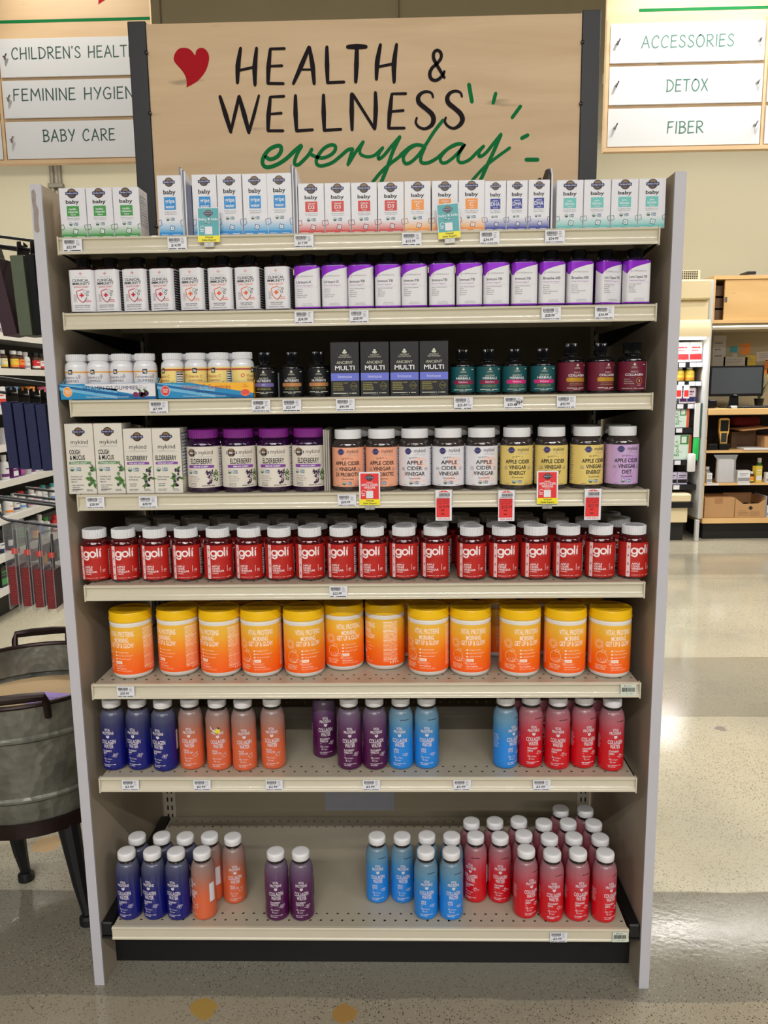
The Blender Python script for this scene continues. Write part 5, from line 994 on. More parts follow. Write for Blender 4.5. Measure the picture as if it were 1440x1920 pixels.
for f, x, y, r in S7:
    i = cnt.get(f, 0); cnt[f] = i + 1
    o = put(DR[f], (x, y, ZS[6]), math.radians(r), '%s bottle on the seventh shelf, %s of %s' % (NAMES[f], nth(i, tot[f]), WORDN[tot[f]]) + (', set back' if (f, i) == ('purple', 0) else ', with torn yellow sticker' if (f, i) == ('peach', 1) else ''), 'bottle', '%s drink bottles' % NAMES[f])
    if (f, i) == ('peach', 1):
        p = Print(cyl(.0282), .002, .001); p.poly([(-.016, .110), (-.010, .100), (.004, .0965), (.006, .091), (-.006, .094), (-.015, .101)], M('torn_white_film', (206, 204, 198), .4, vary=.1), 2); p.poly([(-.006, .094), (.006, .0905), (.005, .100), (-.002, .102)], M('yellow_sticker', (232, 216, 30), .5, vary=.02), 3); p.poly([(-.001, .107), (.006, .103), (.002, .1015)], BLACK, 3); p.build('torn_sticker', o)
for k, x in enumerate([.338, .400, .462, .524]): put(DR['red'], (x, .122, ZS[6]), .3 * k, 'red bottle in the back row of the seventh shelf, %s of four' % nth(k, 4), 'bottle', 'red drink bottles')
BF = [('navy', -.562, .046, -6), ('navy', -.502, .047, -10), ('navy', -.446, .046, -8), ('peach', -.386, .048, -52), ('purple', -.214, .046, 4), ('purple', -.156, .046, 6), ('blue', .1335, .052, 2), ('blue', .192, .050, 8), ('red', .365, .057, 20), ('red', .4225, .045, 2), ('red', .482, .048, 8), ('red', .543, .044, 20)]
tot = {}
for f, *_ in BF: tot[f] = tot.get(f, 0) + 1
cnt = {}
for f, x, y, r in BF:
    i = cnt.get(f, 0); cnt[f] = i + 1
    put(DR[f], (x, y, ZB), math.radians(r), ('%s bottle at the front of the bottom shelf, %s of %s' % (NAMES[f], nth(i, tot[f]), WORDN[tot[f]])) if tot[f] > 1 else 'peach drink bottle at the front of the bottom shelf, barcode turned outward', 'bottle', '%s drink bottles' % NAMES[f])
BB = [('navy', -.558, .107, 10), ('navy', -.499, .109, 0), ('navy', -.4415, .107, 20), ('peach', -.3835, .110, -60), ('peach', -.3265, .105, 16), ('blue', .0185, .109, 4), ('blue', .0785, .109, 4), ('blue', .1375, .112, 0), ('blue', .1965, .110, 0), ('red', .2535, .112, -30), ('red', .3115, .110, -4), ('red', .369, .118, 0), ('red', .4275, .106, 0), ('red', .4855, .1085, 0), ('red', .5465, .104, 0)]
tot = {}
for f, *_ in BB: tot[f] = tot.get(f, 0) + 1
cnt = {}
for f, x, y, r in BB:
    i = cnt.get(f, 0); cnt[f] = i + 1
    put(DR[f], (x, y, ZB), math.radians(r), '%s bottle in second row of the bottom shelf, %s of %s' % (NAMES[f], nth(i, tot[f]), WORDN[tot[f]]), 'bottle', '%s drink bottles' % NAMES[f])
for k, (x, y) in enumerate([(.249, .172), (.307, .174), (.366, .178), (.4255, .168), (.485, .169), (.546, .165)]): put(DR['red'], (x, y, ZB), .4 * k, 'red bottle in third row of the bottom shelf, %s of six' % nth(k, 6), 'bottle', 'red drink bottles')
for k, (x, y) in enumerate([(.479, .230), (.540, .228)]): put(DR['red'], (x, y, ZB), .5 * k, 'red bottle in the rearmost row of the bottom shelf, %s of two' % nth(k, 2), 'bottle', 'red drink bottles')

# ---------------------------------------------------------------- tags on the rails
TAGW = M('white_tag_card', (226, 226, 232), .5, vary=.01); TAGR = M('sale_tag_red', (226, 48, 48), .5, vary=.02); TAGY = M('tag_yellow', (240, 226, 30), .5, vary=.01); TAGT = M('tag_teal', (84, 164, 170), .5, vary=.02); CLIPM = M('clear_tag_clip', (190, 186, 176), .15, vary=.02, alpha=.55)
def barcode(p, u0, u1, v0, v1, seed, l=1):
    rr = random.Random(seed); u = u0
    while u < u1:
        b = rr.choice((.0003, .0005, .0008)); p.rect(u, min(u + b, u1), v0, v1, BLACK, l); u += b + rr.choice((.0003, .0005))
def price_tag(price, seed, extra=None):
    t = thing('price_tag'); mb = MB(); mb.box(-.0190, .0190, -.0006, 0, -.0122, .0122, TAGW); mb.build('card', t, smooth=0)
    p = Print(front(-.0006)); barcode(p, -.0160, .0052, .0040, .0100, seed); p.bars(-.0150, .004, .0022, .0008, BLACK, 1, 4, seed)
    p.text(price, -.0030, -.0058, .0050, BLACK, 1, w=.0185, slant=.2, bold=True); p.bars(-.0175, .0170, -.0105, .0014, BLACK, 1, 6, seed + 1); fine(p, .0075, .0088, .008, 4, .0028, .0008, GREY, seed=seed, words=1)
    if extra == 'DISC': p.text('DISC', .0125, -.0050, .0030, GREY, 1, w=.0085)
    if extra == 'hand': 
        for s in ([(.004, -.006), (.006, .004), (.0085, .001), (.006, -.005)], [(.010, .003), (.0115, -.004)], [(.013, .004), (.012, -.001), (.0155, .001)], [(.0165, .006), (.0155, .0), (.0185, .004)]): p.stroke(s, .0011, BLACK, 3)
    p.build('print', t); return t
SEEN_P = {}
def rail_tag(x, zi, price, where, extra=None, dz=0.0, rz=0.0):
    key = (price, extra); z = (ZS[zi] if zi < 7 else ZB) - .0165 + dz
    if key not in SEEN_P: SEEN_P[key] = price_tag(price, len(SEEN_P) * 7 + 3, extra)
    put(SEEN_P[key], (x, -.0048, z), rz, 'white price tag reading %s %s' % (price, where), 'price tag', 'white price tags')
for x, p_, w_ in ((-.562, '$22.99', 'under the green square cartons'), (-.353, '$14.99', 'under the leftmost gripe water carton'), (-.102, '$17.99', 'under the red square cartons'), (.110, '$15.99', 'under the orange square cartons'), (.262, '$34.99', 'under the navy square cartons'), (.389, '$24.99', 'under the teal square cartons')): rail_tag(x, 0, p_, w_)
for x, p_, w_ in ((-.106, '$34.99', 'under the first purple bottles'), (.004, '$28.99', 'under the immune support bottles'), (.385, '$38.99', 'under the allergy support bottles'), (.490, '$34.99', 'under the lung support bottles')): rail_tag(x, 1, p_, w_)
for x, p_, w_, e_ in ((-.409, '$7.99', 'under the two gummy trays', None), (-.199, '$25.49', 'under the lavender banded bottle', None), (-.136, '$25.49', 'under the copper banded bottles', None), (-.027, '$45.99', 'under the black cartons', None), (.212, '$25.49', 'and DISC under the wine banded teal bottles', 'DISC'), (.313, '$25.49', 'with black pen scrawl under the teal bottles', 'hand'), (.419, '$43.99', 'under the maroon bottles', None)): rail_tag(x, 2, p_, w_, e_)
for x, p_, w_ in ((-.554, '$28.99', 'under the green striped cartons'), (-.443, '$28.99', 'under the violet striped cartons'), (-.028, '$24.99', 'under the peach jars')): rail_tag(x, 3, p_, w_)
rail_tag(-.050, 4, '$22.99', 'under the red gummy jars'); rail_tag(-.518, 5, '$29.99', 'under the leftmost orange tub')
for k, (x, w_) in enumerate(((-.522, 'under the dark blue bottles'), (-.362, 'under the second peach bottle'), (-.202, 'under the rightmost peach bottle'), (.013, 'under the purple bottles'), (.212, 'below the empty gap of the seventh shelf'), (.386, 'under the red bottles of the seventh shelf'))): rail_tag(x, 6, '$3.99', w_)
rail_tag(.431, 7, '$3.99', 'on the bottom shelf rail under the red bottles', dz=-.001)
def shelf_code(seed):
    t = thing('barcode_tag'); mb = MB(); mb.box(-.0165, .0165, -.0005, 0, -.0125, .0125, M('pale_green_tag', (208, 216, 200), .5, vary=.01)); mb.build('card', t, smooth=0)
    p = Print(front(-.0005)); p.ring(-.0075, .0092, .0014, .0007, BLACK, 1, 10); p.text('HOLD IN', .001, .0080, .0022, GREY, 1, w=.0105, bold=True); barcode(p, -.0140, .0140, -.0040, .0055, seed); p.text('1   3 6   18 7', .0, -.0095, .0026, BLACK, 1, w=.022); p.build('print', t); return t
put(shelf_code(5), (.566, -.0048, ZS[5] - .0158), 0, 'pale green barcode tag at the right end of the orange tub shelf', 'barcode tag'); put(shelf_code(9), (.569, -.0048, ZB - .0165), 0, 'pale green barcode tag at the right end of the bottom shelf', 'barcode tag')
def expert(kind):
    t = thing('shelf_talker'); w_, h = .0435, .0665 if kind == 'teal' else .0685; c = TAGT if kind == 'teal' else TAGR
    mb = MB(); mb.box(-w_ / 2, w_ / 2, -.0005, 0, 0, h, TAGW); mb.build('card', t, smooth=0)
    p = Print(front(-.0005)); b = .0016 if kind == 'teal' else .0030
    p.rect(-w_ / 2 + b, w_ / 2 - b, .0125, h - b, c, 0); p.rect(-w_ / 2 + .0004, w_ / 2 - .0004, .0004, .0125, TAGY, 1)
    p.text('Virtual', 0, .0077, .0036, BLACK, 2, w=.0160, bold=True); p.text('Aisle Expert', 0, .0022, .0038, BLACK, 2, w=.0280, bold=True)
    logo(p, 0, h - .0115, .0190)
    if kind == 'teal': p.text('baby & kids', 0, .0418, .0046, WHITE, 2, w=.0370, bold=True); seals(p, -.0015, .0372, .0046); v0 = .0150
    else: p.text('ORGANIC', 0, .0455, .0024, WHITE, 2, w=.0125, bold=True); p.text('APPLE CIDER', 0, .0398, .0046, WHITE, 2, w=.0345, bold=True); p.text('VINEGAR', 0, .0342, .0046, WHITE, 2, w=.0240, bold=True); p.text('Gummies', 0, .0312, .0020, WHITE, 2, w=.0100); v0 = .0145
    p.rect(-.0072, .0072, v0, v0 + .0150, WHITE, 2)
    p.stroke([(-.0170, v0 + .0110), (-.0150, v0 + .0150), (-.0110, v0 + .0158), (-.0085, v0 + .0135)], .0009, WHITE, 2); p.bars(-.0165, -.0095, v0 + .0085, .0016, WHITE, 2, 1); p.bars(-.0165, -.0095, v0 + .0050, .0016, WHITE, 2, 1)
    p.build('print', t)
    mb = MB(); mb.box(-.0100, .0100, .0002, .0010, -.0095, .006, CLIPM); mb.box(-.009, -.0010, -.0012, .0002, -.0095, -.001, CLIPM, .0004); mb.box(.0010, .009, -.0012, .0002, -.0095, -.001, CLIPM, .0004); mb.build('clip', t, smooth=0); return t
e1 = expert('teal'); e2 = expert('red')
put(e1, (-.289, -.0075, 1.6535), .03, 'teal and yellow baby & kids shelf card in front of the gripe water cartons', 'shelf card', 'teal shelf cards', (-.08, .0)); put(e1, (.184, -.0075, 1.6525), -.03, 'tilted teal and yellow baby & kids shelf card before the orange square cartons', 'shelf card', 'teal shelf cards', (-.08, -.07))
put(e2, (.0195, -.0075, 1.1265), 0, 'red and yellow vinegar shelf card in front of the peach jars', 'shelf card', 'red shelf cards', (-.05, 0)); put(e2, (.3845, -.0075, 1.1255), 0, 'red and yellow vinegar shelf card in front of the yellow jars', 'shelf card', 'red shelf cards', (-.05, 0))
def sale_tag(price, l1, l2):
    t = thing('sale_tag'); w_, h = .0335, .0640; mb = MB(); mb.box(-w_ / 2, w_ / 2, -.0005, 0, 0, h, TAGW); mb.build('card', t, smooth=0)
    p = Print(front(-.0005)); p.poly([(-.0125, h - .0045), (0, h - .0004), (.0125, h - .0045)], TAGR, 1); p.ellipse(0, h - .0022, .0013, .0013, M('peg_white', (230, 220, 190), .5, vary=0), 2, 10)
    p.rect(-.0150, .0125, .0072, .0470, TAGR, 1); barcode(p, -.0100, .0125, .0510, .0575, 4, 2); p.bars(-.0130, .012, .0490, .0008, BLACK, 2, 4)
    p.bars(-.0125, .0110, .0450, .0009, BLACK, 2, 3); p.text(l1, -.0010, .0395, .0030, M('dark_red_print', (96, 10, 20), .5, vary=0), 2, w=.0245); p.text(l2, -.0010, .0350, .0030, M('dark_red_print', (96, 10, 20), .5, vary=0), 2, w=.0230)
    p.text(price, .0010, .0265, .0060, BLACK, 2, w=.0210); p.bars(-.0055, .0015, .0210, .0022, M('dark_red_print', (96, 10, 20), .5, vary=0), 2, 1); p.bars(-.0055, .0015, .0130, .0022, M('dark_red_print', (96, 10, 20), .5, vary=0), 2, 1)
    p.text('ON SALE', 0, .0022, .0036, M('sale_red', (214, 60, 52), .5, vary=0), 2, w=.0245); p.build('print', t)
    mb = MB(); mb.box(-.0185, .0185, .0003, .0008, .032, h + .001, CLIPM); mb.build('clip', t, smooth=0); return t
for x, z, (pr_, a, b) , w_ in ((.172, 1.0925, ('$18.99', 'GOL APPLE', 'CIDR GUMMY'), 'in front of the white labelled jars'), (.301, 1.0905, ('$18.99', 'GOL ENERGY APPLE', 'CIDR GUMMY'), 'in front of the first yellow jar'), (.478, 1.0915, ('$22.99', 'GOL DIET APPLE', 'CIDR GUMMY'), 'between the last yellow jar and lilac jar')):
    put(sale_tag(pr_, a, b), (x, -.0062, z), 0, 'red ON SALE tag reading %s %s' % (pr_, w_), 'sale tag', 'red sale tags')

# ---------------------------------------------------------------- hooks and goods on the outside of the left side panel
def hook(y, z, ln, label, rise=.10, tip=True):
    t = thing('peg_hook', (-.650, y, z), 0, label, 'hook', 'black peg hooks'); mb = MB()
    pts = [(0, 0, 0), (-ln * .5, 0, ln * .5 * rise), (-ln, 0, ln * rise)]
    if tip: pts += [(-ln - .012, 0, ln * rise + .006), (-ln - .018, 0, ln * rise + .020)]
    mb.tube(pts, .0034, BLKSTEEL, 8); mb.build('rod', t)
    mb = MB(); mb.box(-.004, 0, -.02, .02, -.018, .018, BLKSTEEL, .001); mb.build('hook_plate', t); return t
def hang(name, w_, d, h, mat, tabm): 
    """a narrow carton with a hang tab, thickness along x"""
    t = thing(name); mb = MB(); mb.box(-w_ / 2, w_ / 2, -d / 2, d / 2, -h, 0, mat, .0008); mb.build('carton', t, smooth=0)
    mb = MB(); mb.prism([(-d * .42, 0), (d * .42, 0), (d * .34, .030), (.006, .034), (.006, .026), (-.006, .026), (-.006, .034), (-d * .34, .030)], -.0006, .0006, tabm, 'x'); mb.build('hang_tab', t, smooth=0); return t
def brick_print(name, c0, c1):
    m = bpy.data.materials.new(name); m.use_nodes = True; nt = m.node_tree; b = nt.nodes['Principled BSDF']; b.inputs['Roughness'].default_value = .5
    tc = nt.nodes.new('ShaderNodeTexCoord'); mp = nt.nodes.new('ShaderNodeMapping'); mp.inputs['Rotation'].default_value = (PI / 2, 0, 0); br = nt.nodes.new('ShaderNodeTexBrick'); br.inputs['Scale'].default_value = 60; br.inputs['Color1'].default_value = rgb(*c0); br.inputs['Color2'].default_value = rgb(*[int(v * .85) for v in c0]); br.inputs['Mortar'].default_value = rgb(*c1); br.inputs['Mortar Size'].default_value = .06
    nt.links.new(tc.outputs['Object'], mp.inputs[0]); nt.links.new(mp.outputs[0], br.inputs['Vector']); nt.links.new(br.outputs['Color'], b.inputs['Base Color']); return m
H1 = [(.22, 1.692, .26), (.30, 1.676, .26), (.15, 1.664, .20), (.21, 1.374, .26), (.27, 1.368, .26), (.15, 1.345, .22), (.25, 1.150, .10), (.18, 1.128, .14), (.15, 1.100, .22), (.24, 1.086, .24), (.32, 1.080, .24), (.15, 1.052, .175)]
HL = ['topmost black peg hook outside the left side panel', 'black peg hook second from the top, outside the left side panel', 'black peg hook carrying the green and plum cartons', 'black peg hook just above the blue cartons, nearer the front', 'black peg hook just above the blue cartons, farther back', 'black peg hook carrying the four blue cartons', 'bare short black peg hook, highest below the blue cartons', 'bare black peg hook, second below the blue cartons', 'bare black peg hook, third below the blue cartons', 'bare black peg hook, fourth below the blue cartons', 'bare black peg hook just above the red packs hook', 'black peg hook with raised tip carrying the red packs']
for (y, z, ln), lb in zip(H1, HL): hook(y, z, ln, lb, .14, lb.endswith('the red packs'))
PLUM = M('plum_carton', (50, 20, 34), .55, vary=.25, scale=120); OLV = M('olive_green_carton', (84, 92, 72), .5, vary=.12, scale=60); NVB = brick_print('navy_patterned_carton', (14, 20, 60), (32, 40, 84)); RDB = brick_print('red_patterned_carton', (150, 40, 40), (90, 14, 20))
g = hang('hanging_carton', .0285, .07, .168, OLV, BLKPLASTIC); put(g, (-.735, .15, 1.656), 0, 'olive green narrow carton hanging at the top left beside the side panel', 'carton', None, (0, -.04))
pb = hang('hanging_carton', .031, .07, .162, PLUM, BLKPLASTIC); put(pb, (-.790, .15, 1.650), 0, 'plum coloured narrow carton hanging tilted left of the green carton', 'carton', None, (0, -.17))
kb = hang('hanging_carton', .016, .07, .170, BLKPLASTIC, BLKPLASTIC); put(kb, (-.706, .15, 1.658), 0, 'black narrow carton hanging between the green carton and the side panel', 'carton', None, (0, -.04))
nb = hang('hanging_carton', .0225, .065, .148, NVB, BLKPLASTIC)
for k, x in enumerate([-.788, -.762, -.7365, -.7115]): put(nb, (x, .15, 1.346 - .002 * k), 0, 'navy patterned narrow carton hanging on a hook, %s of four' % nth(k, 4), 'carton', 'navy hanging cartons', (0, -.04))
CLEARB = M('clear_blister', (226, 226, 230), .08, vary=0, alpha=.2)
def blister():
    t = thing('hanging_pack'); mb = MB(); mb.box(-.0095, .0095, -.03, .03, -.190, -.100, RDB, .0006); mb.build('red_card', t, smooth=0)
    mb = MB(); mb.box(-.0115, -.0095, -.034, .034, -.20, 0, CLEARB); mb.box(.0095, .0115, -.034, .034, -.20, 0, CLEARB); mb.box(-.0095, .0095, .032, .034, -.20, 0, CLEARB); mb.build('clear_shell', t, smooth=0)
    mb = MB(); mb.tube([(0, 0, -.100), (0, 0, -.055), (0, .004, -.020)], [.004, .005, .003], BLKPLASTIC, 8); mb.box(-.007, .007, -.008, .008, -.075, -.062, M('sale_red', (214, 60, 52), .5, vary=0), .001); mb.build('razor', t); return t
bl = blister()
for k, x in enumerate([-.812, -.782, -.754, -.7265]): put(bl, (x, .15, 1.0720 - .0035 * k), .1, 'red patterned pack in clear shell hanging on the lowest hook, %s of four' % nth(k, 4), 'pack', 'red hanging packs')

# ---------------------------------------------------------------- galvanised tub on a stand
t = thing('metal_tub', (-.935, .400, 0), 0, 'round galvanised metal tub with black handles on a black leg stand', 'tub')
def galv():
    m = bpy.data.materials.new('hammered_galvanised'); m.use_nodes = True; nt = m.node_tree; N = nt.nodes; L = nt.links; b = N['Principled BSDF']; b.inputs['Metallic'].default_value = .75; b.inputs['Roughness'].default_value = .42
    tc = N.new('ShaderNodeTexCoord'); v = N.new('ShaderNodeTexVoronoi'); v.inputs['Scale'].default_value = 42; L.new(tc.outputs['Object'], v.inputs['Vector']); n = N.new('ShaderNodeTexNoise'); n.inputs['Scale'].default_value = 14; n.inputs['Detail'].default_value = 4; L.new(tc.outputs['Object'], n.inputs['Vector'])
    cr = N.new('ShaderNodeValToRGB'); cr.color_ramp.elements[0].position = .3; cr.color_ramp.elements[0].color = rgb(104, 104, 96); cr.color_ramp.elements[1].position = .75; cr.color_ramp.elements[1].color = rgb(152, 152, 142); L.new(n.outputs['Fac'], cr.inputs[0]); L.new(cr.outputs[0], b.inputs['Base Color'])
    bp = N.new('ShaderNodeBump'); bp.inputs['Strength'].default_value = .5; bp.inputs['Distance'].default_value = .004; L.new(v.outputs['Distance'], bp.inputs['Height']); L.new(bp.outputs[0], b.inputs['Normal']); return m
GALV = galv(); RUST = M('dark_bronze_metal', (44, 30, 28), .35, .6, vary=.2, scale=30); DISC = M('tan_board_disc', (196, 168, 128), .6, vary=.05, scale=12)
ro, rb_, zt, zb = .250, .215, .612, .285
mb = MB(); prof = []
def rr_(z): return rb_ + (ro - rb_) * (z - zb) / (zt - zb)
for z in (zb, zb + .06, zb + .066, zb + .072, zb + .078, zt - .10, zt - .094, zt - .088, zt - .082, zt): prof.append((rr_(z) + (.006 if z in (zb + .066, zb + .072, zt - .094, zt - .088) else 0), z))
inner = [(r - .004, z) for r, z in reversed(prof)]
mb.lathe(prof + inner, GALV, 72, cap0=False, cap1=False); mb.build('tub_wall', t, smooth=30)
mb = MB(); mb.lathe([(.02, zb + .004), (rb_ - .006, zb + .004), (rb_ - .006, zb + .010), (.02, zb + .010)], GALV, 48, cap0=True, cap1=True); mb.build('tub_floor', t)
mb = MB(); mb.tube([(ro * math.cos(a * PI / 36), ro * math.sin(a * PI / 36), zt) for a in range(73)], .0065, RUST, 8); mb.build('rim', t)
mb = MB(); mb.lathe([(rb_ + .004, zb - .034), (rb_ + .008, zb - .032), (rb_ + .009, zb + .004), (rb_ + .001, zb + .006), (rb_ - .006, zb - .03)], RUST, 64, cap0=False, cap1=False); mb.build('stand_ring', t, smooth=30)
for (fx, fy), (tx, ty) in zip([(-.055, -.012), (.195, -.19), (-.22, -.19), (.03, .24)], [(-.06, -.05), (.135, -.135), (-.15, -.13), (.02, .19)]):
    mb = MB(); mb.tube([(tx, ty, zb - .015), (tx * .4 + fx * .6, ty * .4 + fy * .6, .10), (fx, fy, .025)], [.030, .019, .013], BLKSTEEL, 10); mb.lathe([(.014, .0), (.022, .003), (.022, .020), (.015, .026)], BLKSTEEL, 16, c=(fx, fy, 0)); mb.build('leg', t)
for a in (-72, 108):
    ca, sa = math.cos(math.radians(a)), math.sin(math.radians(a)); tx, ty = -sa, ca; mb = MB(); P = lambda s, o, z: ((ro + o) * ca + tx * s, (ro + o) * sa + ty * s, z)
    mb.tube([P(-.075, .002, zt - .03), P(-.075, .02, zt + .015), P(-.07, .024, zt + .03), P(-.03, .026, zt + .032), P(.03, .026, zt + .032), P(.07, .024, zt + .03), P(.075, .02, zt + .015), P(.075, .002, zt - .03)], [.009, .009, .011, .012, .012, .011, .009, .009], RUST, 10); mb.build('handle', t)
mb = MB(); mb.lathe([(.001, 0), (.222, 0), (.222, .008), (.001, .008)], DISC, 56, cap0=False, cap1=False); mb.build('round_board', smooth=30); o = bpy.data.objects['round_board']; o.location = (-.935, .400, .512); tag(o, 'tan round board lying inside the galvanised tub', 'board')
mb = MB(); LIL = M('lilac_paper', (176, 146, 226), .6, vary=.02); mb.prism([(-.055, -.035), (.05, -.045), (.06, .03), (-.04, .045)], 0, .0012, LIL, 'z'); o = mb.build('paper_sheet', smooth=0); o.location = (-.915, .442, .5206); tag(o, 'lilac printed paper lying on the tan board in the tub', 'paper')
p = Print(lambda u, v, o_: (u, v, .0012 + o_)); 
for k in range(5): p.bars(-.045 + .004 * k, .045, .025 - k * .014, .004 if k == 2 else .0016, BLACK if k == 2 else GREY, 0, 3, k)
p.build('paper_print', o)

# ---------------------------------------------------------------- left aisle shelving
A = thing('aisle_shelving', (0, 0, 0), 0, 'long white shelving run packed with small packages along the left aisle', 'shelf')
WSH = M('white_shelf_metal', (216, 214, 210), .4, vary=.02); mb = MB(); mb.box(-2.80, -2.78, .6, 5.4, .05, 2.16, M('dark_back_board', (48, 44, 42), .7, vary=.05)); mb.build('back_panel', A, smooth=0)
AZ = [.202, .401, .622, .837, 1.050, 1.273, 1.505, 1.715, 1.920]
for z in AZ:
    mb = MB(); mb.box(-2.775, -2.302, .6, 5.4, z - .012, z, WSH); mb.box(-2.302, -2.298, .6, 5.4, z - .038, z + .002, WSH)
    mb.build('shelf', A, smooth=0)
mb = MB(); mb.box(-2.78, -2.40, .6, 5.4, 0, .14, M('black_plinth', (22, 21, 20), .6)); mb.build('plinth', A, smooth=0)
for y in (5.385,): mb = MB(); mb.box(-2.80, -2.31, y, y + .02, 0, 2.16, WSH); mb.build('end_panel', A, smooth=0)
def small_bottle(body, cap, lab, h, r, square=False):
    t = thing('medicine_bottle'); mb = MB(); mb.lathe([(r * .92, 0), (r, .004), (r, h * .62), (r * .9, h * .70), (r * .5, h * .76), (r * .5, h * .80)], body, 16); mb.build('bottle', t, smooth=40)
    mb = MB(); mb.lathe([(r * .62, 0), (r * .62, h * .2 - .002), (r * .55, h * .2)], cap, 16); o = mb.build('cap', t, smooth=30); o.location = (0, 0, h * .8)
    p = Print(cyl(r), .006, .0005); p.rect(-r * 1.7, r * 1.7, h * .12, h * .56, lab[0], 0); p.rect(-r * 1.7, r * 1.7, h * .12, h * .24, lab[1], 1); p.bars(-r * .7, r * .7, h * .42, h * .05, lab[1], 1, 2); p.build('label', t); return t
def small_carton(w_, d, h, c1, c2):
    t = thing('medicine_carton'); mb = MB(); mb.box(-w_ / 2, w_ / 2, -d / 2, d / 2, 0, h, c1, .001); mb.build('carton', t, smooth=0)
    p = Print(front(-d / 2), None, .0004); p.rect(-w_ / 2 + .002, w_ / 2 - .002, h * .12, h * .42, c2, 0); p.bars(-w_ * .36, w_ * .36, h * .7, h * .08, c2, 0, 2); p.bars(-w_ * .36, w_ * .2, h * .56, h * .05, c2, 0, 2); p.build('front_print', t); return t
CC = {n: M('pack_' + n, c, .4, vary=.02) for n, c in dict(white=(226, 226, 226), teal=(64, 160, 164), orange=(236, 140, 50), pink=(222, 110, 140), purple=(110, 50, 120), red=(206, 44, 48), yellow=(226, 196, 70), green=(60, 140, 70), navy=(34, 44, 100), black=(24, 24, 28), brown=(70, 40, 22), cream=(228, 220, 190), magenta=(190, 70, 160), grey=(150, 150, 154), sky=(110, 160, 220)).items()}
AB = {}
def item(spec):
    if spec not in AB:
        k = spec[0]
        AB[spec] = small_bottle(CC[spec[1]], CC[spec[2]], (CC[spec[3]], CC[spec[4]]), .150 if k == 'tall' else .115, .030 if k != 'tall' else .026) if k in ('b', 'tall') else small_carton(.075 if k == 'c' else .055, .06, .125 if k == 'c' else .10, CC[spec[1]], CC[spec[2]])
    return AB[spec]
ROWS = [
 [('b', 'yellow', 'black', 'yellow', 'orange'), ('c', 'black', 'green'), ('c', 'black', 'teal'), ('b', 'brown', 'black', 'cream', 'red'), ('b', 'brown', 'black', 'white', 'green')],
 [('b', 'red', 'red', 'red', 'white'), ('b', 'green', 'black', 'cream', 'green'), ('b', 'black', 'black', 'white', 'navy'), ('b', 'black', 'black', 'white', 'navy'), ('c', 'green', 'black'), ('c', 'black', 'teal'), ('b', 'brown', 'black', 'orange', 'yellow'), ('tall', 'white', 'white', 'sky', 'navy'), ('b', 'white', 'green', 'white', 'green')],
 [('b', 'white', 'teal', 'white', 'sky'), ('b', 'white', 'teal', 'white', 'sky'), ('b', 'white', 'teal', 'cream', 'sky'), ('b', 'white', 'teal', 'white', 'orange'), ('b', 'white', 'white', 'white', 'navy'), ('b', 'white', 'red', 'white', 'sky'), ('b', 'white', 'white', 'white', 'pink'), ('b', 'white', 'red', 'white', 'red')],
 [('tall', 'white', 'white', 'purple', 'magenta'), ('tall', 'white', 'white', 'white', 'pink'), ('tall', 'white', 'white', 'white', 'pink'), ('tall', 'white', 'white', 'white', 'purple'), ('s', 'purple', 'white'), ('s', 'purple', 'magenta'), ('s', 'white', 'purple')],
 [('tall', 'grey', 'grey', 'white', 'purple'), ('tall', 'white', 'white', 'white', 'purple'), ('tall', 'white', 'white', 'magenta', 'purple'), ('s', 'white', 'pink'), ('tall', 'white', 'white', 'white', 'navy'), ('s', 'white', 'sky')],
 [('c', 'orange', 'white'), ('s', 'cream', 'green'), ('c', 'pink', 'red'), ('c', 'white', 'red'), ('s', 'red', 'white'), ('c', 'sky', 'white'), ('s', 'white', 'navy')],
 [('c', 'teal', 'white'), ('tall', 'white', 'white', 'white', 'sky'), ('b', 'brown', 'white', 'cream', 'yellow'), ('b', 'brown', 'white', 'yellow', 'orange'), ('b', 'brown', 'white', 'orange', 'red'), ('b', 'white', 'white', 'white', 'grey'), ('b', 'brown', 'black', 'red', 'white'), ('b', 'brown', 'black', 'white', 'red'), ('b', 'brown', 'black', 'red', 'white')],
 [('c', 'white', 'grey'), ('s', 'white', 'black'), ('tall', 'grey', 'grey', 'white', 'grey'), ('s', 'white', 'pink'), ('tall', 'black', 'black', 'purple', 'white'), ('c', 'white', 'grey')],
 [('c', 'green', 'yellow'), ('c', 'white', 'green'), ('c', 'magenta', 'white'), ('c', 'pink', 'white'), ('c', 'magenta', 'white')]]
SHN = ['lowest', 'second', 'third', 'fourth', 'fifth', 'sixth', 'seventh', 'eighth', 'top']
for ri, (z, row) in enumerate(zip(AZ, ROWS)):
    row = (row * 2)[:14]; n = len(row); y = 2.70 - ri * .0 + (.25 if ri > 5 else 0); yend = 4.15
    step = max(.098, (yend - y) / n)
    for k, sp in enumerate(row):
        o = item(sp)
        d_ = ('%s capped %s bottle' % (sp[2], sp[1]) if sp[0] == 'b' else 'tall %s bottle with %s label' % (sp[1], sp[3]) if sp[0] == 'tall' else '%s carton with %s print' % (sp[1], sp[2]))
        put(o, (-2.345 - .01 * (k % 3), y + step * (k + .5), z), PI / 2 + random.uniform(-.1, .1), '%s, %s on the %s left aisle shelf' % (d_, ORD[k] if k else 'nearest', SHN[ri] if ri in (0, 8) else SHN[ri] + ' lowest'), 'bottle' if sp[0] != 'c' and sp[0] != 's' else 'carton', 'goods on the left aisle shelving')

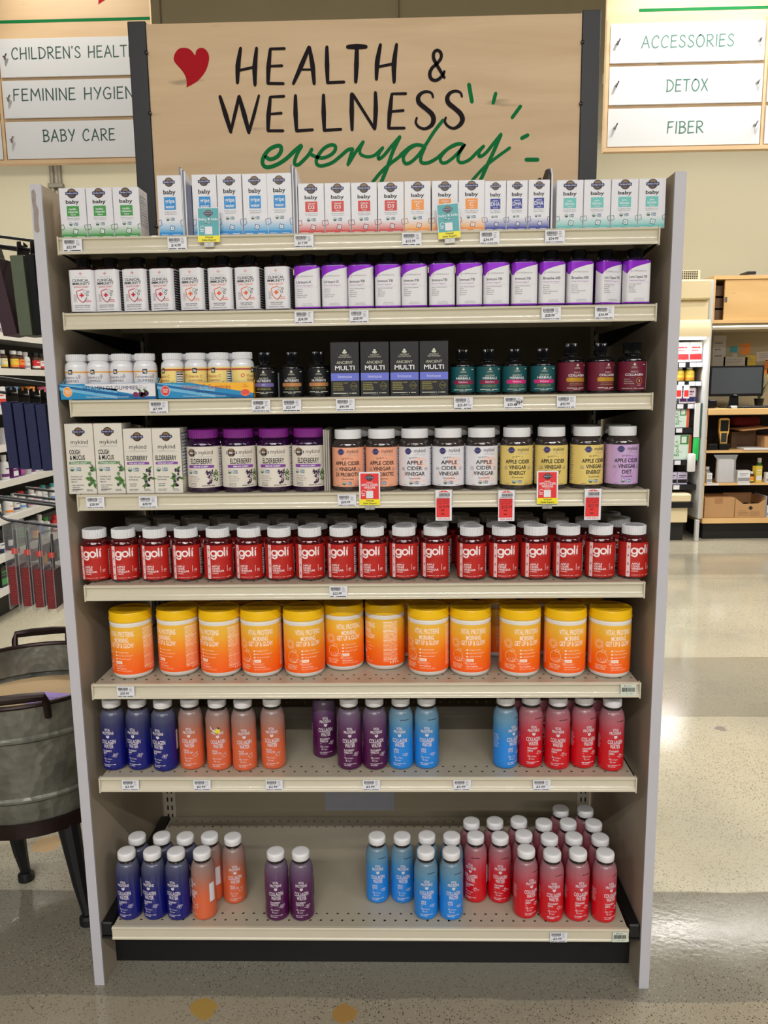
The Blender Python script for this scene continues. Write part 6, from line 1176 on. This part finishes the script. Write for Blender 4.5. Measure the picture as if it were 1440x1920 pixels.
# ---------------------------------------------------------------- cooler at the back right
BEFORE = {o.name for o in SC.objects}
Yc = 5.23; CRM = M('cream_cooler_panel', (232, 214, 172), .4, vary=.02); DARKI = M('cooler_black_interior', (18, 18, 22), .5); SIDE = M('cooler_grey_side', (196, 196, 194), .35, vary=.02)
Fz = thing('cooler', (0, 0, 0), 0, 'cream open front cooler full of packages right of the display', 'cooler')
x0, x1 = 1.40, 2.640
mb = MB(); mb.box(x0, x1, Yc - .10, 5.90, 2.045, 2.205, CRM, .012); mb.build('canopy', Fz)
mb = MB(); mb.box(x0, x1, Yc - .06, 5.90, 1.885, 2.043, CRM, .004); mb.build('fascia', Fz)
mb = MB(); mb.prism([(Yc - .10, 1.883), (Yc - .06, 1.883), (5.3, 1.883), (5.3, 1.742), (Yc - .13, 1.742), (Yc - .135, 1.80), (Yc - .12, 1.86)], x0, x1, CRM, 'x'); mb.build('lower_canopy', Fz)
mb = MB(); mb.box(x0, x1, 5.74, 5.80, .42, 1.74, DARKI); mb.build('back_panel', Fz, smooth=0)
mb = MB(); mb.box(x0 + .05, x1 - .02, Yc - .09, Yc - .05, 1.722, 1.740, M('cooler_lamp', (255, 255, 255), .4, vary=0, emit=5.0)); lo = mb.build('strip_light', Fz, smooth=0)
ld = bpy.data.lights.new('cooler_light', 'AREA'); ld.shape = 'RECTANGLE'; ld.size = 1.1; ld.size_y = .05; ld.energy = 9; ld.color = (.95, .98, 1); l_ = bpy.data.objects.new('cooler_light', ld); COL.objects.link(l_); l_.parent = Fz; l_.location = (2.02, Yc - .07, 1.718); l_.rotation_euler = (-.35, 0, 0)
FZ = [1.540, 1.381, 1.190, .985, .707, .491]
for z in FZ:
    mb = MB(); mb.box(x0, x1 - .002, Yc + .02, 5.74, z - .018, z - .0, DARKI); mb.box(x0, x1 - .002, Yc + .012, Yc + .02, z - .045, z + .003, M('cooler_rail', (30, 30, 34), .3)); mb.build('shelf', Fz, smooth=0)
mb = MB(); mb.box(x0, x1 - .06, Yc - .06, 5.80, .345, .420, CRM, .012); mb.build('base_bumper', Fz); mb = MB(); mb.box(x0, x1 - .05, Yc - .065, 5.70, .300, .345, BLKSTEEL); mb.build('bumper_strip', Fz, smooth=0)
mb = MB(); mb.box(x0, x1 - .08, Yc - .04, 5.70, .165, .300, CRM, .006); mb.build('base_panel', Fz); mb = MB(); mb.box(x0, x1 - .10, Yc, 5.70, 0, .165, M('black_plinth', (22, 21, 20), .6)); mb.build('plinth', Fz, smooth=0)
mb = MB(); mb.box(2.645, 2.690, Yc - .045, 5.90, .19, 2.215, SIDE, .02, seg=2); mb.build('end_panel', Fz); mb = MB(); mb.box(2.628, 2.660, Yc - .06, Yc - .02, 0, .19, SIDE, .004); mb.build('foot', Fz)
def grille():
    m = M('cooler_grille', (224, 214, 180), .5); return m
mb = MB(); mb.box(1.9, 2.598, Yc + .05, Yc + .07, 2.206, 2.300, grille())
for i in range(22):
    for j in range(6): mb.box(2.565 - i * .0175, 2.577 - i * .0175, Yc + .0485, Yc + .0505, 2.215 + j * .0135, 2.2235 + j * .0135, BLKPLASTIC) if j * 2.6 <= 22 - i + (2 if j == 0 else 0) else None
mb.build('vent_grille', Fz, smooth=0)
def tagc(x, z):
    mb = MB(); mb.box(-.028, .028, -.001, 0, -.018, .018, TAGW); return mb
for i, z in enumerate(FZ):
    for j, x in enumerate([2.395, 2.47, 2.56, 2.615][: (4 if i < 3 else 2)]):
        mb = MB(); mb.box(x - .026, x + .026, Yc + .0095, Yc + .0115, z - .041, z - .004, TAGW); o = mb.build('shelf_label', smooth=0); tag(o, 'white shelf label, %s on the %s cooler shelf' % (nth(j, 4 if i < 3 else 2), ['top', 'second', 'third', 'fourth', 'fifth', 'lowest'][i]), 'shelf label', 'cooler shelf labels')
for j, x in enumerate((2.452, 2.515)):
    t = thing('sale_tag', (x, Yc + .006, 1.275), 0, 'white and red sale tag hanging from the second cooler shelf, %s of two' % nth(j, 2), 'sale tag', 'cooler sale tags'); mb = MB(); mb.box(-.025, .025, -.001, 0, -.04, .075, TAGW); mb.build('card', t, smooth=0); p = Print(front(-.001), None, .0005); p.rect(-.019, .019, -.025, .03, TAGR, 0); p.build('print', t)
def fput(o, x, z, lb, cat, g='goods in the cooler', dy=0): put(o, (x, Yc + .065 + dy, z), 0, lb, cat, g)
bx = small_carton(.105, .08, .165, CC['white'], CC['red'])
for k, x in enumerate((2.475, 2.585)): fput(bx, x, FZ[0], 'white carton with red print on the top cooler shelf, %s of two' % nth(k, 2), 'carton')
ob = small_bottle(CC['white'], CC['white'], (CC['orange'], CC['white']), .12, .035)
for k, x in enumerate((2.335, 2.395)): fput(ob, x, FZ[0], 'orange labelled white bottle on the top cooler shelf, %s of two' % nth(k, 2), 'bottle')
yb = small_bottle(CC['yellow'], CC['white'], (CC['yellow'], CC['orange']), .125, .040); yb2 = small_bottle(CC['yellow'], CC['white'], (CC['yellow'], CC['orange']), .11, .034)
fput(yb2, 2.385, FZ[1] - .0, 'small yellow jar on the second cooler shelf, leftmost in view', 'jar')
for k, x in enumerate((2.467, 2.552, 2.622 - .01)): fput(yb, x if k < 2 else 2.634 - .045, FZ[1], 'large yellow jar on the second cooler shelf, %s of three' % nth(k, 3), 'jar', dy=0 if k < 2 else .085)
wj = small_bottle(CC['white'], CC['white'], (CC['white'], CC['green']), .105, .036)
for k, x in enumerate((2.345, 2.425)): fput(wj, x, FZ[2], 'white jar with green print on the third cooler shelf, %s of two' % nth(k, 2), 'jar')
pc = small_carton(.062, .07, .135, CC['white'], CC['purple']); fput(pc, 2.498, FZ[2], 'white carton with purple print on the third cooler shelf', 'carton'); nc = small_carton(.068, .07, .135, M('pack_blush', (226, 206, 214), .4), CC['navy'])
for k, x in enumerate((2.566, 2.604)): fput(nc, x, FZ[2], 'blush carton with navy foot on the third cooler shelf, %s of two' % nth(k, 2), 'carton', dy=.0 if k == 0 else .075)
def big_green(w_, h):
    t = thing('probiotic_carton'); mb = MB(); MINT = M('mint_white_carton', (214, 232, 222), .4, vary=.02); mb.box(-w_ / 2, w_ / 2, 0, .10, 0, h, MINT, .001); mb.build('carton', t, smooth=0)
    p = Print(front(0), None, .0005); OR = M('pack_orange_red', (222, 92, 56), .4); p.rect(-w_ / 2 + .001, -w_ / 2 + .022, .002, h - .002, OR, 0); p.rect(w_ / 2 - .022, w_ / 2 - .001, .002, h - .002, OR, 0); p.rect(w_ * .05, w_ / 2 - .024, h * .62, h - .004, CC['green'], 0); p.rect(w_ * .10, w_ * .30, h * .68, h * .93, CC['white'], 1)
    q = Print(lambda u, v, o: (-v - w_ * .0, -.0006 - o, u), None, 0); q.text('Bio-K+', h * .46, -w_ * .02, .042, CC['green'], 0, w=h * .62)
    p.bars(w_ * .0, w_ * .16, h * .3, .004, CC['grey'], 1, 2); p.build('front_print', t); q.build('side_lettering', t); return t
g1 = big_green(.175, .165); g2 = big_green(.215, .215)
put(g1, (2.470, Yc + .03, FZ[3] - .0), 0, 'white and green probiotic carton lettered sideways on the fourth cooler shelf', 'carton', 'probiotic cartons'); put(g2, (2.480, Yc + .03, FZ[4]), 0, 'larger white and green probiotic carton lettered sideways on the fifth cooler shelf', 'carton', 'probiotic cartons')
sl = small_carton(.06, .06, .165, CC['white'], CC['green']); fput(sl, 2.333, FZ[3], 'slim white carton left of the probiotic carton, fourth cooler shelf', 'carton', dy=-.0); sb = small_carton(.05, .06, .24, CC['sky'], CC['white']); fput(sb, 2.340, FZ[4], 'slim blue carton left of the larger probiotic carton', 'carton')
cb = thing('clipboard_carton', (2.615, Yc - .03, .99), 0, 'white and dark green flat box leaning at the right end of the cooler', 'carton'); mb = MB(); mb.box(-.03, .012, 0, .02, -.085, .205, CC['white'], .001); mb.build('carton', cb, smooth=0); mb = MB(); mb.box(.012, .026, 0, .02, -.085, .205, M('pack_forest', (60, 92, 84), .4), .001); mb.build('spine', cb, smooth=0)
gb = thing('green_bag', (2.60, Yc - .025, .605), 0, 'bright green and white bag hanging at the right end of the cooler', 'bag'); mb = MB(); mb.box(-.01, .035, 0, .035, .10, .295, M('bright_green', (40, 190, 90), .4), .008, seg=2); mb.build('bag_body', gb); mb = MB(); mb.box(-.055, .012, -.01, .03, 0, .16, CC['white'], .014, seg=2); mb.build('bag_pouch', gb)
lb = small_carton(.085, .07, .105, M('pack_lilac', (196, 186, 214), .4), CC['black'])
for k, x in enumerate((2.435, 2.525)): fput(lb, x, FZ[5], 'lilac carton on the lowest cooler shelf, %s of two' % nth(k, 2), 'carton')

# ---------------------------------------------------------------- desk hutch at the far right
MAP = plywood('maple_laminate', (222, 178, 116), (230, 190, 130), .6); X0, X1 = 2.695, 4.10
D = thing('desk_hutch', (0, 0, 0), 0, 'maple desk hutch with sliding door cabinet above and open shelves below', 'desk')
PINW = M('beige_pin_board', (172, 160, 130), .8, vary=.04)
mb = MB(); mb.box(X0, X1, Yc, 5.72, 2.215, 2.245, MAP); mb.box(X0, X1, Yc, 5.72, 1.857, 1.885, MAP); mb.box(X0, X0 + .018, Yc, 5.72, 1.885, 2.215, MAP); mb.box(X1 - .018, X1, Yc, 5.72, 1.885, 2.215, MAP); mb.box(X0, X1, 5.70, 5.72, 1.885, 2.215, M('cabinet_dark_back', (52, 42, 32), .8)); cabn = mb.build('wall_cabinet', D, smooth=0)
mb = MB(); mb.box(2.795, 3.45, Yc + .012, Yc + .030, 1.886, 2.214, MAP); sd = mb.build('sliding_door', cabn, smooth=0); mb = MB(); mb.box(2.797, 2.817, Yc + .007, Yc + .012, 2.03, 2.072, M('nickel', (170, 168, 170), .25, 1.0), .001); mb.build('door_pull', sd)
mb = MB(); mb.box(X0 + .01, X1, Yc + .02, 5.70, 1.806, 1.856, M('beige_underside', (170, 160, 134), .6)); mb.box(X0 + .02, X1, Yc + .018, Yc + .03, 1.826, 1.836, M('task_light', (255, 250, 240), .4, vary=0, emit=1.6)); mb.build('task_light', D, smooth=0)
mb = MB(); mb.box(X0 - .005, X1, 5.72, 5.75, .15, 2.245, PINW); mb.build('back_board', D, smooth=0)
mb = MB(); mb.box(X0 - .005, X1, Yc - .06, 5.72, 1.093, 1.147, MAP, .004); mb.build('desktop', D)
for z0, z1, nm in ((.766, .789, 'shelf'), (.484, .504, 'shelf'), (.150, .196, 'shelf')): mb = MB(); mb.box(X0 + .005, X1, Yc - .01, 5.72, z0, z1, MAP); mb.build(nm, D, smooth=0)
mb = MB(); mb.box(X0, X0 + .012, Yc + .0, 5.72, .197, 1.092, MAP); mb.build('side_panel', D, smooth=0); mb = MB(); mb.box(X0 + .04, X1, Yc + .06, 5.7, 0, .149, M('black_plinth', (22, 21, 20), .6)); mb.build('plinth', D, smooth=0)
mb = MB(); mb.box(X0 + .02, X1, 5.60, 5.72, .20, 1.09, M('hutch_dark_back', (30, 25, 22), .8)); mb.build('dark_back', D, smooth=0)
for k, z in enumerate((1.886, 1.985, 2.085)):
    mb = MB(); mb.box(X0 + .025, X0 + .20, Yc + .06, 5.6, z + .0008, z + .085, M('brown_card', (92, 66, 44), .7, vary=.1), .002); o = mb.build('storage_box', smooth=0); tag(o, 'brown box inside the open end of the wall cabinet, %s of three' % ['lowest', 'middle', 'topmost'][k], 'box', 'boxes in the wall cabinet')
# on top of the cabinet
mb = MB(); mb.box(3.0, 3.5, Yc + .05, Yc + .35, 2.2462, 2.258, CC['grey'], .002); mb.box(2.985, 3.06, Yc + .04, Yc + .2, 2.258, 2.282, CC['black'], .006); tag(mb.build('document_pile', smooth=0), 'pile of papers lying on top of the wall cabinet', 'papers')
# notes pinned up
def note(name, x, z, w_, h, m, lab, cat='note', rot=0.0):
    mb = MB(); mb.box(-w_ / 2, w_ / 2, -.001, 0, -h / 2, h / 2, m); o = mb.build(name, smooth=0); o.location = (x, 5.7194, z); o.rotation_euler = (0, rot, 0); tag(o, lab, cat, 'notes pinned above the desk')
    p = Print(front(-.001), None, .0004); fine(p, -w_ * .38, h * .25, w_ * .7, 3, h * .2, h * .035, GREY, seed=int(x * 100)); p.build('handwriting', o)
PAPER = M('note_paper', (206, 198, 186), .7, vary=.02)
K = 6.84 + .54
def bx_(x): return .0885 + (x - .0885) * 7.309 / 6.739
def bz_(z): return 1.369 + (z - 1.369) * 7.309 / 6.739
note('paper_sheet', bx_(2.742), bz_(1.62), .115, .285, PAPER, 'large white sheet pinned beside the cooler end panel', 'paper')
note('sticky_note', bx_(2.859), bz_(1.637), .065, .050, CC['teal'], 'teal sticky note pinned above the monitor'); note('sticky_note', bx_(2.958), bz_(1.639), .088, .095, CC['orange'], 'orange sticky note pinned above the monitor')
note('sticky_note', bx_(3.004), bz_(1.545), .095, .090, CC['yellow'], 'yellow sticky note just above the monitor'); note('paper_slip', bx_(2.880), bz_(1.535), .215, .085, PAPER, 'white paper slip above the left of the monitor', 'paper', .02); note('paper_slip', bx_(3.128), bz_(1.578), .165, .085, PAPER, 'white handwritten paper slip above the right of the monitor', 'paper', -.06); note('paper_slip', bx_(2.872), bz_(1.590), .04, .028, PAPER, 'tiny white slip below the teal note', 'paper')
note('sticky_note', bx_(3.165), bz_(1.485), .10, .12, CC['orange'], 'orange note at the right edge of the monitor', 'note', .2); note('sticky_note', bx_(3.185), bz_(1.44), .08, .08, CC['yellow'], 'yellow note right of the monitor below the orange note')
# monitor
Mn = thing('monitor', (2.960, 5.30, 1.1476), -.10, 'black computer monitor with dark grey screen on the maple desk', 'monitor')
mb = MB(); mb.box(-.222, .222, 0, .035, .100, .358, BLKPLASTIC, .004); fr = mb.build('bezel', Mn); mb = MB(); mb.box(-.206, .206, -.0015, .0, .122, .343, M('dark_screen', (78, 82, 88), .25, vary=.05, scale=4)); mb.build('screen', Mn, smooth=0)
p = Print(front(0), None, .0008); p.text('DELL', 0, .1065, .009, LGREY, 0, w=.03, bold=True); p.build('maker_mark', Mn)
mb = MB(); mb.prism([(-.04, .003), (.04, .003), (.03, .16), (-.03, .16)], .036, .06, BLKPLASTIC, 'y'); mb.build('stand', Mn, smooth=0); mb = MB(); mb.box(-.10, .10, -.03, .14, .0004, .012, BLKPLASTIC, .004); mb.build('stand_base', Mn)
Kb = thing('keyboard', (3.07, 5.215, 1.1476), 0, 'black keyboard lying in front of the monitor', 'keyboard'); mb = MB(); mb.box(-.20, .22, -.03, .05, 0, .014, BLKPLASTIC, .003); mb.build('key_deck', Kb)
mb = MB()
for i in range(20):
    for j in range(3): mb.box(-.19 + i * .02, -.174 + i * .02, -.026 + j * .024, -.006 + j * .024, .0141, .020, M('key_grey', (52, 52, 56), .4), .001)
mb.build('keys', Kb, smooth=0)
mb = MB(); mb.box(-.025, .025, -.02, .02, 0, .022, CC['white'], .005, seg=2); o = mb.build('white_puck', smooth=30); o.location = (2.905, 5.20, 1.1478); tag(o, 'small white box in front of the monitor stand', 'box')
mb = MB(); mb.box(-.03, .045, -.04, .06, 0, .075, BLKPLASTIC, .012); o = mb.build('card_reader', smooth=0); o.location = (2.745, 5.30, 1.1478); tag(o, 'black device at the left end of the maple desk', 'device')
t = thing('potted_plant', (3.215, 5.42, 1.1478), 0, 'green leafy plant in a dark pot right of the monitor', 'plant'); mb = MB(); mb.lathe([(.03, 0), (.042, .075), (.039, .075), (.034, .06)], BLKPLASTIC, 20); mb.build('pot', t)
mb = MB()
for k in range(26):
    a = random.uniform(0, 6.28); e = random.uniform(.1, .5); L_ = random.uniform(.10, .21); P0 = Vector((0, 0, .06)); d1 = Vector((math.cos(a) * e, math.sin(a) * e * .6, 1)).normalized(); sd_ = Vector((-math.sin(a), math.cos(a), 0)) * .009
    q = [P0, P0 + d1 * L_ * .5 + sd_, P0 + d1 * L_ + Vector((math.cos(a), math.sin(a), -.3)) * .03, P0 + d1 * L_ * .5 - sd_]; mb.add([tuple(v) for v in q], [[0, 1, 2, 3]], LEAF)
mb.build('foliage', t, smooth=0, recalc=False)
# handheld scanner in its cradle, an empty cradle beside it
def cradle(x, lab, g):
    t = thing('scanner_cradle', (x, 5.255, .7898), 0, lab, 'cradle', 'scanner cradles'); mb = MB(); mb.box(-.044, .044, -.03, .05, 0, .055, BLKPLASTIC, .008); mb.build('cradle_base', t); mb = MB(); mb.box(-.044, -.043, -.015, .03, .055, .095, BLKPLASTIC); mb.box(.043, .044, -.015, .03, .055, .095, BLKPLASTIC); mb.build('cradle_arms', t); return t
cradle(2.862, 'black cradle holding the yellow handheld scanner', 0); cradle(2.762, 'empty black scanner cradle beside the cooler end panel', 0)
t = thing('handheld_scanner', (2.862, 5.258, .8455), 0, 'yellow and black handheld scanner standing in its cradle', 'scanner'); YEL = M('scanner_yellow', (222, 174, 84), .4, vary=.03)
mb = MB(); mb.prism([(-.030, 0), (.030, 0), (.032, .06), (.042, .10), (.042, .205), (.034, .216), (-.034, .216), (-.042, .205), (-.042, .10), (-.032, .06)], 0, .028, YEL, 'y'); mb.build('scanner_body', t, smooth=0)
mb = MB(); mb.box(-.034, .034, -.002, .0, .105, .200, BLKPLASTIC); mb.build('screen', t, smooth=0); mb = MB(); mb.box(-.024, .024, -.002, 0, .010, .090, M('key_grey', (52, 52, 56), .4)); mb.build('keypad', t, smooth=0)
mb = MB(); mb.box(3.02, 3.25, 5.21, 5.36, .7900, .806, CC['white'], .001); tag(mb.build('paper_pile', smooth=0), 'white papers lying on the shelf right of the scanner', 'papers')
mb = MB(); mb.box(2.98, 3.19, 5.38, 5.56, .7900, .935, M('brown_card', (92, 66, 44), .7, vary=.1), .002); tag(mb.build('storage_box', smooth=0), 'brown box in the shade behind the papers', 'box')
mb = MB(); mb.box(3.205, 3.45, 5.24, 5.5, .8068, .90, M('kraft_card', (186, 142, 96), .7, vary=.05), .002); tag(mb.build('storage_box', smooth=0), 'open kraft box at the right end of the scanner shelf', 'box')
mb = MB(); mb.prism([(3.0, .953), (3.26, .975), (3.27, .982), (3.0, .96)], 5.22, 5.55, M('kraft_card', (186, 142, 96), .7, vary=.05), 'y'); mb.box(3.03, 3.26, 5.45, 5.58, .985, 1.06, M('dark_red_cloth', (120, 22, 26), .8), .02); mb.box(3.05, 3.2, 5.40, 5.5, .936, .956, M('kraft_card', (186, 142, 96), .7, vary=.05)); tag(mb.build('folded_sack', smooth=0), 'red cloth and kraft flap piled under the desktop', 'sack')
# shelf with small goods
t = thing('plastic_bag', (2.885, 5.25, .5046), 0, 'clear plastic bag holding folded white papers', 'bag'); mb = MB(); mb.box(-.065, .075, -.02, .06, 0, .205, M('bag_paper', (206, 204, 206), .6, vary=.08, scale=60, bump=.3, bscale=60), .016, seg=2); mb.build('paper_bundle', t)
mb = MB(); mb.prism([(-.075, 0), (.085, 0), (.08, .20), (.095, .245), (-.115, .245), (-.08, .20)], -.024, -.022, CLEARB, 'y'); mb.build('bag_film', t, smooth=0)
t = small_carton(.105, .07, .105, CC['white'], CC['grey']); put(t, (3.040, 5.26, .5046), 0, 'white square carton right of the plastic bag', 'carton'); t = small_bottle(CC['brown'], CC['white'], (CC['orange'], CC['yellow']), .095, .025); put(t, (3.112, 5.25, .5046), 0, 'orange labelled bottle with white cap on the lower desk shelf', 'bottle')
t = small_carton(.06, .05, .14, CC['yellow'], CC['white']); put(t, (3.172, 5.27, .5046), .3, 'tall yellow carton on the lower desk shelf', 'carton'); t = small_carton(.06, .05, .085, CC['white'], CC['grey']); put(t, (3.262, 5.25, .5046), 0, 'small white carton at the right end of the lower desk shelf', 'carton'); put(small_carton(.045, .05, .088, CC['white'], CC['grey']), (2.742, 5.24, .5046), 0, 'small white carton beside the cooler on the lower desk shelf', 'carton')
t = small_bottle(CC['grey'], CC['white'], (CC['white'], CC['grey']), .13, .028); put(t, (2.775, 5.36, .5046), 0, 'grey jar behind the small white carton on the lower desk shelf', 'jar'); t = small_bottle(CC['green'], CC['white'], (CC['green'], CC['cream']), .20, .028); put(t, (3.235, 5.38, .5046), 0, 'tall green bottle behind the yellow carton', 'bottle')
for k, x in enumerate((2.765, 3.035)): mb = MB(); mb.box(x - .045, x + .06, Yc - .0125, Yc - .0105, .486, .502, TAGW); tag(mb.build('edge_label', smooth=0), 'white label strip on the lower desk shelf edge, %s of two' % nth(k, 2), 'label', 'desk shelf edge labels')
KR = M('kraft_box', (188, 144, 98), .7, vary=.05, scale=15); 
t = thing('cardboard_box', (2.848, 5.23, .1968), 0, 'closed kraft cardboard box on the bottom desk shelf', 'box', 'kraft boxes'); mb = MB(); mb.box(-.130, .130, 0, .28, 0, .178, KR, .002); mb.build('carton', t, smooth=0); p = Print(front(0), None, .0004); p.rect(-.045, .025, .125, .176, M('packing_tape', (170, 124, 84), .35), 0); p.build('tape', t)
t = thing('cardboard_box', (3.112, 5.23, .1968), 0, 'open kraft cardboard box with V cut front and black arrow', 'box', 'kraft boxes'); mb = MB(); mb.prism([(-.130, 0), (.130, 0), (.130, .165), (.070, .125), (-.060, .120), (-.128, .172)], 0, .003, KR, 'y'); mb.box(-.130, -.127, .003, .28, 0, .175, KR); mb.box(.127, .130, .003, .28, 0, .175, KR); mb.box(-.127, .127, .277, .28, 0, .185, KR); mb.box(-.127, .127, .003, .277, 0, .003, KR); mb.build('carton', t, smooth=0)
p = Print(front(0), None, .0004); p.poly([(.005, .105), (.030, .082), (.016, .082), (.016, .070), (-.006, .070), (-.006, .082), (-.018, .082)], BLACK, 0); fine(p, -.10, .06, .10, 4, .013, .003, M('marker_faint', (130, 100, 70), .7), seed=3); fine(p, .0, .055, .11, 4, .012, .003, M('marker_faint', (130, 100, 70), .7), seed=5); p.build('box_print', t)
for k, x in enumerate((3.045, 3.112, 3.179)): put(item(('b', 'brown', 'black', 'black', 'grey')), (x, 5.32, .2005), 0, 'dark bottle standing inside the open kraft box, %s of three' % nth(k, 3), 'bottle', 'bottles in the kraft box')
mb = MB(); mb.box(3.245, 3.262, 5.24, 5.46, .1966, .385, CC['grey'], .002); tag(mb.build('metal_bookend', smooth=0), 'grey upright divider right of the open kraft box', 'divider'); put(item(('s', 'white', 'grey')), (3.292, 5.27, .1962), 0, 'small white carton at the right end of the bottom desk shelf', 'carton')

# the cooler and the desk stand a little nearer
for o in list(SC.objects):
    if o.parent is None and o.name not in BEFORE: o.location.y -= .08
